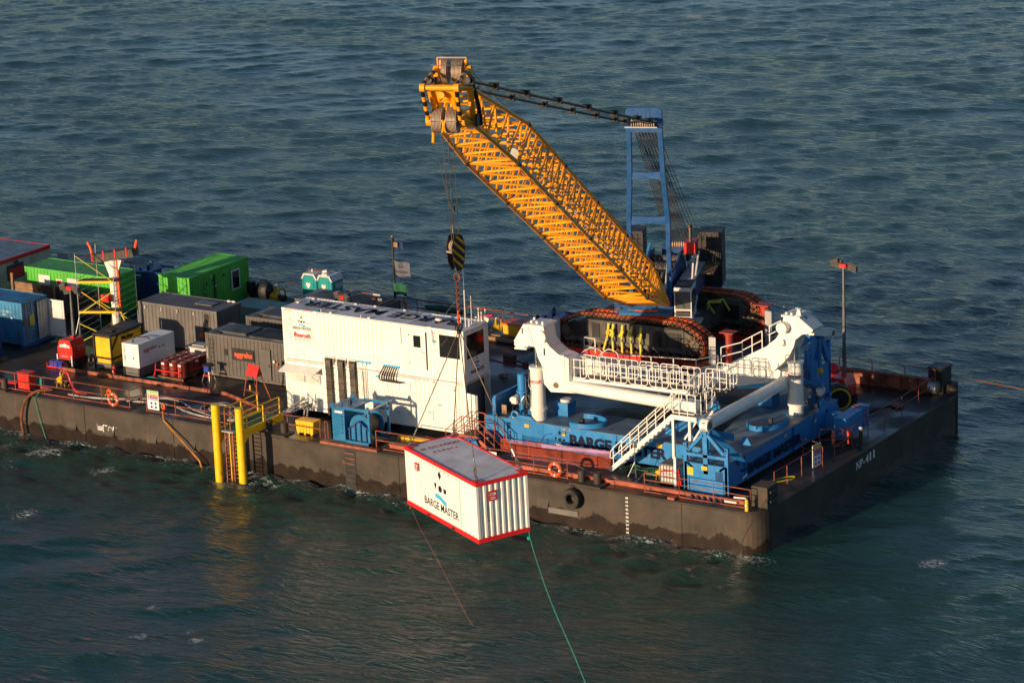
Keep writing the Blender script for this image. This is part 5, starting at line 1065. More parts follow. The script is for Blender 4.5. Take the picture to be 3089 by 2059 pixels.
text('roof_lettering', 'OEFU', LW(1.35, 1.75, 2.56), -ly_, lx_, .22, 'inkred', lc, width=1.15, th=.01); text('roof_lettering', '000250 8', LW(.75, 2.15, 2.56), -ly_, lx_, .24, 'inkred', lc, width=1.85, th=.01)
# slings, chain, hook
HX, HY = 1.52, -28.1; APEX = V((1.50, -28.08, 16.9))
t = thing('sling_set', 'four wire rope slings spreading from the ring to the hanging container', 'slings', tuple(APEX))
tops = [LW(.2, .15, 2.62), LW(5.85, .15, 2.62), LW(.2, 2.28, 2.62), LW(5.85, 2.28, 2.62)]
for p in tops:
    d = (p - APEX).normalized(); b = MB(); b.tube([APEX + d * .1, p - d * .42], .022, 6); part('sling', b, 'slingwire', t)
    b = MB(); b.cyl(p - d * .95, p - d * .62, .035, 8); part('ferrule', b, 'steel', t); b = MB(); sdv = d.cross(Y).normalized(); b.tube([p - d * .62, p - d * .40 + sdv * .07, p - d * .18, p - d * .40 - sdv * .07], .024, 6, closed=True); part('thimble_loop', b, 'slingwire', t)
    b = MB(); b.torus(p - d * .10, sdv, .09, .028, 12, 6); part('shackle', b, 'steel', t)
b = MB()
b.torus(APEX + V((0, 0, .15)), Y + X * .5, .17, .03, 16, 6); b.torus(APEX + V((.07, 0, .12)), X, .15, .025, 16, 6); b.torus(APEX + V((-.08, 0, .12)), X, .15, .025, 16, 6)
for k in range(4): b.sph(APEX + V((.05 * math.cos(k * 1.6), .05 * math.sin(k * 1.6), -.08)), .06, 8, 5, (1, 1, 1.6))
part('master_link', b, 'darkmetal', t)
t = thing('hoist_chain', 'rusty hoist chain between the hook and the sling ring', 'chain', (HX, HY, 18))
zc = 17.25; k = 0
while zc < 19.05:
    orange = k < 4; b = MB(); s_ = .09 if not orange else .075; ax = X if k % 2 else Y
    b.tube([V((HX, HY, zc)) + V((0, 0, -.085)) + (Y if k % 2 else X) * -.0, V((HX, HY, zc)) + (Y if k % 2 else X) * s_ * .6 + V((0, 0, -.04)), V((HX, HY, zc)) + (Y if k % 2 else X) * s_ * .6 + V((0, 0, .04)), V((HX, HY, zc)) + V((0, 0, .085)), V((HX, HY, zc)) - (Y if k % 2 else X) * s_ * .6 + V((0, 0, .04)), V((HX, HY, zc)) - (Y if k % 2 else X) * s_ * .6 + V((0, 0, -.04))], .024 if not orange else .034, 5, closed=True)
    part('chain_link', b, 'orange' if orange else 'rustchain', t); zc += .125; k += 1
b = MB(); b.torus((HX, HY, 19.15), Y, .15, .032, 16, 6); part('top_ring', b, 'rustchain', t)
cdir = Mx.Rotation(rad(-14), 3, 'Z')   # block turned a little so that both its cheek plate and edge show
def HB(x, y, z): return V((HX, HY, 0)) + cdir @ V((x, y, 0)) + V((0, 0, z))
t = thing('hook_block', 'black crane hook block with yellow diagonal stripes', 'hook block', (HX, HY, 20.2))
prof = [(-.36, 19.85), (-.18, 19.48), (.16, 19.46), (.36, 19.85), (.42, 20.5), (.28, 20.90), (.0, 21.0), (-.26, 20.9), (-.42, 20.5)]
for y in (-.18, .16): b = MB(); b.prism([HB(.0 + .0 + a * .0 + y, -a * .85, z) for a, z in prof], HB(.035, 0, 0) - HB(0, 0, 0)); part('cheek_plate', b, 'black', t)
def clip(poly, f):
    out = []
    for i in range(len(poly)):
        p, q_ = poly[i], poly[(i + 1) % len(poly)]; a, c = f(p), f(q_)
        if a >= 0: out.append(p)
        if a * c < 0: s = a / (a - c); out.append((p[0] + (q_[0] - p[0]) * s, p[1] + (q_[1] - p[1]) * s))
    return out
for k in range(4):
    z0 = 19.68 + k * .36
    pl = [(a * .93, 20.3 + (z - 20.3) * .95) for a, z in prof]; pl = clip(pl, lambda p: p[1] - p[0] * -.0 - (z0 - .75 * p[0])); pl = clip(pl, lambda p: (z0 + .13 - .75 * p[0]) - p[1])
    if len(pl) > 2: b = MB(); b.prism([HB(.195 + .004, a * .85, z) for a, z in pl], HB(.006, 0, 0) - HB(0, 0, 0)); part('stripe', b, 'stripeyellow', t)
for y in (-.10, .0, .10): b = MB(); b.cyl(HB(y - .035, 0, 20.45), HB(y + .035, 0, 20.45), .27, 20); part('sheave', b, 'sheave', t)
b = MB(); b.ob(HB(0, -.02, 20.28), cdir @ V((.16, 0, 0)), cdir @ V((0, .36, 0)), V((0, 0, .03))); part('rope_guard', b, 'sheave', t)
b = MB(); b.cyl((HX, HY, 19.62), (HX, HY, 19.45), .07, 10); b.tube([HB(0, 0, 19.5), HB(0, .05, 19.35), HB(0, .10, 19.2), HB(0, .07, 19.05), HB(0, -.03, 19.02), HB(0, -.10, 19.12)], .05, 8, r2=.03); part('hook', b, 'wire', t)
# tag lines
GEND = V((14.2, -34.4, -2.6))
b = MB(); p = LW(6.0, 2.4, 0); b.tube(smooth([p, p + V((.55, -.4, -.95)), p + V((1.9, -1.3, -2.6)), p + V((4.3, -2.7, -5.2)), GEND], 8), .016, 6); b.sph(p + V((.08, -.1, -.3)), .09); single('tag_line', b, 'tealrope', 'green tag line from the right lower corner of hanging container', 'rope', tuple(p))
b = MB(); p = LW(.1, .05, -.02); b.tube(smooth([p, p + V((.45, -.05, -.9)), p + V((1.5, -.1, -2.5)), p + V((2.6, -.2, -4.2)), p + V((3.1, -.2, -4.9))], 8), .006, 5); b.sph(p + V((.05, -.05, -.12)), .06); single('tag_line', b, 'railred', 'thin red tag line from the left lower corner of hanging container', 'rope', tuple(p))

# ================================================================ motion platform: blue base frame
bf = thing('platform_base_frame', 'bright blue steel base frame lettered BARGE MASTER under the white platform', 'steel frame', (-8, 6, 0))
def plan(name, poly, z0, z1, m, parent, label=None): b = MB(); b.prism([(a, c, z0) for a, c in poly], (0, 0, z1 - z0)); return part(name, b, m, parent, label)
ZT = 1.6
lb = plan('left_beam', [(-19.0, 4.1), (-5.0, 4.06), (-5.5, 6.7), (-19.0, 6.8)], .22, ZT, 'bmblue', bf); plan('beam_top_plate', [(-18.2, 4.0), (-5.0, 3.97), (-5.5, 6.75), (-18.2, 6.85)], ZT, ZT + .03, 'bmtop', lb)
rb = plan('right_beam', [(-2.9, 1.6), (-3.05, 14.6), (-7.2, 15.3), (-5.6, 6.0), (-5.0, 1.6)], .22, ZT, 'bmblue', bf); plan('beam_top_plate', [(-2.84, 1.65), (-2.99, 14.6), (-7.25, 15.3), (-5.65, 6.0), (-5.0, 1.65)], ZT + .031, ZT + .06, 'bmtop', rb)
b = MB(); b.prism([(-18.98, 4.07, .22), (-18.98, 4.07, 1.35), (-18.7, 4.07, 1.62), (-17.0, 4.07, 1.62), (-16.8, 4.07, 1.86), (-16.1, 4.07, 1.86), (-15.75, 4.07, 1.62), (-15.3, 4.07, 1.55), (-15.3, 4.07, .22)], (0, .05, 0)); part('end_web', b, 'bmblue', bf)
b = MB(); b.prism([(-2.96, 14.6, .22), (-2.96, 14.6, 1.3), (-2.96, 14.1, 1.7), (-2.96, 12.9, 1.95), (-2.94, 11.9, 1.62), (-2.94, 11.4, .22)], (-.05, 0, 0)); part('end_web', b, 'bmblue', bf)
for x in (-10.7,): b = MB(); b.box(x - .01, x + .01, 4.05, 4.09, .25, 1.58); part('weld_seam', b, 'deepblue', bf)
for y in (3.9, 9.3): b = MB(); b.box(-2.99, -2.90, y - .01, y + .01, .25, 1.58); part('weld_seam', b, 'deepblue', bf)
text('lettering', 'BARGE MASTER', (-13.62, 4.06, .64), X, Z, .56, 'navy', bf, width=5.98, bold=.05, th=.012)
bm_emblem((-14.25, 4.06, .83), X, Z, .62, bf, wave=None); plaque('logo_patch', (-14.55, 4.06, .42), X, Z, [(0, .0), (.7, -.03), (.7, .13), (0, .17)], 'inkwhite', bf, th=.012)
text('lettering', 'BARGE MASTER', (-2.90, 4.18, .54), V((-.012, 1, 0)), Z, .50, 'navy', bf, width=6.0, bold=.05, th=.05)
bm_emblem((-2.90, 3.72, .84), Y, Z, .55, bf, wave=None); plaque('logo_patch', (-2.85, 3.5, .42), Y, Z, [(0, .0), (.5, .08), (.5, .22), (0, .12)], 'inkwhite', bf, th=.012)
text('lettering', 'BM-T700', (-17.58, 4.06, 1.38), -Z, X, .22, 'navy', bf, width=1.05, bold=.03, th=.012); text('lettering', 'BM-T700', (-2.94, 13.0, 1.52), -Z, Y, .22, 'navy', bf, width=1.15, bold=.03, th=.02)
for o_, r_, s_ in (((-16.44, 4.06, 1.25), X, .28), ((-14.07, 4.06, 1.08), X, .2), ((-8.24, 4.06, 1.24), X, .34), ((-2.88, 3.3, 1.2), Y, .3), ((-2.92, 11.6, 1.2), Y, .25), ((-2.90, 8.2, 1.35), Y, .2)): plaque('safety_sticker', o_, r_, Z, [(0, 0), (s_, 0), (s_, s_ * .62), (0, s_ * .62)], 'stickyellow', bf, th=.02)
b = MB(); b.tube(arc((-14.7, 4.05, .35), X, Z, .75, PI * .5, PI, 10) + [V((-15.45, 4.05, .25))], .012, 4); part('pipe_trace', b, 'deepblue', bf)
b = MB(); b.box(-14.1, -13.5, 4.03, 4.08, 1.42, 1.5); b.box(-14.05, -13.85, 4.0, 4.08, 1.2, 1.35); part('junction_box', b, 'steel', bf)
# curved spray rings on the beams
for c_, a0, a1, R_, h in (((-13.15, 4.95, 1.63), PI * -.62, PI * .66, 1.02, .26), ((-4.35, 9.1, 1.66), PI * -.9, PI * .35, 1.12, .26)):
    b = MB(); n = 26; c_ = V(c_)
    for i in range(n + 1):
        a = a0 + (a1 - a0) * i / n; d = V((math.cos(a) * (1.15 if R_ < 1.1 else .85), math.sin(a) * (.85 if R_ < 1.1 else 1.25), 0)) * R_
        for rr, z in ((1, 0), (1, h), (1.07, h), (1.07, 0)): b.v.append(tuple(c_ + d * rr + Z * z))
    b.f = [(4 * i + j, 4 * i + 4 + j, 4 * i + 4 + (j + 1) % 4, 4 * i + (j + 1) % 4) for i in range(n) for j in range(4)]
    part('guide_ring', b, 'bmblue', bf)
b = MB(); b.box(-13.35, -13.1, 4.6, 4.8, 1.63, 1.95); part('stop_block', b, 'black', bf); b = MB(); b.box(-4.2, -4.0, 8.9, 9.05, 1.66, 2.0); part('stop_block', b, 'black', bf)
for (x, y) in ((-15.0, 6.0), (-5.9, 12.2)):
    b = MB(); b.box(x - .5, x + .35, y - .4, y + .45, ZT, ZT + .75); f = part('valve_house', b, 'bmblue', bf); b = MB(); b.cyl((x, y, ZT + .75), (x, y, ZT + .9), .3, 16); part('valve_cap', b, 'plastwhite', bf)
def pylon(o, r_, d_, nm='pylon'):
    """front frame seen flat-on: o = lower left corner, r_ along the face, d_ into the depth"""
    o, r_, d_ = V(o), V(r_).normalized(), V(d_).normalized(); q_ = lambda a, z: o + r_ * a + Z * z
    b = MB(); b.prism([q_(.05, 0), q_(2.55, 0), q_(2.55, 1.52), q_(.05, 1.52)], d_ * .12); pl = part('face_plate', b, 'bmblue', bf)
    for a in (0, 2.4): b = MB(); b.prism([q_(a, 0), q_(a + .2, 0), q_(a + .2, 2.52), q_(a, 2.52)], d_ * .16 - d_ * .0); part('upright', b, 'bmblue', bf)
    for p0, p1, w in (((.2, 1.95), (2.4, 1.95), .16), ((.25, 2.15), (1.15, 3.1), .18), ((2.35, 2.15), (1.4, 3.1), .18), ((1.30, 1.0), (1.24, 3.7), .26), ((.15, 1.55), (.55, 1.25), .12), ((2.45, 1.55), (2.1, 1.25), .12)):
        b = MB(); b.beam(q_(*p0) + d_ * .1, q_(*p1) + d_ * .1, .2, w, up=r_ if abs(p0[0] - p1[0]) < .1 else (0, 0, 1)); part('strut', b, 'bmblue', bf)
    b = MB(); b.cyl(q_(1.25, 3.72) - d_ * .14, q_(1.25, 3.72) + d_ * .34, .30, 20); part('pin_boss', b, 'bmblue', bf)
    b = MB(); b.prism([q_(.95, 3.0) + d_ * .1, q_(1.5, 3.0) + d_ * .1, q_(1.75, 2.2) + d_ * 2.2, q_(.8, 2.2) + d_ * 2.2, ], Z * -.001 + d_ * .0 + Z * .4); part('back_stay', b, 'bmblue', bf)
    b = MB(); b.beam(q_(1.3, 3.4) + d_ * .25, q_(2.3, 1.2) + d_ * 2.0, .35, .3); b.beam(q_(1.2, 3.4) + d_ * .25, q_(.3, 1.2) + d_ * 2.0, .35, .3); part('rear_brace', b, 'bmblue', bf)
    for a in (.22, 2.36):
        for k in range(3): b = MB(); b.cyl(q_(a + .1, 2.1 + .16 * k) - d_ * .05, q_(a + .1, 2.1 + .16 * k), .035, 8); part('bolt', b, 'darkmetal', bf)
        b = MB(); b.cyl(q_(a - .12 if a < 1 else a + .14, 2.38) - d_ * .02, q_(a - .12 if a < 1 else a + .14, 2.38), .04, 8); part('lug_hole', b, 'black', bf)
    return pl
pylon((-5.08, 1.36, .2), X, Y)
plaque('safety_sticker', (-4.02, 1.35, 1.40), X, Z, [(0, 0), (.34, 0), (.34, .22), (0, .22)], 'stickyellow', bf, th=.01); plaque('control_panel', (-4.86, 1.35, 1.05), X, Z, [(0, 0), (.36, 0), (.36, .42), (0, .42)], 'palegold', bf, th=.01)
b = MB(); 
for k in range(7): b.box(-3.22, -2.8, 1.335, 1.35, .98 + .065 * k, 1.01 + .065 * k)
for k in range(7): b.box(-3.2 + .065 * k, -3.18 + .065 * k, 1.33, 1.35, .95, 1.42)
part('vent_grille', b, 'deepblue', bf)
for k in range(6): b = MB(); b.prism([(-4.7 + .35 * k, 1.3, .02), (-4.4 + .35 * k, .8, .02), (-4.35 + .35 * k, .8, .10), (-4.65 + .35 * k, 1.3, .25)], (.08, 0, 0)); part('deck_bracket', b, 'deepblue', bf)
# second pylon at the far end, turned to the bow
b = MB(); q3 = lambda y, z: V((-4.35, y + .45, z - .1))
b = MB(); b.prism([q3(13.3, 1.6), q3(15.9, 1.6), q3(15.9, 3.3), q3(13.3, 3.3)], (-.14, 0, 0)); part('face_plate', b, 'bmblue', bf)
for y in (13.2, 15.75): b = MB(); b.prism([q3(y, .2), q3(y + .2, .2), q3(y + .2, 4.55), q3(y, 4.55)], (-.18, 0, 0)); part('upright', b, 'bmblue', bf)
for p0, p1 in (((13.4, 3.3), (14.3, 5.0)), ((15.8, 3.4), (14.9, 5.0)), ((14.6, 3.0), (14.6, 5.4))): b = MB(); b.beam(q3(*p0) - X * .1, q3(*p1) - X * .1, .25, .35); part('strut', b, 'bmblue', bf)
b = MB(); b.cyl((-4.7, 15.1, 5.2), (-4.05, 15.1, 5.2), .36, 20); part('pin_boss', b, 'bmblue', bf)
b = MB(); b.beam((-4.6, 15.0, 5.15), (-7.0, 14.4, 3.3), .7, .5); part('rear_brace', b, 'bmblue', bf); b = MB(); b.beam((-6.9, 14.4, 3.4), (-6.9, 14.4, 1.6), .5, .5); part('rear_brace', b, 'bmblue', bf)
b = MB(); b.beam((-4.4, 12.6, 3.0), (-3.2, 13.4, 3.0), .2, .2); b.beam((-3.3, 13.2, 3.0), (-3.3, 13.2, 1.6), .16, .16); b.beam((-5.2, 13.0, 3.0), (-3.3, 13.1, 3.0), .16, .18); part('strut', b, 'bmblue', bf)
plaque('safety_sticker', (-4.33, 14.5, 2.7), Y, Z, [(0, 0), (.28, 0), (.28, .3), (0, .3)], 'stickyellow', bf, th=.01); plaque('control_panel', (-4.33, 14.9, 1.75), Y, Z, [(0, 0), (.6, 0), (.6, .65), (0, .65)], 'palegold', bf, th=.02)
b = MB(); b.sph((-4.3, 15.0, 3.0), .2); part('beacon', b, 'yellow2', bf)
# outrigger box strapped at the right end
b = MB(); b.box(-1.95, -1.35, 12.2, 15.0, .35, 1.4); ob = part('outrigger_box', b, 'bmblue', bf); b = MB(); b.box(-2.05, -1.3, 12.1, 15.1, 1.4, 1.46); b.box(-2.0, -1.3, 12.15, 12.2, .3, 1.4); part('flange', b, 'bmblue', ob)
b = MB(); b.box(-2.95, -1.9, 13.0, 13.6, .4, 1.35); part('outrigger_arm', b, 'bmblue', bf)
for y in (14.3, 14.6): b = MB(); b.tube([(-1.33, y, .4), (-1.29, y, 1.47), (-2.05, y, 1.49)], .02, 5); part('strap', b, 'railred', ob)
# left rack with pumps
for p, q_ in (((-18.4, 4.2, ZT), (-18.4, 4.2, 2.6)), ((-18.4, 6.6, ZT), (-18.4, 6.6, 2.6))): rod('rack_post', p, q_, 0, 'bmblue', bf, box=(.2, .2))
b = MB(); b.beam((-18.4, 4.2, 2.55), (-18.4, 7.6, 2.55), .18, .3); part('rack_beam', b, 'bmblue', bf); b = MB(); b.box(-18.45, -18.38, 4.3, 6.6, ZT, 2.4); part('rack_plate', b, 'winchblue', bf); plaque('control_panel', (-18.0, 4.35, 1.75), X, Z, [(0, 0), (.3, 0), (.3, .5), (0, .5)], 'bronze', bf, th=.1)
b = MB(); b.torus((-17.1, 4.15, 1.80), Y, .2, .07, 16, 8); b.box(-17.45, -16.8, 4.1, 4.2, 1.5, 1.72); part('lifting_eye', b, 'bmblue', bf)
b = MB(); b.torus((-3.0, 12.7, 1.95), X, .2, .07, 16, 8); part('lifting_eye', b, 'bmblue', bf)
for k in range(3):
    b = MB(); x = -8.2 + 1.2 * k
    b.prism([(x - .25, 5.2, 1.63), (x + .35, 5.2, 1.63), (x + .15, 5.2, 2.0), (x - .1, 5.2, 2.05)], (0, .08, 0)); part('pad_eye', b, 'bmblue', bf)
b = MB(); b.prism([(-4.0, 5.3, 1.66), (-3.3, 5.3, 1.66), (-3.55, 5.3, 2.1), (-3.75, 5.3, 2.1)], (0, .1, 0)); part('pad_eye', b, 'bmblue', bf)
b = MB(); b.beam((-7.9, 5.6, 1.9), (-5.9, 6.6, 3.2), .4, .4); b.beam((-8.3, 5.4, 1.75), (-6.0, 6.2, 2.8), .2, .2); part('hydraulic_strut', b, 'bmblue', bf)
rng2 = random.Random(3)
for (cx, cy) in ((-17.0, 5.2), (-3.9, 12.9)):
    for k in range(26):
        x, y, z = cx + rng2.uniform(-.9, .7), cy + rng2.uniform(-.5, .6), ZT + rng2.uniform(.05, .95); s_ = rng2.uniform(.05, .16)
        b = MB(); b.box(x - s_, x + s_, y - s_, y + s_, z - s_, z + s_ * 1.4) if k % 3 else b.cyl((x, y, z - s_), (x, y, z + s_ * 2), s_ * .8, 10)
        part('hydraulic_valve', b, rng2.choice(['plastwhite', 'plastwhite', 'lightgrey', 'darkmetal', 'steel', 'winchblue']), bf)
    for k in range(7):
        p = V((cx + rng2.uniform(-.6, .9), cy + rng2.uniform(-.4, .4), ZT + .2)); b = MB(); b.tube(smooth([p, p + V((rng2.uniform(-.2, .3), -.1, .5)), p + V((rng2.uniform(-.1, .5), 0, .9)), p + V((.5, 0, .3))], 4), .022, 5); part('hydraulic_hose', b, rng2.choice(['black', 'steel']), bf)
for (x, y, zt) in ((-17.15, 5.0, 3.9), (-3.75, 13.2, 4.1)):
    b = MB(); b.cyl((x, y, ZT), (x, y, 2.95), .14, 14); part('accumulator', b, 'bmblue', bf); b = MB(); b.cyl((x, y, 2.95), (x, y, zt), .23, 18); part('accumulator', b, 'bmblue', bf); b = MB(); b.cyl((x, y, 2.85), (x, y, 2.98), .31, 18); part('flange', b, 'bmblue', bf)
    b = MB(); b.tube([(x + .3, y - .1, zt - .1), (x + .34, y - .1, 2.6), (x + .3, y, 2.0)], .02, 5); part('pipe', b, 'steel', bf)
b = MB(); b.cyl((-16.3, 5.4, 1.9), (-16.3, 5.4, 2.7), .24, 14); b.tube(smooth([(-16.3, 5.4, 2.7), (-16.35, 5.4, 2.95), (-16.1, 5.3, 3.15), (-15.8, 5.2, 3.25)]), .09, 8); part('pump_body', b, 'plastwhite', bf)
# lift cylinders
for (x, y, lab) in ((-15.85, 4.6, 1), (-3.85, 11.35, 3)):
    b = MB(); b.cyl((x, y, ZT - .1), (x, y, 4.55), .40, 28); c_ = part('cylinder', b, 'white2', bf)
    for z, r_ in ((2.15, .47), (4.45, .45)): b = MB(); b.cyl((x, y, z), (x, y, z + .14), r_, 28); part('cylinder_flange', b, 'white2', c_)
    b = MB(); b.cyl((x, y, 4.5), (x, y, 5.95), .16, 16); part('piston_rod', b, 'chrome', bf)
    b = MB(); b.tube(smooth([(x - .3, y - .32, 4.3), (x - .36, y - .36, 3.6), (x - .2, y - .4, 3.3), (x - .3, y - .38, 2.4)], 4), .02, 5); part('hose', b, 'steel', c_)
for (x, y, s_) in ((-15.85, 4.6, 'Rexroth'), (-3.85, 11.35, 'Rexroth')):
    # wrapped print
    cu_ = text('lettering', s_, (0, 0, 0), X, Z, .22, 'inkred', bf, width=.86, bold=.02, th=0); inv_b = ROOTS[bf.name]
    a0 = -.35 if x < -10 else -.15
    for v in cu_.data.vertices:
        w_ = inv_b.inverted() @ v.co; a = -PI / 2 + (w_.x - .43) / .41 + a0 + .35; v.co = inv_b @ V((x + .408 * math.cos(a), y + .408 * math.sin(a), 3.72 + w_.z))

# ================================================================ white moving platform
mp = thing('motion_platform', 'white moving platform with goosenecks 1 and 3 carrying the crane', 'platform', (-15, 12, 2.6))
def goose1():
    body = [(-15.95, 6.81), (-15.25, 6.99), (-15.13, 6.12), (-14.87, 5.82), (-14.36, 5.46), (-14.0, 5.40), (-13.73, 5.30), (-13.73, 4.04), (-14.31, 4.01), (-14.88, 4.32), (-15.40, 4.68), (-15.66, 5.15), (-15.78, 5.62), (-16.0, 5.80), (-16.35, 5.80), (-16.45, 5.62), (-16.95, 5.52), (-17.13, 5.66), (-17.10, 5.95), (-16.50, 6.90)]
    return body
def mirror(P, cx, dx, dz): return [(2 * cx - a + dx, z + dz) for a, z in P]
G1 = goose1()
def gooseneck(P, y0, y1, num, side):
    face = [a for a in P]
    b = MB(); b.prism([(a, y0, z) for a, z in face], (0, .06, 0)); part('side_plate', b, 'white', mp)
    b = MB(); b.prism([(a, y1, z) for a, z in face], (0, -.06, 0)); part('side_plate', b, 'white', mp)
    # rim plates joining the two sides
    n = len(P); b = MB()
    for i in range(n):
        p, q_ = P[i], P[(i + 1) % n]
        b.add([(p[0], y0 + .03, p[1]), (q_[0], y0 + .03, q_[1]), (q_[0], y1 - .03, q_[1]), (p[0], y1 - .03, p[1])], [(0, 1, 2, 3)])
    part('rim_plate', b, 'white', mp)
gooseneck(G1, 4.4, 5.5, '1', 0)
b = MB(); b.box(-16.2, -15.15, 4.25, 5.65, 6.86, 6.96); part('head_cap', b, 'white', mp)
b = MB(); b.prism([(-16.2, 4.34, 6.84), (-15.85, 4.34, 5.72), (-16.4, 4.34, 5.75), (-17.15, 4.38, 5.9)], (0, .05, 0)); part('cheek', b, 'white', mp)
b = MB(); b.cyl((-15.35, 4.2, 6.35), (-15.35, 4.4, 6.35), .34, 22); pc = part('pin_cover', b, 'white', mp)
for k in range(12): b = MB(); a = k * PI / 6; b.cyl((-15.35 + .27 * math.cos(a), 4.18, 6.35 + .27 * math.sin(a)), (-15.35 + .27 * math.cos(a), 4.2, 6.35 + .27 * math.sin(a)), .028, 6); part('bolt', b, 'white2', pc)
for x in (-16.1, -15.75, -15.4): b = MB(); b.cyl((x, 4.6, 6.96), (x, 4.6, 7.1), .07, 10); part('lifting_eye', b, 'white', mp)
b = MB(); b.prism([(-16.2, 4.8, 6.95), (-15.95, 4.8, 6.95), (-16.07, 4.8, 7.25)], (0, .12, 0)); part('lifting_eye', b, 'white', mp)
b = MB(); b.ob((-16.75, 4.95, 5.50), (.38, 0, .02), (0, .55, 0), (0, 0, .05)); b.ob((-16.72, 4.95, 5.66), (.40, 0, .0), (0, .5, 0), (0, 0, .04)); part('jaw_plate', b, 'white', mp)
text('lettering', '1', (-16.58, 4.33, 6.38), V((.85, 0, .35)), Z, .28, 'inkblack', mp, bold=.03, th=.012); text('lettering', '1', (-15.28, 4.40, 5.32), X, Z, .36, 'inkblack', mp, bold=.04, th=.012)
# arm 1 low root and plates towards the tube
b = MB(); b.prism([(-15.45, 4.45, 4.62), (-14.9, 4.45, 4.30), (-14.3, 4.45, 3.99), (-13.4, 4.45, 3.97), (-13.4, 4.45, 3.42), (-14.95, 4.45, 3.30), (-15.35, 4.45, 3.70)], (0, 1.6, 0)); part('arm_root', b, 'white', mp)
b = MB(); b.cyl((-14.6, 4.4, 3.72), (-14.6, 4.46, 3.72), .16, 14); part('pin_cover', b, 'bronze', mp)
b = MB(); b.prism([(-14.0, 5.2, 5.35), (-12.3, 6.2, 4.75), (-11.6, 12.5, 3.0), (-14.6, 12.5, 3.0)], (0, 0, -1.1)); part('arm', b, 'white', mp)
b = MB(); b.box(-14.12, -13.98, 4.36, 4.42, 4.1, 5.45); part('bolted_joint', b, 'white2', mp)
for z in (4.35, 4.75, 5.1): b = MB(); b.box(-14.75, -14.0, 4.37, 4.4, z, z + .02); part('stiffener', b, 'white2', mp)
# gooseneck 3
G3 = [(-4.20, 7.10), (-3.42, 7.28), (-2.45, 6.60), (-2.58, 6.42), (-3.10, 6.30), (-3.52, 5.92), (-3.62, 5.55), (-3.90, 5.0), (-4.35, 4.5), (-4.86, 4.05), (-5.25, 4.05), (-5.20, 5.42), (-4.68, 5.86), (-4.36, 6.36)]
gooseneck(G3, 10.75, 11.9, '3', 1)
b = MB(); b.box(-4.3, -3.2, 10.65, 12.0, 7.14, 7.24); part('head_cap', b, 'white', mp); b = MB(); b.prism([(-3.55, 10.9, 7.2), (-3.25, 10.9, 7.2), (-3.3, 10.9, 7.55), (-3.45, 10.9, 7.58)], (0, .14, 0)); part('lifting_eye', b, 'white', mp)
for x in (-4.1, -3.8): b = MB(); b.cyl((x, 10.9, 7.24), (x, 10.9, 7.36), .07, 10); part('lifting_eye', b, 'white', mp)
b = MB(); b.cyl((-4.12, 10.3, 6.60), (-4.12, 10.78, 6.60), .31, 22); part('pin_cover', b, 'white', mp)
text('lettering', '3', (-4.28, 10.75, 5.52), X, Z, .34, 'inkblack', mp, bold=.02, th=.012); text('lettering', '3', (-3.05, 11.1, 7.03), Y, V((-.75, 0, .6)), .30, 'inkblack', mp, bold=.03, th=.03)
b = MB(); b.prism([(-3.42, 10.72, 7.26), (-2.45, 10.72, 6.58), (-2.58, 10.72, 6.40), (-3.1, 10.72, 6.28), (-3.55, 10.72, 5.9)], (0, .05, 0)); part('cheek', b, 'white', mp)
b = MB(); b.beam((-2.9, 11.4, 6.35), (-3.8, 14.9, 5.3), .3, .5); part('link_rod', b, 'white2', mp); b = MB(); b.cyl((-4.0, 15.1, 5.2), (-3.5, 15.1, 5.2), .28, 20); part('link_eye', b, 'white2', mp); b = MB(); b.cyl((-3.499, 15.1, 5.2), (-3.49, 15.1, 5.2), .17, 16); part('pin', b, 'bronze', mp)
# arm 3 box
arm3 = [(-5.25, 5.35), (-6.59, 4.62), (-7.15, 4.22), (-7.71, 4.02), (-8.62, 3.50), (-9.4, 3.22), (-10.4, 3.0), (-10.4, 2.45), (-9.06, 2.60), (-7.77, 2.69), (-5.32, 3.28), (-4.15, 3.30), (-4.15, 4.0), (-4.95, 4.05)]
b = MB(); b.prism([(a, 11.0, z) for a, z in arm3], (0, 1.7, 0)); part('arm', b, 'white', mp)
b = MB(); b.prism([(-5.15, 10.96, 3.4), (-4.2, 10.96, 3.4), (-4.2, 10.96, 3.95), (-5.15, 10.96, 4.2)], (0, .05, 0)); part('bolted_joint', b, 'white2', mp)
b = MB(); b.box(-5.27, -5.2, 10.94, 11.0, 3.35, 5.3); part('bolted_joint', b, 'white2', mp)
for z in (4.3, 4.65, 5.0): b = MB(); b.box(-5.15, -4.5, 10.72, 10.75, z, z + .02); part('stiffener', b, 'white2', mp)
b = MB(); b.prism([(-9.0, 10.98, 2.45), (-4.2, 10.98, 3.15), (-4.2, 10.98, 3.3), (-5.3, 10.98, 3.26), (-7.8, 10.98, 2.66)], (0, 1.5, 0)); part('blue_underside', b, 'skyblue', mp)
b = MB(); b.torus((-5.8, 10.97, 3.75), Y, .38, .015, 24, 4); part('access_ring', b, 'lightgrey', mp)
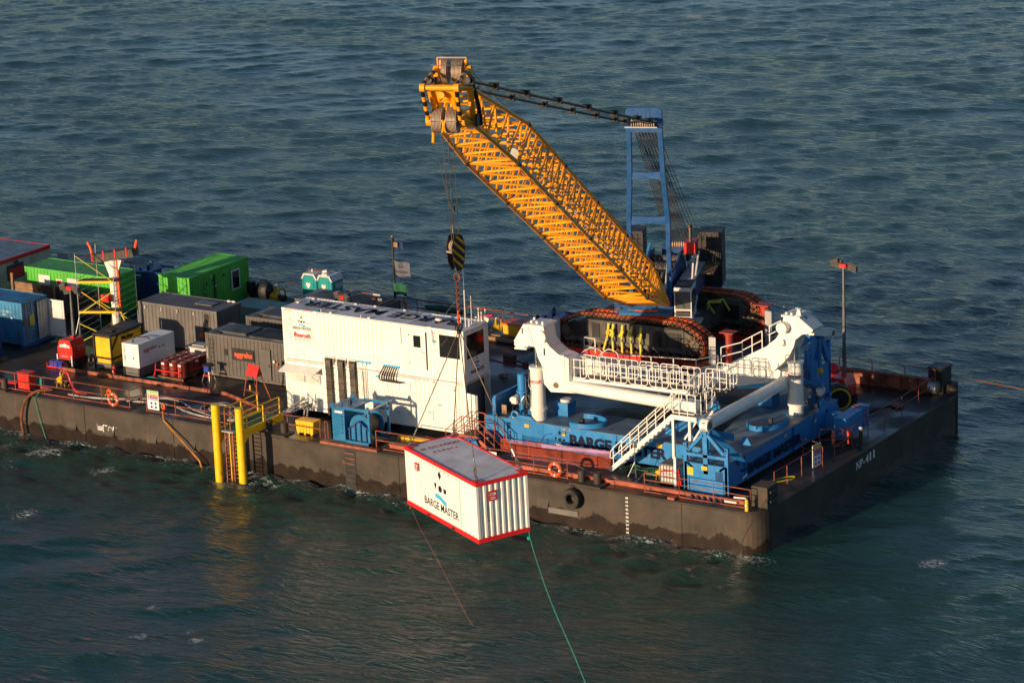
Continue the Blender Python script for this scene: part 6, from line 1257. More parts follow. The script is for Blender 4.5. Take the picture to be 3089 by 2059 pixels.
# restraining tubes
for p, q_ in (((-14.2, 4.75, 3.68), (-5.3, 2.7, 4.25)), ((-3.55, 1.1, 3.93), (-4.35, 10.9, 3.42))):
    p, q_ = V(p), V(q_); d = (q_ - p).normalized(); b = MB(); b.cyl(p + d * .3, q_ - d * .3, .33, 24); tbp = part('restraint_tube', b, 'white', mp)
    b = MB(); b.cyl(p - (X if abs(d.y) > .5 else Y) * .22, p + (X if abs(d.y) > .5 else Y) * .22, .33, 20); part('end_eye', b, 'white', tbp)
    b = MB(); b.cyl(q_ - (X if abs(d.y) > .5 else Y) * .22, q_ + (X if abs(d.y) > .5 else Y) * .22, .33, 20); part('end_eye', b, 'white', tbp)
b = MB(); b.cyl((-3.32, 1.1, 3.93), (-3.31, 1.1, 3.93), .2, 16); part('pin', b, 'bronze', mp); b = MB(); b.cyl((-3.55, .86, 3.93), (-3.55, .80, 3.93), .2, 16); part('pin', b, 'bronze', mp)
b = MB(); b.box(-5.6, -4.9, 2.4, 3.0, 3.9, 4.55); part('tube_bracket', b, 'white2', mp)
# deck of the platform with red grillage
b = MB(); b.prism([(-20.2, 13.3, 2.3), (-13.8, 10.8, 2.3), (-10.0, 11.2, 2.3), (-9.2, 13.4, 2.3), (-9.2, 23.0, 2.3), (-20.2, 23.0, 2.3)], (0, 0, .3)); part('deck', b, 'deckplate', mp)
for y in (13.35, 14.95, 19.3, 20.9):
    b = MB(); b.box(-20.65, -10.3, y, y + .12, 2.6, 3.0); part('grillage_beam', b, 'red', mp)
for y in (13.3, 19.9): b = MB(); b.box(-20.65, -10.3, y, y + 1.75, 2.96, 3.0); part('track_plate', b, 'coaming', mp)
for k in range(22): b = MB(); b.box(-20.3 + k * .45, -20.26 + k * .45, 13.27, 13.35, 2.6, 2.96); part('beam_stiffener', b, 'red', mp)
plaque('patch', (-20.4, 13.35, 2.78), X, Z, [(0, 0), (.22, 0), (.22, .16), (0, .16)], 'inkwhite', mp)
for x, y in ((-20.4, 13.5), (-10.4, 13.6), (-10.2, 19.7)): b = MB(); b.box(x, x + .12, y, y + .35, 2.6, 4.55); b.box(x + .12, x + .42, y, y + .06, 2.6, 4.55); part('stanchion', b, 'lightgrey', mp)
for x, y in ((-9.75, 14.7), (-10.7, 20.6)): b = MB(); b.cyl((x, y, 2.6), (x, y, 4.6), .26, 18); c_ = part('red_column', b, 'columnred', mp); b = MB(); b.box(x - .42, x + .42, y - .35, y + .35, 4.6, 4.66); part('column_cap', b, 'columnred', c_)
# support below (third column of the platform)
b = MB(); b.cyl((-16.0, 18.0, 0), (-16.0, 18.0, 2.3), .5, 18); part('rear_support', b, 'white2', mp)

# ================================================================ gangway, stairs and rails (white)
gw = thing('gangway', 'white railed gangway along the platform front with stairs down to deck', 'gangway', (-10, 4, 0))
def wrail(p, q_, h=1.12, n=4, r=.028, par=gw, post_drop=0.0, m='white'):
    pts = steps(p, q_, n)
    for a in pts: rod('rail_post', a - Z * post_drop, a + Z * h, r * 1.15, m, par)
    for l in (h, h * .55): rod('handrail', pts[0] + Z * l, pts[-1] + Z * l, r, m, par)
def panelrail(p, q_, h=1.1, r=.026):
    """rounded closed hoop panel with one mid rail and a middle post"""
    p, q_ = V(p), V(q_); d = (q_ - p); L = d.length; d /= L; c = .12
    pts = [p + Z * .12 + d * c, p + Z * (.12 + c), p + Z * (h - c), p + Z * (h - c * .3) + d * c * .3, p + Z * h + d * c, q_ + Z * h - d * c, q_ + Z * (h - c * .3) - d * c * .3, q_ + Z * (h - c), q_ + Z * (.12 + c), q_ + Z * .12 - d * c]
    b = MB(); b.tube(pts, r, 6, closed=True); part('rail_panel', b, 'white', gw)
    for f in (.33, .67): rod('rail_post', p + d * L * f, p + d * L * f + Z * h, r, 'white', gw)
    rod('mid_rail', p + Z * h * .6, q_ + Z * h * .6, r * .9, 'white', gw)
ga, gb = V((-14.05, 4.75, 4.08)), V((-6.2, 4.2, 4.42)); off = V((.1, 1.0, 0))
b = MB(); b.prism([ga, gb, gb + off, ga + off], (0, 0, .05)); part('walkway_grating', b, 'grating', gw)
for o_ in (V((0, 0, 0)), off): b = MB(); b.beam(ga + o_ - Z * .05, gb + o_ - Z * .05, .06, .24); part('walkway_beam', b, 'white', gw)
for i in range(9): p = ga + (gb - ga) * (i / 8); b = MB(); b.beam(p - Z * .12, p + off - Z * .12, .1, .14); part('cross_beam', b, 'white', gw); b = MB(); b.box(p.x - .06, p.x + .06, p.y - .06, p.y + .06, p.z - .45, p.z - .15); part('bracket', b, 'white2', gw)
pp_ = steps(ga, gb, 6)
for i in range(6): d = (gb - ga).normalized() * .06; panelrail(pp_[i] + d, pp_[i + 1] - d); panelrail(pp_[i] + off + d, pp_[i + 1] + off - d)
b = MB(); b.tube(smooth([ga + off + Z * 1.0, ga + off + V((.4, .4, 1.35)), ga + off + V((.9, .8, 1.2)), ga + off + V((1.0, .9, .6))], 5), .026, 6); b.tube(smooth([ga + off + V((1.0, .2, .9)), ga + off + V((1.5, .5, 1.4)), ga + off + V((2.0, .7, 1.2)), ga + off + V((2.1, .7, .5))], 5), .026, 6); part('rail_panel', b, 'white', gw)
# rails on the platform deck front
wrail((-13.9, 8.6, 3.35), (-8.6, 9.0, 3.55), n=4); wrail((-8.6, 9.0, 3.55), (-8.2, 10.7, 3.4), n=1)
wrail((-14.6, 7.4, 4.5), (-13.4, 6.6, 4.75), n=1); wrail((-15.0, 8.6, 4.2), (-14.6, 7.4, 4.5), n=1)
wrail((-8.2, 11.05, 3.75), (-6.9, 11.05, 4.2), n=1); wrail((-6.9, 11.05, 4.25), (-5.7, 11.1, 4.95), n=2); wrail((-5.9, 12.3, 5.0), (-5.2, 12.3, 5.4), n=1, h=1.0)
for p, q_ in (((-13.5, 23.0, 2.6), (-9.3, 23.0, 2.6)), ((-9.3, 23.0, 2.6), (-9.25, 18.5, 2.6))): wrail(p, q_, n=2, h=1.3)
# end platform and short flight
e0 = V((-6.2, 4.1, 4.42))
b = MB(); b.prism([e0, e0 + V((1.2, .1, .0)), e0 + V((1.2, 1.2, 0)), e0 + V((0, 1.1, 0))], (0, 0, .05)); part('walkway_grating', b, 'grating', gw)
b = MB(); b.prism([(-5.2, 4.0, 4.75), (-4.0, 4.1, 4.75), (-4.0, 5.2, 4.75), (-5.2, 5.2, 4.75)], (0, 0, .08)); part('walkway_grating', b, 'grating', gw)
for k in range(3): b = MB(); b.box(-5.5 + .35 * k * .0 - .3 * (2 - k), -5.2 - .3 * (2 - k) + .28, 4.1, 5.1, 4.5 + .1 * k, 4.53 + .1 * k); part('tread', b, 'grating', gw)
for p, q_ in (((-5.15, 4.0, 4.8), (-4.0, 4.1, 4.8)), ((-4.0, 4.1, 4.8), (-4.0, 5.2, 4.8)), ((-5.15, 5.2, 4.8), (-4.0, 5.2, 4.8))): panelrail(p, q_, h=1.15)
for k in range(5): a = V((-5.9 + .28 * k, 4.0, 4.45 + .06 * k)); rod('rail_post', a, a + V((.1, -.05, 1.1)), .026, 'white', gw); rod('handrail', a + Z * 1.05, a + V((.35, .1, 1.15)), .026, 'white', gw) if k % 2 else None
# link flight from walkway down to landing
l0 = [V((-5.95, 1.75, 3.95)), V((-4.55, 1.80, 3.95)), V((-4.45, 3.35, 3.95)), V((-5.85, 3.3, 3.95))]
b = MB(); b.prism(l0, (0, 0, .06)); part('landing', b, 'grating', gw)
for i in range(4): b = MB(); b.beam(l0[i] - Z * .08, l0[(i + 1) % 4] - Z * .08, .07, .24); part('landing_beam', b, 'white', gw)
for p in (l0[0], l0[1] - X * .45): rod('leg', (p.x + .04, p.y + .1, ZT if p.x < -5.2 else ZT), (p.x + .04, p.y + .1, 3.9), 0, 'white', gw, box=(.13, .13))
rod('leg', (-5.85, 1.85, .0), (-5.85, 1.85, 1.7), 0, 'white', gw, box=(.13, .13))
for p, q_ in (((-5.3, 1.9, 2.7), (-4.6, 2.2, 3.85)), ((-5.0, 1.95, 2.4), (-4.0, 2.6, 4.2))): b = MB(); b.beam(p, q_, .06, .09); part('brace', b, 'white', gw)
for p, q_ in ((l0[0], l0[1]), (l0[1], l0[2])): panelrail(p + Z * .06, q_ + Z * .06, h=1.15)
for k in range(4): b = MB(); b.box(-5.8 + .05 * k, -4.9 + .05 * k, 3.35 + .2 * k, 3.55 + .2 * k, 4.05 + .11 * k, 4.08 + .11 * k); part('tread', b, 'grating', gw)
for x in (-5.9, -4.8): b = MB(); b.beam((x, 3.2, 3.95), (x + .1, 4.15, 4.45), .05, .2); part('stringer', b, 'white', gw); wrail((x, 3.25, 4.0), (x + .1, 4.1, 4.45), n=1)
# main stair down to deck
s0, s1 = V((-5.95, 1.95, 3.95)), V((-10.35, 2.75, .03))
for o_ in (V((0, 0, 0)), V((.02, .85, 0))):
    b = MB(); b.beam(s0 + o_ - Z * .08, s1 + o_ + Z * .02, .05, .24); part('stringer', b, 'white', gw)
    pts = steps(s1 + o_ + (s0 - s1) * .06, s0 + o_, 7)
    for a in pts: rod('rail_post', a, a + Z * 1.08, .028, 'white', gw)
    for h in (1.08, .60): rod('handrail', pts[0] + Z * h, pts[-1] + Z * h, .03, 'white', gw)
    b = MB(); e = pts[0]; d = (s1 - s0).normalized(); b.tube([e + Z * 1.08, e + d * .25 + Z * 1.0, e + d * .3 + Z * .7, e + d * .15 + Z * .58, e + Z * .6], .03, 6); part('rail_panel', b, 'white', gw)
for i in range(15): p = s1 + (s0 - s1) * ((i + 1) / 16); b = MB(); b.box(p.x - .12, p.x + .12, p.y + .02, p.y + .84, p.z, p.z + .03); part('tread', b, 'lightgrey', gw)
b = MB(); b.cyl((-8.55, 2.3, 1.7), (-8.55, 2.3, 2.0), .12, 10); b.cyl((-8.55, 2.3, .9), (-8.55, 2.3, 1.7), .02, 6); b.tube([(-8.55, 2.3, .9), (-8.9, 2.1, .05)], .02); b.tube([(-8.55, 2.3, .9), (-8.3, 2.0, .05)], .02); single('tripod_lamp', b, 'steel', 'thin tripod lamp standing in front of the white stairs', 'lamp', (-8.55, 2.3, 0))
# red access stairs over the hoses
rs = thing('access_stairs', 'small red steel stairs with railings left of the blue frame', 'stairs', (-18.8, 3, 0))
b = MB(); b.box(-19.35, -18.5, 2.35, 3.3, .86, .92); part('landing', b, 'timber', rs); b = MB(); b.prism([(-19.4, 2.3, .78), (-18.45, 2.3, .78), (-18.45, 2.3, .92), (-19.4, 2.3, .92)], (0, .05, 0)); part('landing_edge', b, 'railred2', rs)
for y in (2.32, 3.3):
    b = MB(); b.beam((-18.5, y, .88), (-17.3, y, .0), .05, .2); part('stringer', b, 'railred2', rs); b = MB(); b.beam((-19.4, y, .88), (-20.5, y, .0), .05, .2); part('stringer', b, 'railred2', rs)
    P = [V((-20.4, y, .0)), V((-19.35, y, .9)), V((-18.5, y, .9)), V((-17.3, y, .0))]
    for p in P + [(P[0] + P[1]) / 2, (P[2] + P[3]) / 2]: rod('post', p, p + Z * 1.05, .026, 'railred2', rs)
    for h in (1.05, .55):
        for a, c in zip(P[:-1], P[1:]): rod('handrail', a + Z * h, c + Z * h, .026, 'railred2', rs)
for k in range(5): b = MB(); x = -18.35 + .22 * k; b.box(x - .12, x + .12, 2.36, 3.28, .72 - .165 * k, .75 - .165 * k); part('tread', b, 'darkmetal', rs); b = MB(); x = -19.5 - .2 * k; b.box(x - .1, x + .1, 2.36, 3.28, .72 - .165 * k, .75 - .165 * k); part('tread', b, 'darkmetal', rs)
t = thing('sea_fastening', 'light blue trapezoid steel foot below the red stairs', 'steel foot', (-18.6, 1.8, 0)); b = MB(); b.prism([(-18.95, 2.1, .8), (-18.35, 2.1, .8), (-17.9, 2.1, 0), (-19.3, 2.1, 0)], (0, .06, 0)); part('web', b, 'bmblue', t); b = MB(); b.box(-19.0, -18.3, 1.9, 2.6, .8, .85); part('top_plate', b, 'bmblue', t)
b = MB(); b.box(-18.68, -18.62, 1.9, 2.1, 0, .8); part('stiffener', b, 'winchblue', t)
b = MB(); b.box(-18.0, -16.5, 1.3, 1.34, .1, .6); single('white_board', b, 'plastwhite', 'plain white board behind the hanging container roof corner', 'board', (-17.2, 1.3, .1))
# orange net fence
nf = thing('net_fence', 'orange safety net fence with purple strip before the blue frame', 'fence', (-13.5, 2.7, 0))
n0, n1 = V((-16.9, 2.35, 0)), V((-10.5, 3.05, 0)); b = MB(); d = (n1 - n0)
nx, nz = 110, 17
for i in range(nx + 1): p = n0 + d * (i / nx); w_ = .03 * math.sin(i * .5); b.add([tuple(p + V((0, w_, .02))), tuple(p + V((.014, w_, .02))), tuple(p + V((.014, w_, 1.0 + .02 * math.sin(i * .21)))), tuple(p + V((0, w_, 1.0 + .02 * math.sin(i * .21))))], [(0, 1, 2, 3)])
for j in range(nz + 1):
    for i in range(0, nx, 2):
        p = n0 + d * (i / nx); q_ = n0 + d * ((i + 2) / nx); z = .03 + .97 * j / nz; w0, w1 = .03 * math.sin(i * .5), .03 * math.sin(i * .5 + 1)
        b.add([tuple(p + V((0, w0, z))), tuple(q_ + V((0, w1, z))), tuple(q_ + V((0, w1, z + .014))), tuple(p + V((0, w0, z + .014)))], [(0, 1, 2, 3)])
part('netting', b, 'net', nf, kind='stuff'); b = MB(); b.add([tuple(n0 + d * .38 + V((0, -.05, .78))), tuple(n1 + V((0, -.05, .86))), tuple(n1 + V((0, -.05, 1.0))), tuple(n0 + d * .38 + V((0, -.05, .98)))], [(0, 1, 2, 3)]); part('purple_strip', b, 'purple', nf)
for k in range(5): p = n0 + d * (k / 4); rod('post', p + Y * .06, p + Y * .06 + Z * 1.05, .03, 'railred', nf)
# IBC tank
t = thing('ibc_tank', 'white caged IBC liquid tank with dark top by the blue pylon', 'tank', (-6.3, 2.6, 0)); b = MB(); b.box(-6.85, -5.75, 2.05, 3.2, .15, 1.1); part('tank', b, 'ibc', t); b = MB(); b.box(-6.9, -5.7, 2.0, 3.25, 0, .13); part('pallet', b, 'darkmetal', t); b = MB(); b.box(-6.88, -5.72, 2.02, 3.23, 1.1, 1.15); b.cyl((-6.3, 2.6, 1.15), (-6.3, 2.6, 1.2), .14, 12); part('top', b, 'contgrey', t)
for k in range(7): rod('cage_bar', (-6.85 + .18 * k, 2.02, .13), (-6.85 + .18 * k, 2.02, 1.12), .014, 'steel', t)
for k in range(5): rod('cage_bar', (-6.87, 2.01, .2 + .22 * k), (-5.73, 2.01, .2 + .22 * k), .014, 'steel', t)
for p, q_ in (((-6.8, 1.98, .75), (-5.7, 1.98, .95)), ((-5.9, 1.95, .9), (-5.7, 1.9, .15)), ((-5.75, 1.95, 1.0), (-5.55, 1.9, .1))): b = MB(); b.beam(p, q_, .04, .07); part('strap', b, 'liftred', t)
b = MB()
for k in range(9): a = rng2.uniform(0, 6); c = V((-8.6 + rng2.uniform(-1.1, .8), 3.3 + rng2.uniform(-.4, .4), .12)); b.tube([c + V((math.cos(a + i * .8) * (.25 + .05 * k), math.sin(a + i * .8) * .3, .02 * i)) for i in range(8)], .03, 5)
single('rope_heap', b, 'netgreen', 'heap of dark green rope under the white stairs', 'rope', (-8.6, 3.3, .1))
b = MB()
for k in range(5): c = V((-7.6 + .25 * k, 3.55, .35)); b.tube(smooth([c, c + V((.2, -.15, .12)), c + V((.45, .0, .02)), c + V((.8, -.1, -.08))], 4), .028, 5)
single('rope_heap', b, 'plastwhite', 'pale rope coils draped behind the yellow pump and IBC tank', 'rope', (-7.3, 3.5, .3))
b = MB(); b.tube(smooth([(-2.3, 3.4, .03), (-2.1, 4.6, .03), (-1.6, 5.9, .03), (-1.2, 6.1, .03), (-1.15, 5.7, .03), (-1.6, 5.0, .03), (-2.2, 3.9, .03)]), .022, 5); single('yellow_hose', b, 'palegold', 'thin yellow hose loop on deck at the bow', 'hose', (-1.8, 5, .03))
b = MB(); b.cyl((-1.95, .95, .35), (-1.3, 1.1, .35), .06, 8); b.box(-2.4, -1.7, .75, 1.0, .1, .2); single('life_jacket_box', b, 'plastwhite', 'small white pouch on the kerb beam at blue pylon foot', 'pouch', (-2, .9, .1))
# bow items
b = MB(); b.sph((-6.9, 21.6, 1.0), .42, 16, 10); b.cyl((-6.9, 21.6, .55), (-6.9, 21.6, .65), .08, 8); single('mooring_buoy', b, 'liftred', 'round red buoy beyond the far blue frame', 'buoy', (-6.9, 21.6, 1))
t = thing('hose_reel', 'black reel with a yellow rim in front of the bow lighting tower', 'reel', (-4.4, 17.3, 0)); ax = V((.55, -.83, 0)); c_ = V((-4.35, 17.3, .85))
b = MB(); b.cyl(c_ - ax * .35, c_ + ax * .3, .72, 24); part('drum', b, 'rubber', t); b = MB(); b.torus(c_ + ax * .32, ax, .58, .07, 24, 8); part('rim', b, 'yellow2', t); b = MB(); b.cyl(c_ + ax * .3, c_ + ax * .34, .42, 20); part('hub', b, 'black', t)
t = thing('light_bollard', 'black post with a white lamp head on the bow deck edge', 'post', (-.55, 12.4, 0)); b = MB(); b.cyl((-.55, 12.4, 0), (-.55, 12.4, .85), .10, 12); part('post', b, 'black', t); b = MB(); b.sph((-.55, 12.4, .95), .12); part('lamp', b, 'plastwhite', t)
b = MB()
for k in range(4): b.torus((-1.1, 12.1 + .12 * k, .75 - .1 * k), X, .1, .03, 10, 5); 
b.tube([(-1.1, 12.0, .9), (-1.05, 11.9, .2)], .06); single('orange_rag', b, 'lifering', 'bright orange rope bundle on the bow railing above life ring', 'rope', (-1.1, 12.2, .6))
b = MB(); b.tube(smooth([(-3.6, 15.2, .03), (-3.2, 17.0, .04), (-2.6, 18.8, .03), (-2.0, 20.2, .03)]), .05, 6); single('deck_cable', b, 'rubber', 'black cable lying across the bow deck towards corner', 'cable', (-2.8, 17.5, .03))
b = MB(); b.sph((-1.9, 19.6, .1), .4, 10, 6, (1, 1, .3)); single('rope_heap', b, 'coaming', 'small rusty heap of rope behind the bow railing', 'rope', (-1.9, 19.6, .1))
# junk on the dark deck left of gooseneck 1
b = MB(); b.box(-26.9, -26.2, 18.0, 18.4, 0, .35); b.beam((-26.3, 18.1, .15), (-25.4, 17.8, .1), .08, .08); single('deck_block', b, 'trackrust', 'rusty block with a pipe on dark deck left of gooseneck 1', 'block', (-26.5, 18.2, 0))
b = MB(); b.box(-25.3, -25.0, 17.6, 17.85, 0, .2); single('deck_block', b, 'trackrust', 'small rusty block right of the bigger one on deck', 'block', (-25.2, 17.7, 0))
b = MB(); b.box(-25.4, -24.9, 15.2, 15.45, 0, .15); b.cyl((-25.2, 15.1, .2), (-24.8, 15.3, .2), .08, 8); single('deck_block', b, 'steel', 'small grey metal piece on deck right of control room', 'block', (-25.1, 15.3, 0))
b = MB(); b.tube(smooth([(-22.5, 3.4, .05), (-20.9, 3.0, .05), (-19.6, 2.9, .05)]), .05); b.tube(smooth([(-23.5, 3.0, .04), (-21.5, 2.5, .04), (-20.0, 2.2, .04)]), .04); single('striped_hose', b, 'redhose', 'red hoses on deck below the right end of control room', 'hose', (-21, 3, .05))
b = MB(); b.box(-23.8, -19.8, 2.6, 2.9, .0, .12); single('yellow_skid', b, 'pumpyellow', 'dull yellow skid beam on deck before the control room', 'beam', (-22, 2.7, 0))
# ================================================================ crawler crane
FC = V((-15.7, 17.2, 0)); CU_ = V((17.22, -45.3, 0)).normalized(); CN = V((-CU_.y, CU_.x, 0))
def CP(r, o, z): return FC + CU_ * r + CN * o + Z * z
cr = thing('crawler_crane', 'blue crawler crane with a yellow lattice boom standing on the white platform', 'crane', (-15.7, 17.4, 3.0))
# ---- tracks
prof = [(-20.42, 3.35), (-20.38, 3.95), (-20.0, 4.35), (-18.6, 4.90), (-17.5, 4.98), (-12.6, 5.02), (-11.9, 4.93), (-11.0, 4.42), (-10.78, 3.95), (-10.85, 3.40), (-11.4, 3.08), (-19.9, 3.06)]
def walk(P, step):
    pts = [V((a, 0, z)) for a, z in P]; pts.append(pts[0]); out = []; acc = 0
    tot = sum((pts[i + 1] - pts[i]).length for i in range(len(pts) - 1)); n = round(tot / step); st = tot / n; nxt = 0; d0 = 0
    for i in range(len(pts) - 1):
        L = (pts[i + 1] - pts[i]).length; d = (pts[i + 1] - pts[i]) / L
        while nxt <= d0 + L - 1e-6 and len(out) < n: out.append((pts[i] + d * (nxt - d0), d)); nxt += st
        d0 += L
    return out
sb = MB(); sb.box(-.135, .135, -.62, .62, -.035, .035); sb.box(-.05, .05, -.62, .62, -.10, -.035); sb.box(-.13, -.02, -.66, -.62, -.11, .03)
nb = len(sb.f)
for y0, y1 in ((-.56, -.40), (-.36, -.20), (.12, .28), (.32, .48)): sb.box(-.11, .11, y0, y1, .035, .075)
sme = bpy.data.meshes.new('track_shoe'); sme.from_pydata(sb.v, [], sb.f); sme.materials.append(MATS['trackrust']); sme.materials.append(MATS['trackorange'])
for i, p in enumerate(sme.polygons): p.material_index = 1 if i >= nb else 0
for ty in (14.25, 20.85):
    b = MB(); ins = [(-20.05, 3.45), (-20.0, 3.9), (-18.5, 4.62), (-12.2, 4.70), (-11.2, 4.2), (-11.1, 3.5), (-11.5, 3.28), (-19.8, 3.25)]
    b.prism([(a, ty - .48, z) for a, z in ins], (0, .96, 0)); tr = part('track', b, 'trackframe', cr, 'near track of crane with yellow slings' if ty < 15 else 'far track of crane')
    for p, d in walk(prof, .30):
        o = bpy.data.objects.new('track_shoe', sme); COL.objects.link(o); o.parent = tr; nrm = d.cross(Y); nrm = -nrm if False else nrm
        # outward normal for a clockwise-up profile
        R_ = Mx((( d.x, 0, nrm.x), (0, 1, 0), (d.z, 0, nrm.z))).to_4x4()
        c_ = V((-15.6, 0, 4.0)); out_ = (p - c_).dot(nrm) > 0
        if not out_: R_ = Mx(((-d.x, 0, -nrm.x), (0, 1, 0), (-d.z, 0, -nrm.z))).to_4x4()
        o.matrix_local = ROOTS[cr.name] @ (Mx.Translation((p.x, ty, p.z)) @ R_)
    for x, r_ in ((-11.35, .52), (-19.75, .46)):
        b = MB(); b.cyl((x, ty - .60, 3.88), (x, ty + .5, 3.88), r_ * .62, 24); w_ = part('drive_wheel', b, 'trackframe', tr)
        for k in range(12): a = k * PI / 6; b = MB(); b.ob((x + r_ * .84 * math.cos(a), ty - .5, 3.88 + r_ * .84 * math.sin(a)), (.07, 0, 0), (0, .12, 0), (0, 0, .07)); part('sprocket_tooth', b, 'trackrust', tr)
        if x > -12: b = MB(); b.beam((x - .28, ty - .61, 3.98), (x + .22, ty - .61, 3.84), .02, .05, up=(0, 1, 0)); part('paint_mark', b, 'yellow2', tr)
    for k in range(14): x = -19.2 + k * .55; b = MB(); b.cyl((x, ty - .55, 3.30), (x, ty + .5, 3.30), .16, 12); part('track_roller', b, 'darkmetal', tr)
    for k, (x0, w_) in enumerate(((-19.3, .9), (-18.0, .5), (-17.1, .35), (-13.9, .35), (-13.2, .8), (-12.35, .12))): b = MB(); b.box(x0, x0 + w_, ty - .52, ty - .48, 3.62, 4.45); part('side_recess', b, 'black' if k % 2 else 'darkmetal', tr)
    b = MB(); b.box(-19.4, -11.9, ty - .60, ty - .48, 3.38, 3.56); part('side_step', b, 'trackframe', tr)
    for x in (-13.95, -13.45): b = MB(); b.tube([(x - .08, ty - .56, 3.5), (x, ty - .56, 4.3), (x + .25, ty - .56, 4.3), (x + .35, ty - .56, 3.5)], .025, 5); part('step_frame', b, 'black', tr)
for k, x in enumerate((-16.75, -16.45, -15.85, -15.25, -14.65)):
    t = thing('yellow_sling', ['leftmost', 'second', 'middle', 'fourth', 'rightmost'][k] + ' of five knotted yellow slings hanging on the near crane track', 'sling', (x, 13.5, 4.6), group='yellow slings on the near track')
    b = MB(); b.beam((x, 13.50, 4.62), (x - .06, 13.46, 3.95), .03, .13, up=(1, 0, 0)); b.beam((x - .06, 13.46, 3.95), (x - (.02 if k else .35), 13.44, 3.02), .03, .11, up=(1, 0, 0)); part('webbing', b, 'palegold', t)
    b = MB(); rr = random.Random(k)
    for j in range(5): b.sph((x - .05 + rr.uniform(-.1, .1), 13.42, 4.15 + rr.uniform(-.18, .12)), .085, 7, 5, (1, .6, 1.3))
    part('knot', b, 'yellow2' if k == 0 else 'palegold', t); b = MB(); b.box(x - .10, x, 13.38, 13.42, 3.65, 3.82); part('ratchet', b, 'steel', t)
# ---- car body, turntable
b = MB(); b.box(-18.0, -13.4, 14.9, 20.3, 3.25, 4.35); b.box(-17.4, -14.0, 14.4, 20.8, 3.5, 4.2); part('car_body', b, 'trackframe', cr)
b = MB(); b.box(-18.4, -13.0, 14.92, 17.3, 4.66, 4.74); part('walk_board', b, 'timber2', cr)
b = MB(); b.cyl((-15.7, 17.2, 4.3), (-15.7, 17.2, 4.9), 1.25, 28); part('turntable', b, 'darkmetal', cr)
def cbox(name, r0, r1, o0, o1, z0, z1, m, parent=None, label=None):
    b = MB(); b.prism([CP(r0, o0, z0), CP(r1, o0, z0), CP(r1, o1, z0), CP(r0, o1, z0)], Z * (z1 - z0)); return part(name, b, m, parent or cr, label)
up_ = cbox('slewing_frame', -4.6, 2.7, -1.2, 1.15, 4.9, 5.55, 'craneblue')
cbox('front_beam', 2.4, 2.9, -1.72, 1.32, 4.98, 5.62, 'craneblue', up_); cbox('front_beam_lip', 2.9, 2.96, -1.72, 1.32, 5.0, 5.2, 'winchblue', up_)
b = MB(); b.cyl(CP(2.97, -1.6, 5.45), CP(2.90, -1.6, 5.45), .07, 10); part('tow_eye', b, 'black', up_)
b = MB(); b.cyl(CP(3.0, -.8, 5.36), CP(3.0, .5, 5.34), .035, 8); part('slack_line', b, 'orange', up_); b = MB(); b.cyl(CP(3.0, -1.2, 5.42), CP(3.0, -.5, 5.36), .025, 8); part('slack_line', b, 'steel', up_)
cbox('side_frame', -3.6, 2.7, -1.35, -1.12, 5.4, 6.15, 'craneblue', up_); cbox('side_frame', -3.6, 2.7, 1.05, 1.25, 5.4, 6.15, 'craneblue', up_)
b = MB(); 
for o_ in (-.95, .85): b.prism([CP(2.3, o_, 5.4), CP(2.3, o_, 6.3), CP(-.2, o_, 6.7), CP(-2.8, o_, 7.3), CP(-4.2, o_, 7.2), CP(-4.4, o_, 5.4)], CN * .12)
part('winch_cheek', b, 'deepblue', up_)
for r_, z_, rr in ((-.6, 6.35, .36), (-1.9, 6.5, .40), (-3.2, 6.7, .30)):
    b = MB(); b.cyl(CP(r_, -.8, z_), CP(r_, .8, z_), rr, 22); d = part('winch_drum', b, 'wire', up_)
    for k in range(12): b = MB(); b.torus(CP(r_, -.72 + .13 * k, z_), CN, rr + .01, .02, 18, 4); part('rope_turn', b, 'steel' if k % 2 else 'wire', d)
b = MB(); b.cyl(CP(2.2, .75, 5.6), CP(.9, .75, 7.6), .05, 8); part('ladder_pipe', b, 'alu', up_); b = MB(); b.cyl(CP(2.2, -.7, 5.6), CP(.6, -.7, 7.2), .05, 8); part('ladder_pipe', b, 'alu', up_)
# right house with grey walkway
hs = cbox('machine_house', -4.4, 1.2, 1.28, 2.05, 5.0, 6.28, 'deepblue'); cbox('house_roof', -4.4, 1.25, 1.22, 2.1, 6.28, 6.33, 'lightgrey', hs)
for k in range(2): b = MB(); b.prism([CP(-3.2 + .0, 2.06, 5.3 + .5 * k), CP(-3.5, 2.06, 5.3 + .5 * k), CP(-3.2, 2.06, 5.65 + .5 * k), CP(-2.95, 2.06, 5.65 + .5 * k)], CN * .01); part('orange_mark', b, 'orange', hs)
cbox('walkway', -5.0, -2.0, 2.1, 2.9, 6.2, 6.26, 'timber2', hs)
for r_ in (-2.0, -3.0, -4.6): rod('walkway_post', CP(r_, 2.9, 6.2), CP(r_, 2.9, 7.2), .02, 'darkmetal', hs)
rod('walkway_rail', CP(-2.0, 2.9, 7.2), CP(-4.6, 2.9, 7.2), .02, 'darkmetal', hs)
cbox('left_house', -4.4, 2.2, -2.1, -1.4, 5.0, 6.25, 'deepblue')
for o_, r_ in ((1.28, -2.15), (1.85, -2.15), (1.28, -3.1), (1.85, -3.1)): rod('tank_leg', CP(r_, o_, 6.3), CP(r_, o_, 7.35), .03, 'darkmetal', hs)
cbox('tank_base', -3.3, -2.05, 1.15, 1.95, 7.28, 7.36, 'black', hs); rt = cbox('red_tank', -3.25, -2.1, 1.22, 1.87, 7.36, 7.98, 'red', cr)
b = MB(); b.cyl(CP(-2.5, 1.55, 7.4), CP(-2.5, 1.55, 8.82), .085, 12); part('exhaust_pipe', b, 'bronze', cr); b = MB(); b.cyl(CP(-2.5, 1.55, 8.78), CP(-2.5, 1.55, 8.95), .105, 12); part('exhaust_cap', b, 'trackrust', cr)
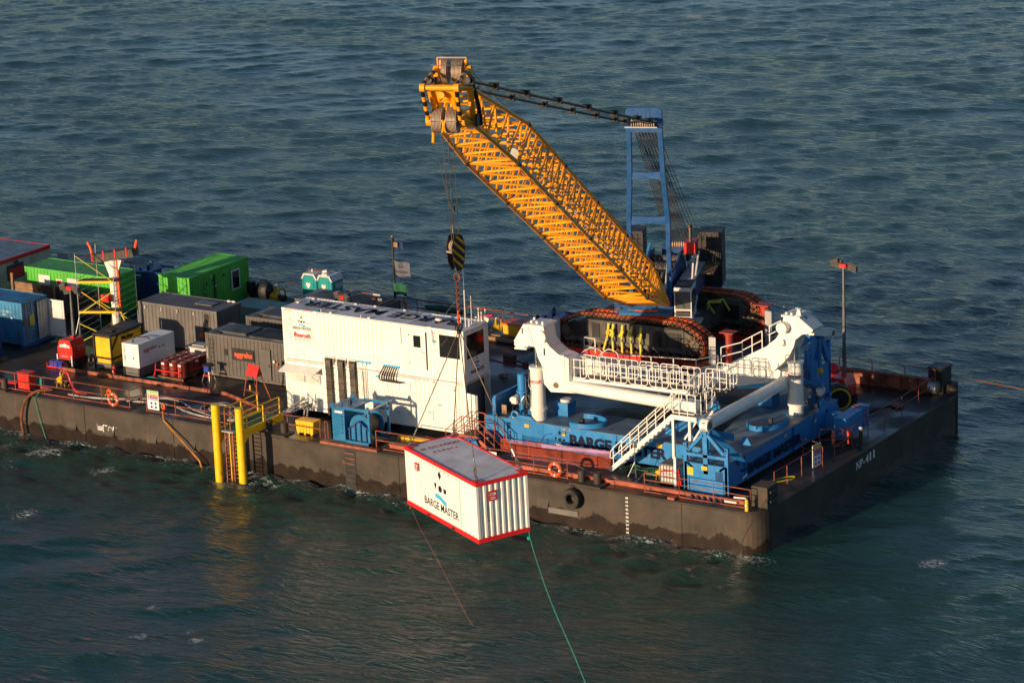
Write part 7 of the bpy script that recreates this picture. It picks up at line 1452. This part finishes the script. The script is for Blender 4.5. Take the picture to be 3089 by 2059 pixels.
b = MB(); b.cyl(CP(-1.2, 2.0, 6.3), CP(-2.6, 2.0, 7.4), .06, 8); part('air_pipe', b, 'plastwhite', hs)
b = MB(); b.cyl(CP(.2, 1.98, 5.7), CP(-.6, 1.98, 7.2), .06, 8); part('air_pipe', b, 'plastwhite', hs)
# ---- cab
r1, r0, o0, o1, z0, z1 = 3.05, 1.45, 1.44, 2.42, 4.92, 6.72
cb = cbox('cab', r0, r1, o0, o1, z0, z1, 'plastwhite'); 
b = MB(); b.prism([CP(r1 + .012, o0 + .07, 5.50), CP(r1 + .012, o1 - .07, 5.50), CP(r1 + .012, o1 - .07, 6.50), CP(r1 + .012, o0 + .07, 6.50)], CU_ * .01); part('windscreen', b, 'cabglass', cb)
b = MB(); b.prism([CP(r1 + .012, o0 + .09, 5.08), CP(r1 + .012, o1 - .09, 5.08), CP(r1 + .012, o1 - .09, 5.40), CP(r1 + .012, o0 + .09, 5.40)], CU_ * .01); part('lower_window', b, 'black', cb)
b = MB(); b.beam(CP(r1 + .03, o0 + .12, 5.24), CP(r1 + .03, o1 - .12, 5.24), .02, .02); part('window_bar', b, 'bronze', cb)
b = MB(); b.tube([CP(r1 + .04, o0 + .1, 5.95), CP(r1 + .04, o0 + .35, 5.95), CP(r1 + .04, o0 + .62, 5.6)], .018, 5); b.tube([CP(r1 + .04, o0 + .2, 6.25), CP(r1 + .04, o0 + .18, 5.95)], .015, 5); part('wiper', b, 'black', cb)
b = MB(); b.prism([CP(r1 - .15, o1 + .01, 5.3), CP(r0 + .15, o1 + .01, 5.3), CP(r0 + .15, o1 + .01, 6.5), CP(r1 - .1, o1 + .01, 6.5)], CN * .01); part('side_window', b, 'glass', cb)
cbox('roof', r0 + .05, r1 - .06, o0 + .05, o1 - .05, z1, z1 + .07, 'trouser', cb)
for k in (.08, .22, .66, .80): b = MB(); b.cyl(CP(r1 + .0, o0 + k + .05, z1 - .08), CP(r1 + .05, o0 + k + .05, z1 - .08), .06, 12); part('work_lamp', b, 'inkwhite', cb)
cbox('cab_base', r0 - .4, r1 + .05, o0 - .02, o1 + .05, 4.83, 4.92, 'craneblue', cb); cbox('cab_step', r1 - .9, r1 + .08, o0 - .05, o1 + .5, 4.72, 4.78, 'plastwhite', cb)
for k in range(7): cbox('step_bar', r1 - .8 + .11 * k, r1 - .75 + .11 * k, o1 + .1, o1 + .48, 4.79, 4.83, 'lightgrey', cb)
b = MB(); b.beam(CP(r1 - .1, o1 + .03, 4.9), CP(r0 + .2, o1 + .1, 5.9), .05, .22); part('door_step', b, 'lightgrey', cb)
# ---- counterweight
for s in (-1, 1):
    a, c = (1.62, 3.0) if s > 0 else (-3.0, -1.62)
    for k in range(7): cbox('counterweight_slab', -6.2 + .03 * (k % 2), -4.75, a, c, 4.85 + k * .45, 5.27 + k * .45, 'cw')
    for k in range(5): cbox('slab_rib', -4.75, -4.70, a + .1 + .3 * k, a + .2 + .3 * k, 4.9, 7.85, 'cw')
cbox('counterweight_tray', -6.2, -4.5, -3.0, 3.0, 4.75, 4.85, 'deepblue')
# ---- gantry mast
ms = None
def seg(p, q, w, h, name='mast_leg', m='craneblue', par=cr, up=None): b = MB(); b.beam(p, q, w, h, up=up or CU_); return part(name, b, m, par)
for s in (-1, 1):
    seg(CP(2.25, s * 1.08, 5.4), CP(2.35, s * 1.10, 10.4), .24, .34); seg(CP(2.35, s * 1.10, 10.3), CP(2.6, s * .93, 13.05), .25, .34); seg(CP(2.6, s * .93, 12.95), CP(2.85, s * .86, 16.0), .25, .34)
def strap(z, hw, r_, t_=.34):
    b = MB(); n = 8; P = []
    for i in range(n + 1): u = -1 + 2 * i / n; P.append(CP(r_ + .12, hw * u, z + t_ / 2 + .06 * u * u))
    for i in range(n + 1)[::-1] if False else range(n, -1, -1): u = -1 + 2 * i / n; P.append(CP(r_ + .12, hw * u, z - t_ / 2 - .10 * u * u))
    b.prism(P, CU_ * -.26); part('mast_cross_member', b, 'craneblue', cr)
strap(10.4, 1.0, 2.35, .36); strap(13.0, .84, 2.6, .32)
b = MB(); P = [CP(3.05, -1.0, 15.5), CP(3.05, 1.0, 15.5), CP(3.05, 1.0, 16.72), CP(3.05, .8, 16.86), CP(3.05, -.8, 16.86), CP(3.05, -1.0, 16.72)]
b.prism(P, CU_ * -.3); mh = part('mast_head', b, 'craneblue', cr)
for k in range(4): b = MB(); b.prism([CP(3.06, -.35 + .23 * k, 16.3), CP(3.06, -.31 + .23 * k, 16.3), CP(3.06, -.33 + .23 * k, 16.66)], CU_ * .012); part('slot', b, 'black', mh)
for k in range(11): o_ = -.62 + .124 * k; b = MB(); b.cyl(CP(3.2, o_ - .03, 16.05), CP(3.2, o_ + .03, 16.05), .26, 18); part('mast_sheave', b, 'sheave', mh)
for z_ in (16.2, 15.85): b = MB(); b.cyl(CP(3.42, -1.0 if z_ < 16 else -.65, z_), CP(3.42, .8, z_), .03, 8); part('sheave_bar', b, 'plastwhite', mh)
for s in (-1, 1): b = MB(); b.cyl(CP(3.15, s * .80, 16.1), CP(3.15, s * 1.08, 16.1), .2, 14); part('pin_boss', b, 'deepblue', mh)
for k in range(14):
    o_ = -.58 + .088 * k; o2 = -.35 + .088 * k * 1.1; rod('luffing_rope', CP(3.1, o_, 15.9), CP(-4.4, o2 + .25, 7.45), .021, 'wire', cr, n=5)
    if k % 2: rod('luffing_rope', CP(2.7, o_ + .05, 15.7), CP(-4.9, o2 + .95, 7.3), .018, 'wire', cr, n=5)
for k in range(9): b = MB(); b.cyl(CP(-4.5, -.1 + .13 * k, 7.3), CP(-4.5, -.02 + .13 * k, 7.3), .22, 14); part('rear_sheave', b, 'sheave', cr)
cbox('rear_bracket', -4.9, -4.2, -.4, 1.2, 6.4, 7.15, 'deepblue')
b = MB(); b.tube(smooth([CP(-4.0, -1.1, 6.3), CP(-3.8, -1.15, 7.0), CP(-3.9, -1.0, 7.5)]), .10, 8); part('rear_hook', b, 'winchblue', cr)
# ---- pendant bars
for s in (-1, 1):
    A_, B_ = CP(48.1, s * .80, 27.25), CP(3.35, s * .72, 16.1); d = (B_ - A_).normalized()
    ts = [0, .17, .33, .49, .64, .78, .90, .96, 1.0] if s < 0 else [0, .10, .24, .40, .56, .72, .87, .95, 1.0]
    for i in range(len(ts) - 1):
        p, q_ = A_ + (B_ - A_) * ts[i], A_ + (B_ - A_) * ts[i + 1]
        q0, q1 = p - Z * 0, q_
        rod('pendant_bar', q0, q1, .072, 'black', cr, n=8)
        b = MB(); b.cyl(p - d * .35, p + d * .35, .11, 8); b.ob(p, CN * .19, d * .20, Z * .16); part('pendant_joint', b, 'black', cr)
# ---- boom
LK0, LK1, UK0, UK1 = (10.1, 8.05), (41.0, 22.25), (8.0, 9.3), (38.7, 23.5); PIN = (2.5, 5.55); LH, UH = (47.6, 25.35), (48.0, 26.95)
bo = CP(2.5, 0, 5.55); bm_ = MB(); bm_.cyl(CP(2.5, -1.2, 5.55), CP(2.5, 1.2, 5.55), .16, 16); boom = part('boom', bm_, 'crane_yellow', cr)
def chord(pts, r_=.10):
    for a, c in zip(pts[:-1], pts[1:]): rod('chord', a, c, r_, 'crane_yellow', boom, n=12)
HWI = 1.14; HE = .78
ch = {}
for s in (-1, 1):
    ch[('L', s)] = [CP(PIN[0] + .15, s * 1.08, PIN[1]), CP(*[LK0[0], s * HWI, LK0[1]]), CP(LK1[0], s * HWI, LK1[1]), CP(LH[0], s * HE, LH[1])]
    ch[('U', s)] = [CP(PIN[0] + .2, s * 1.08, PIN[1] + .12), CP(UK0[0], s * HWI, UK0[1]), CP(UK1[0], s * HWI, UK1[1]), CP(UH[0], s * HE, UH[1])]
    chord(ch[('L', s)]); chord(ch[('U', s)])
def bow(P, t): return P[0] + (P[1] - P[0]) * t
def lace(Pa, Pb, n, r_=.042, t0=0.0, t1=1.0, name='lacing'):
    """zigzag of n half-bays between two chord runs"""
    for i in range(n):
        a = Pa if i % 2 == 0 else Pb; c = Pb if i % 2 == 0 else Pa
        ta, tc = t0 + (t1 - t0) * i / n, t0 + (t1 - t0) * (i + 1) / n
        rod(name, bow(a, ta), bow(c, tc), r_, 'crane_yellow', boom, n=6)
ml = lambda k, s: ch[(k, s)][1:3]
# foot, middle and head sections
NB = 34
lace(ml('L', -1), ml('L', 1), NB, .058); lace(ml('U', 1), ml('U', -1), 44, .050)
lace(ml('L', 1), ml('U', 1), 50, .050); lace(ml('U', -1), ml('L', -1), 50, .050)
for (k1, s1), (k2, s2) in ((('L', -1), ('L', 1)), (('U', 1), ('U', -1)), (('L', 1), ('U', 1)), (('U', -1), ('L', -1))):
    lace(ch[(k1, s1)][0:2], ch[(k2, s2)][0:2], 8, .055, .38, 1.0); lace(ch[(k1, s1)][2:4], ch[(k2, s2)][2:4], 8, .052, 0, .95)
for t in (0, .25, .5, .75, 1):      # section joints: frames and dark pin clusters
    c4 = [bow(ml('L', -1), t), bow(ml('L', 1), t), bow(ml('U', 1), t), bow(ml('U', -1), t)]
    for i in range(4):
        rod('joint_frame', c4[i], c4[(i + 1) % 4], .055, 'crane_yellow', boom, n=8)
        b = MB(); d = (ml('L', 1)[1] - ml('L', 1)[0]).normalized(); b.cyl(c4[i] - d * .16, c4[i] + d * .16, .115, 10); part('joint_pin', b, 'darkmetal', boom)
    if 0 < t < 1: rod('cross_brace', c4[0], c4[2], .035, 'crane_yellow', boom); rod('cross_brace', c4[1], c4[3], .035, 'crane_yellow', boom)
# plated foot
b = MB(); d0 = [bow(ch[('L', s)][0:2], t) for s in (-1, 1) for t in (0, .98)]
b.add([tuple(v) for v in (d0[0], d0[2], d0[3], d0[1])], [(0, 1, 2, 3)]); f_ = part('foot_plate', b, 'crane_yellow', boom)
for s in (-1, 1):
    b = MB(); l, u_ = ch[('L', s)][0:2], ch[('U', s)][0:2]; P = [bow(l, 0), bow(l, .5), bow(u_, .62), bow(u_, 0)]; b.prism([p - CN * .03 for p in P], CN * .06); part('foot_side_plate', b, 'crane_yellow', boom)
    b = MB(); b.cyl(CP(2.45, s * 1.08 - .1, 5.58), CP(2.45, s * 1.08 + .1, 5.58), .24, 16); part('foot_eye', b, 'crane_yellow', boom)
b = MB(); P = [bow(ch[('U', s)][0:2], t) for s in (-1, 1) for t in (.0, .3)]; b.add([tuple(v) for v in (P[0], P[2], P[3], P[1])], [(0, 1, 2, 3)]); part('foot_plate', b, 'crane_yellow', boom)
# walkway planks and ropes inside the boom
for k, t in enumerate((.06, .12, .19, .27, .36, .45, .53, .62, .70, .80, .9)):
    c = (bow(ml('U', 1), t) + bow(ml('U', -1), t)) / 2 - Z * .25; b = MB(); b.beam(c + CN * -.5, c + CN * .5, .25, .03); part('walkway_plank', b, 'lightgrey' if k % 2 else 'steel', boom)
for o_ in (-.25, .05, .3): rod('hoist_rope', CP(-.5, o_, 6.9), CP(47.3, o_, 27.9), .016, 'wire', boom, n=5)
b = MB(); c = bow(ml('U', 1), .93) * .5 + bow(ml('U', -1), .93) * .5 - Z * .7; b.ob(c, CN * .25, CU_ * .3, Z * .2); part('cable_box', b, 'lightgrey', boom)
# ---- boom head
def tubep(name, p, q, r_, m='crane_yellow', n=12): return rod(name, p, q, r_, m, boom, n=n)
U0, L0, F0 = (47.6, 27.55), (49.1, 25.85), (50.0, 27.35)
for s in (-1, 1):
    for p, q_, r_ in ((CP(*[LH[0], s * HE, LH[1]]), CP(UH[0], s * HE, UH[1]), .13), (CP(UH[0], s * HE, UH[1]), CP(F0[0], s * .60, F0[1]), .10), (CP(LH[0], s * HE, LH[1]), CP(L0[0], s * .62, L0[1]), .13),
                      (CP(UH[0], s * HE, UH[1]), CP(U0[0], s * .58, U0[1] + .05), .11), (CP(UH[0], s * .3, UH[1] - .2), CP(U0[0] - .1, s * .55, U0[1]), .08), (CP(L0[0], s * .45, L0[1] + .3), CP(F0[0] - .5, s * .45, F0[1] - .5), .10),
                      (CP(L0[0] - .2, s * .2, L0[1] + .3), CP(F0[0] - .7, s * .35, F0[1] - .45), .08), (CP(LH[0], s * HE, LH[1]), CP(F0[0] - .6, s * .15, F0[1] - .5), .10)): tubep('head_tube', p, q_, r_)
    for c_, w_ in ((U0, .58), (L0, .60), (F0, .60)): b = MB(); b.cyl(CP(c_[0], s * w_, c_[1]), CP(c_[0], s * (w_ + .20), c_[1]), .25 if c_ is not F0 else .17, 18); part('axle_boss', b, 'crane_yellow', boom)
    for P0, P1, n in ((CP(F0[0] + .05, s * .70, F0[1] - .15), CP(L0[0] + .35, s * .66, L0[1] + .1), 6), (CP(F0[0], s * .70, F0[1] + .12), CP(U0[0] + .15, s * .66, U0[1] + .1), 6)):
        for k in range(n): tubep('striped_guard', P0 + (P1 - P0) * (k / n), P0 + (P1 - P0) * ((k + 1) / n), .085, 'crane_yellow' if k % 2 else 'black')
tubep('head_cross_tube', CP(F0[0], -.75, F0[1]), CP(F0[0], .6, F0[1]), .105); tubep('head_cross_tube', CP(UH[0], -HE, UH[1]), CP(UH[0], HE, UH[1]), .14); tubep('head_cross_tube', CP(LH[0], -HE, LH[1]), CP(LH[0], HE, LH[1]), .12)
b = MB(); b.prism([CP(F0[0] - .45, -.62, F0[1] - .25), CP(F0[0] - .45, .62, F0[1] - .25), CP(F0[0] - .75, .62, F0[1] - .75), CP(F0[0] - .75, -.62, F0[1] - .75)], CU_ * -.2); part('head_plate', b, 'crane_yellow', boom)
b = MB(); b.cyl(CP(F0[0] - .2, 0, F0[1] - .35), CP(F0[0] - .5, 0, F0[1] - .35), .13, 14); part('head_boss', b, 'crane_yellow', boom)
def sheaves(c_, offs, R_):
    for o_ in offs:
        b = MB(); b.cyl(CP(c_[0], o_ - .045, c_[1]), CP(c_[0], o_ - .012, c_[1]), R_, 30); b.cyl(CP(c_[0], o_ - .012, c_[1]), CP(c_[0], o_ + .012, c_[1]), R_ - .06, 30); b.cyl(CP(c_[0], o_ + .012, c_[1]), CP(c_[0], o_ + .045, c_[1]), R_, 30)
        b.sm = True; part('head_sheave', b, 'sheave', boom)
sheaves(U0, (-.34, -.23, .08, .19, .30, .41), .50); sheaves(L0, (-.48, -.37, -.26, -.15, .12, .23, .34, .45), .53)
b = MB(); b.cyl(CP(U0[0], -.6, U0[1]), CP(U0[0], .6, U0[1]), .09, 12); b.cyl(CP(L0[0], -.6, L0[1]), CP(L0[0], .6, L0[1]), .09, 12); part('axle', b, 'steel', boom)
b = MB(); b.cyl(CP(U0[0] + .1, -.62, U0[1] + .58), CP(U0[0] + .1, .62, U0[1] + .58), .04, 8); part('rope_guard_bar', b, 'sheave', boom)
for s in (-1, 1): tubep('guard_stay', CP(U0[0], s * .6, U0[1] + .1), CP(U0[0] + .1, s * .6, U0[1] + .58), .035); b = MB(); b.prism([CP(U0[0] - .1, s * .52, U0[1] + .15), CP(U0[0] + .2, s * .52, U0[1] + .15), CP(U0[0] + .1, s * .52, U0[1] + .48)], CN * .06); part('head_lug', b, 'crane_yellow', boom)
b = MB(); b.cyl(CP(U0[0] + .55, -.8, U0[1] + .35), CP(U0[0] + .55, .35, U0[1] + .35), .018, 6); b.cyl(CP(L0[0] + .52, -.55, L0[1] + .05), CP(L0[0] + .52, .55, L0[1] + .05), .028, 6); part('rope_guard_bar', b, 'steel', boom)
b = MB(); b.tube(smooth([CP(L0[0] + .5, -.05, L0[1] + .1), CP(L0[0] + .58, -.0, L0[1] - .15), CP(L0[0] + .52, -.06, L0[1] - .4)]), .04, 6); b.tube(smooth([CP(L0[0] + .5, .08, L0[1] + .1), CP(L0[0] + .58, .03, L0[1] - .15), CP(L0[0] + .52, .08, L0[1] - .4)]), .04, 6); part('rope_keeper', b, 'crane_yellow', boom)
b = MB(); b.tube(smooth([CP(U0[0] - .1, .55, U0[1] + .3), CP(U0[0] + .2, .72, U0[1] - .1), CP(U0[0] + .0, .85, U0[1] - .7), CP(47.2, .92, 26.0), CP(46.8, .9, 25.2)], 5), .09, 7); part('hose_bundle', b, 'black', boom)
b = MB(); b.cyl(CP(47.9, .95, 25.6), CP(47.9, 1.05, 25.6), .26, 18); part('small_sheave', b, 'darkmetal', boom); b = MB(); b.cyl(CP(48.0, -.8, 25.4), CP(48.4, -.75, 24.75), .07, 10); part('head_stub', b, 'crane_yellow', boom)
# falls of hoist rope down to the hook block
for o_, yb in ((-.12, -.10), (.12, .02), (.34, .12)):
    p = CP(L0[0] + .42, o_, L0[1] - .05); rod('hoist_fall', p, HB(yb * .8, .12 if o_ > .2 else -.1, 20.5), .017, 'wire', boom, n=5)
rod('limit_line', CP(48.3, -.78, 24.8), CP(49.0, .05, 22.0), .010, 'wire', boom, n=5); b = MB(); b.box(HX - .07, HX + .02, HY - .05, HY + .05, 21.95, 22.15); part('limit_weight', b, 'trackrust', boom)
rod('limit_line', CP(49.0, .05, 22.0), V((HX, HY, 20.9)), .010, 'wire', boom, n=5); b = MB(); b.cyl((HX - .08, HY, 21.0), (HX - .08, HY, 21.35), .055, 8); part('rope_socket', b, 'steel', boom)
# lime clamps on the platform
t = thing('lime_clamp', 'lime yellow folding clamp frame lying between the crane tracks', 'clamp', (-13.2, 19.0, 4.4))
b = MB(); b.tube([(-13.6, 19.2, 4.35), (-13.5, 19.0, 4.8), (-12.9, 18.7, 4.35)], .06); b.tube([(-13.5, 19.0, 4.8), (-12.8, 19.6, 4.95), (-12.3, 19.4, 4.4)], .06); b.ob((-13.2, 19.3, 4.85), (.3, .2, 0), (.06, -.08, 0), (0, 0, .06)); part('frame', b, 'palegold', t)
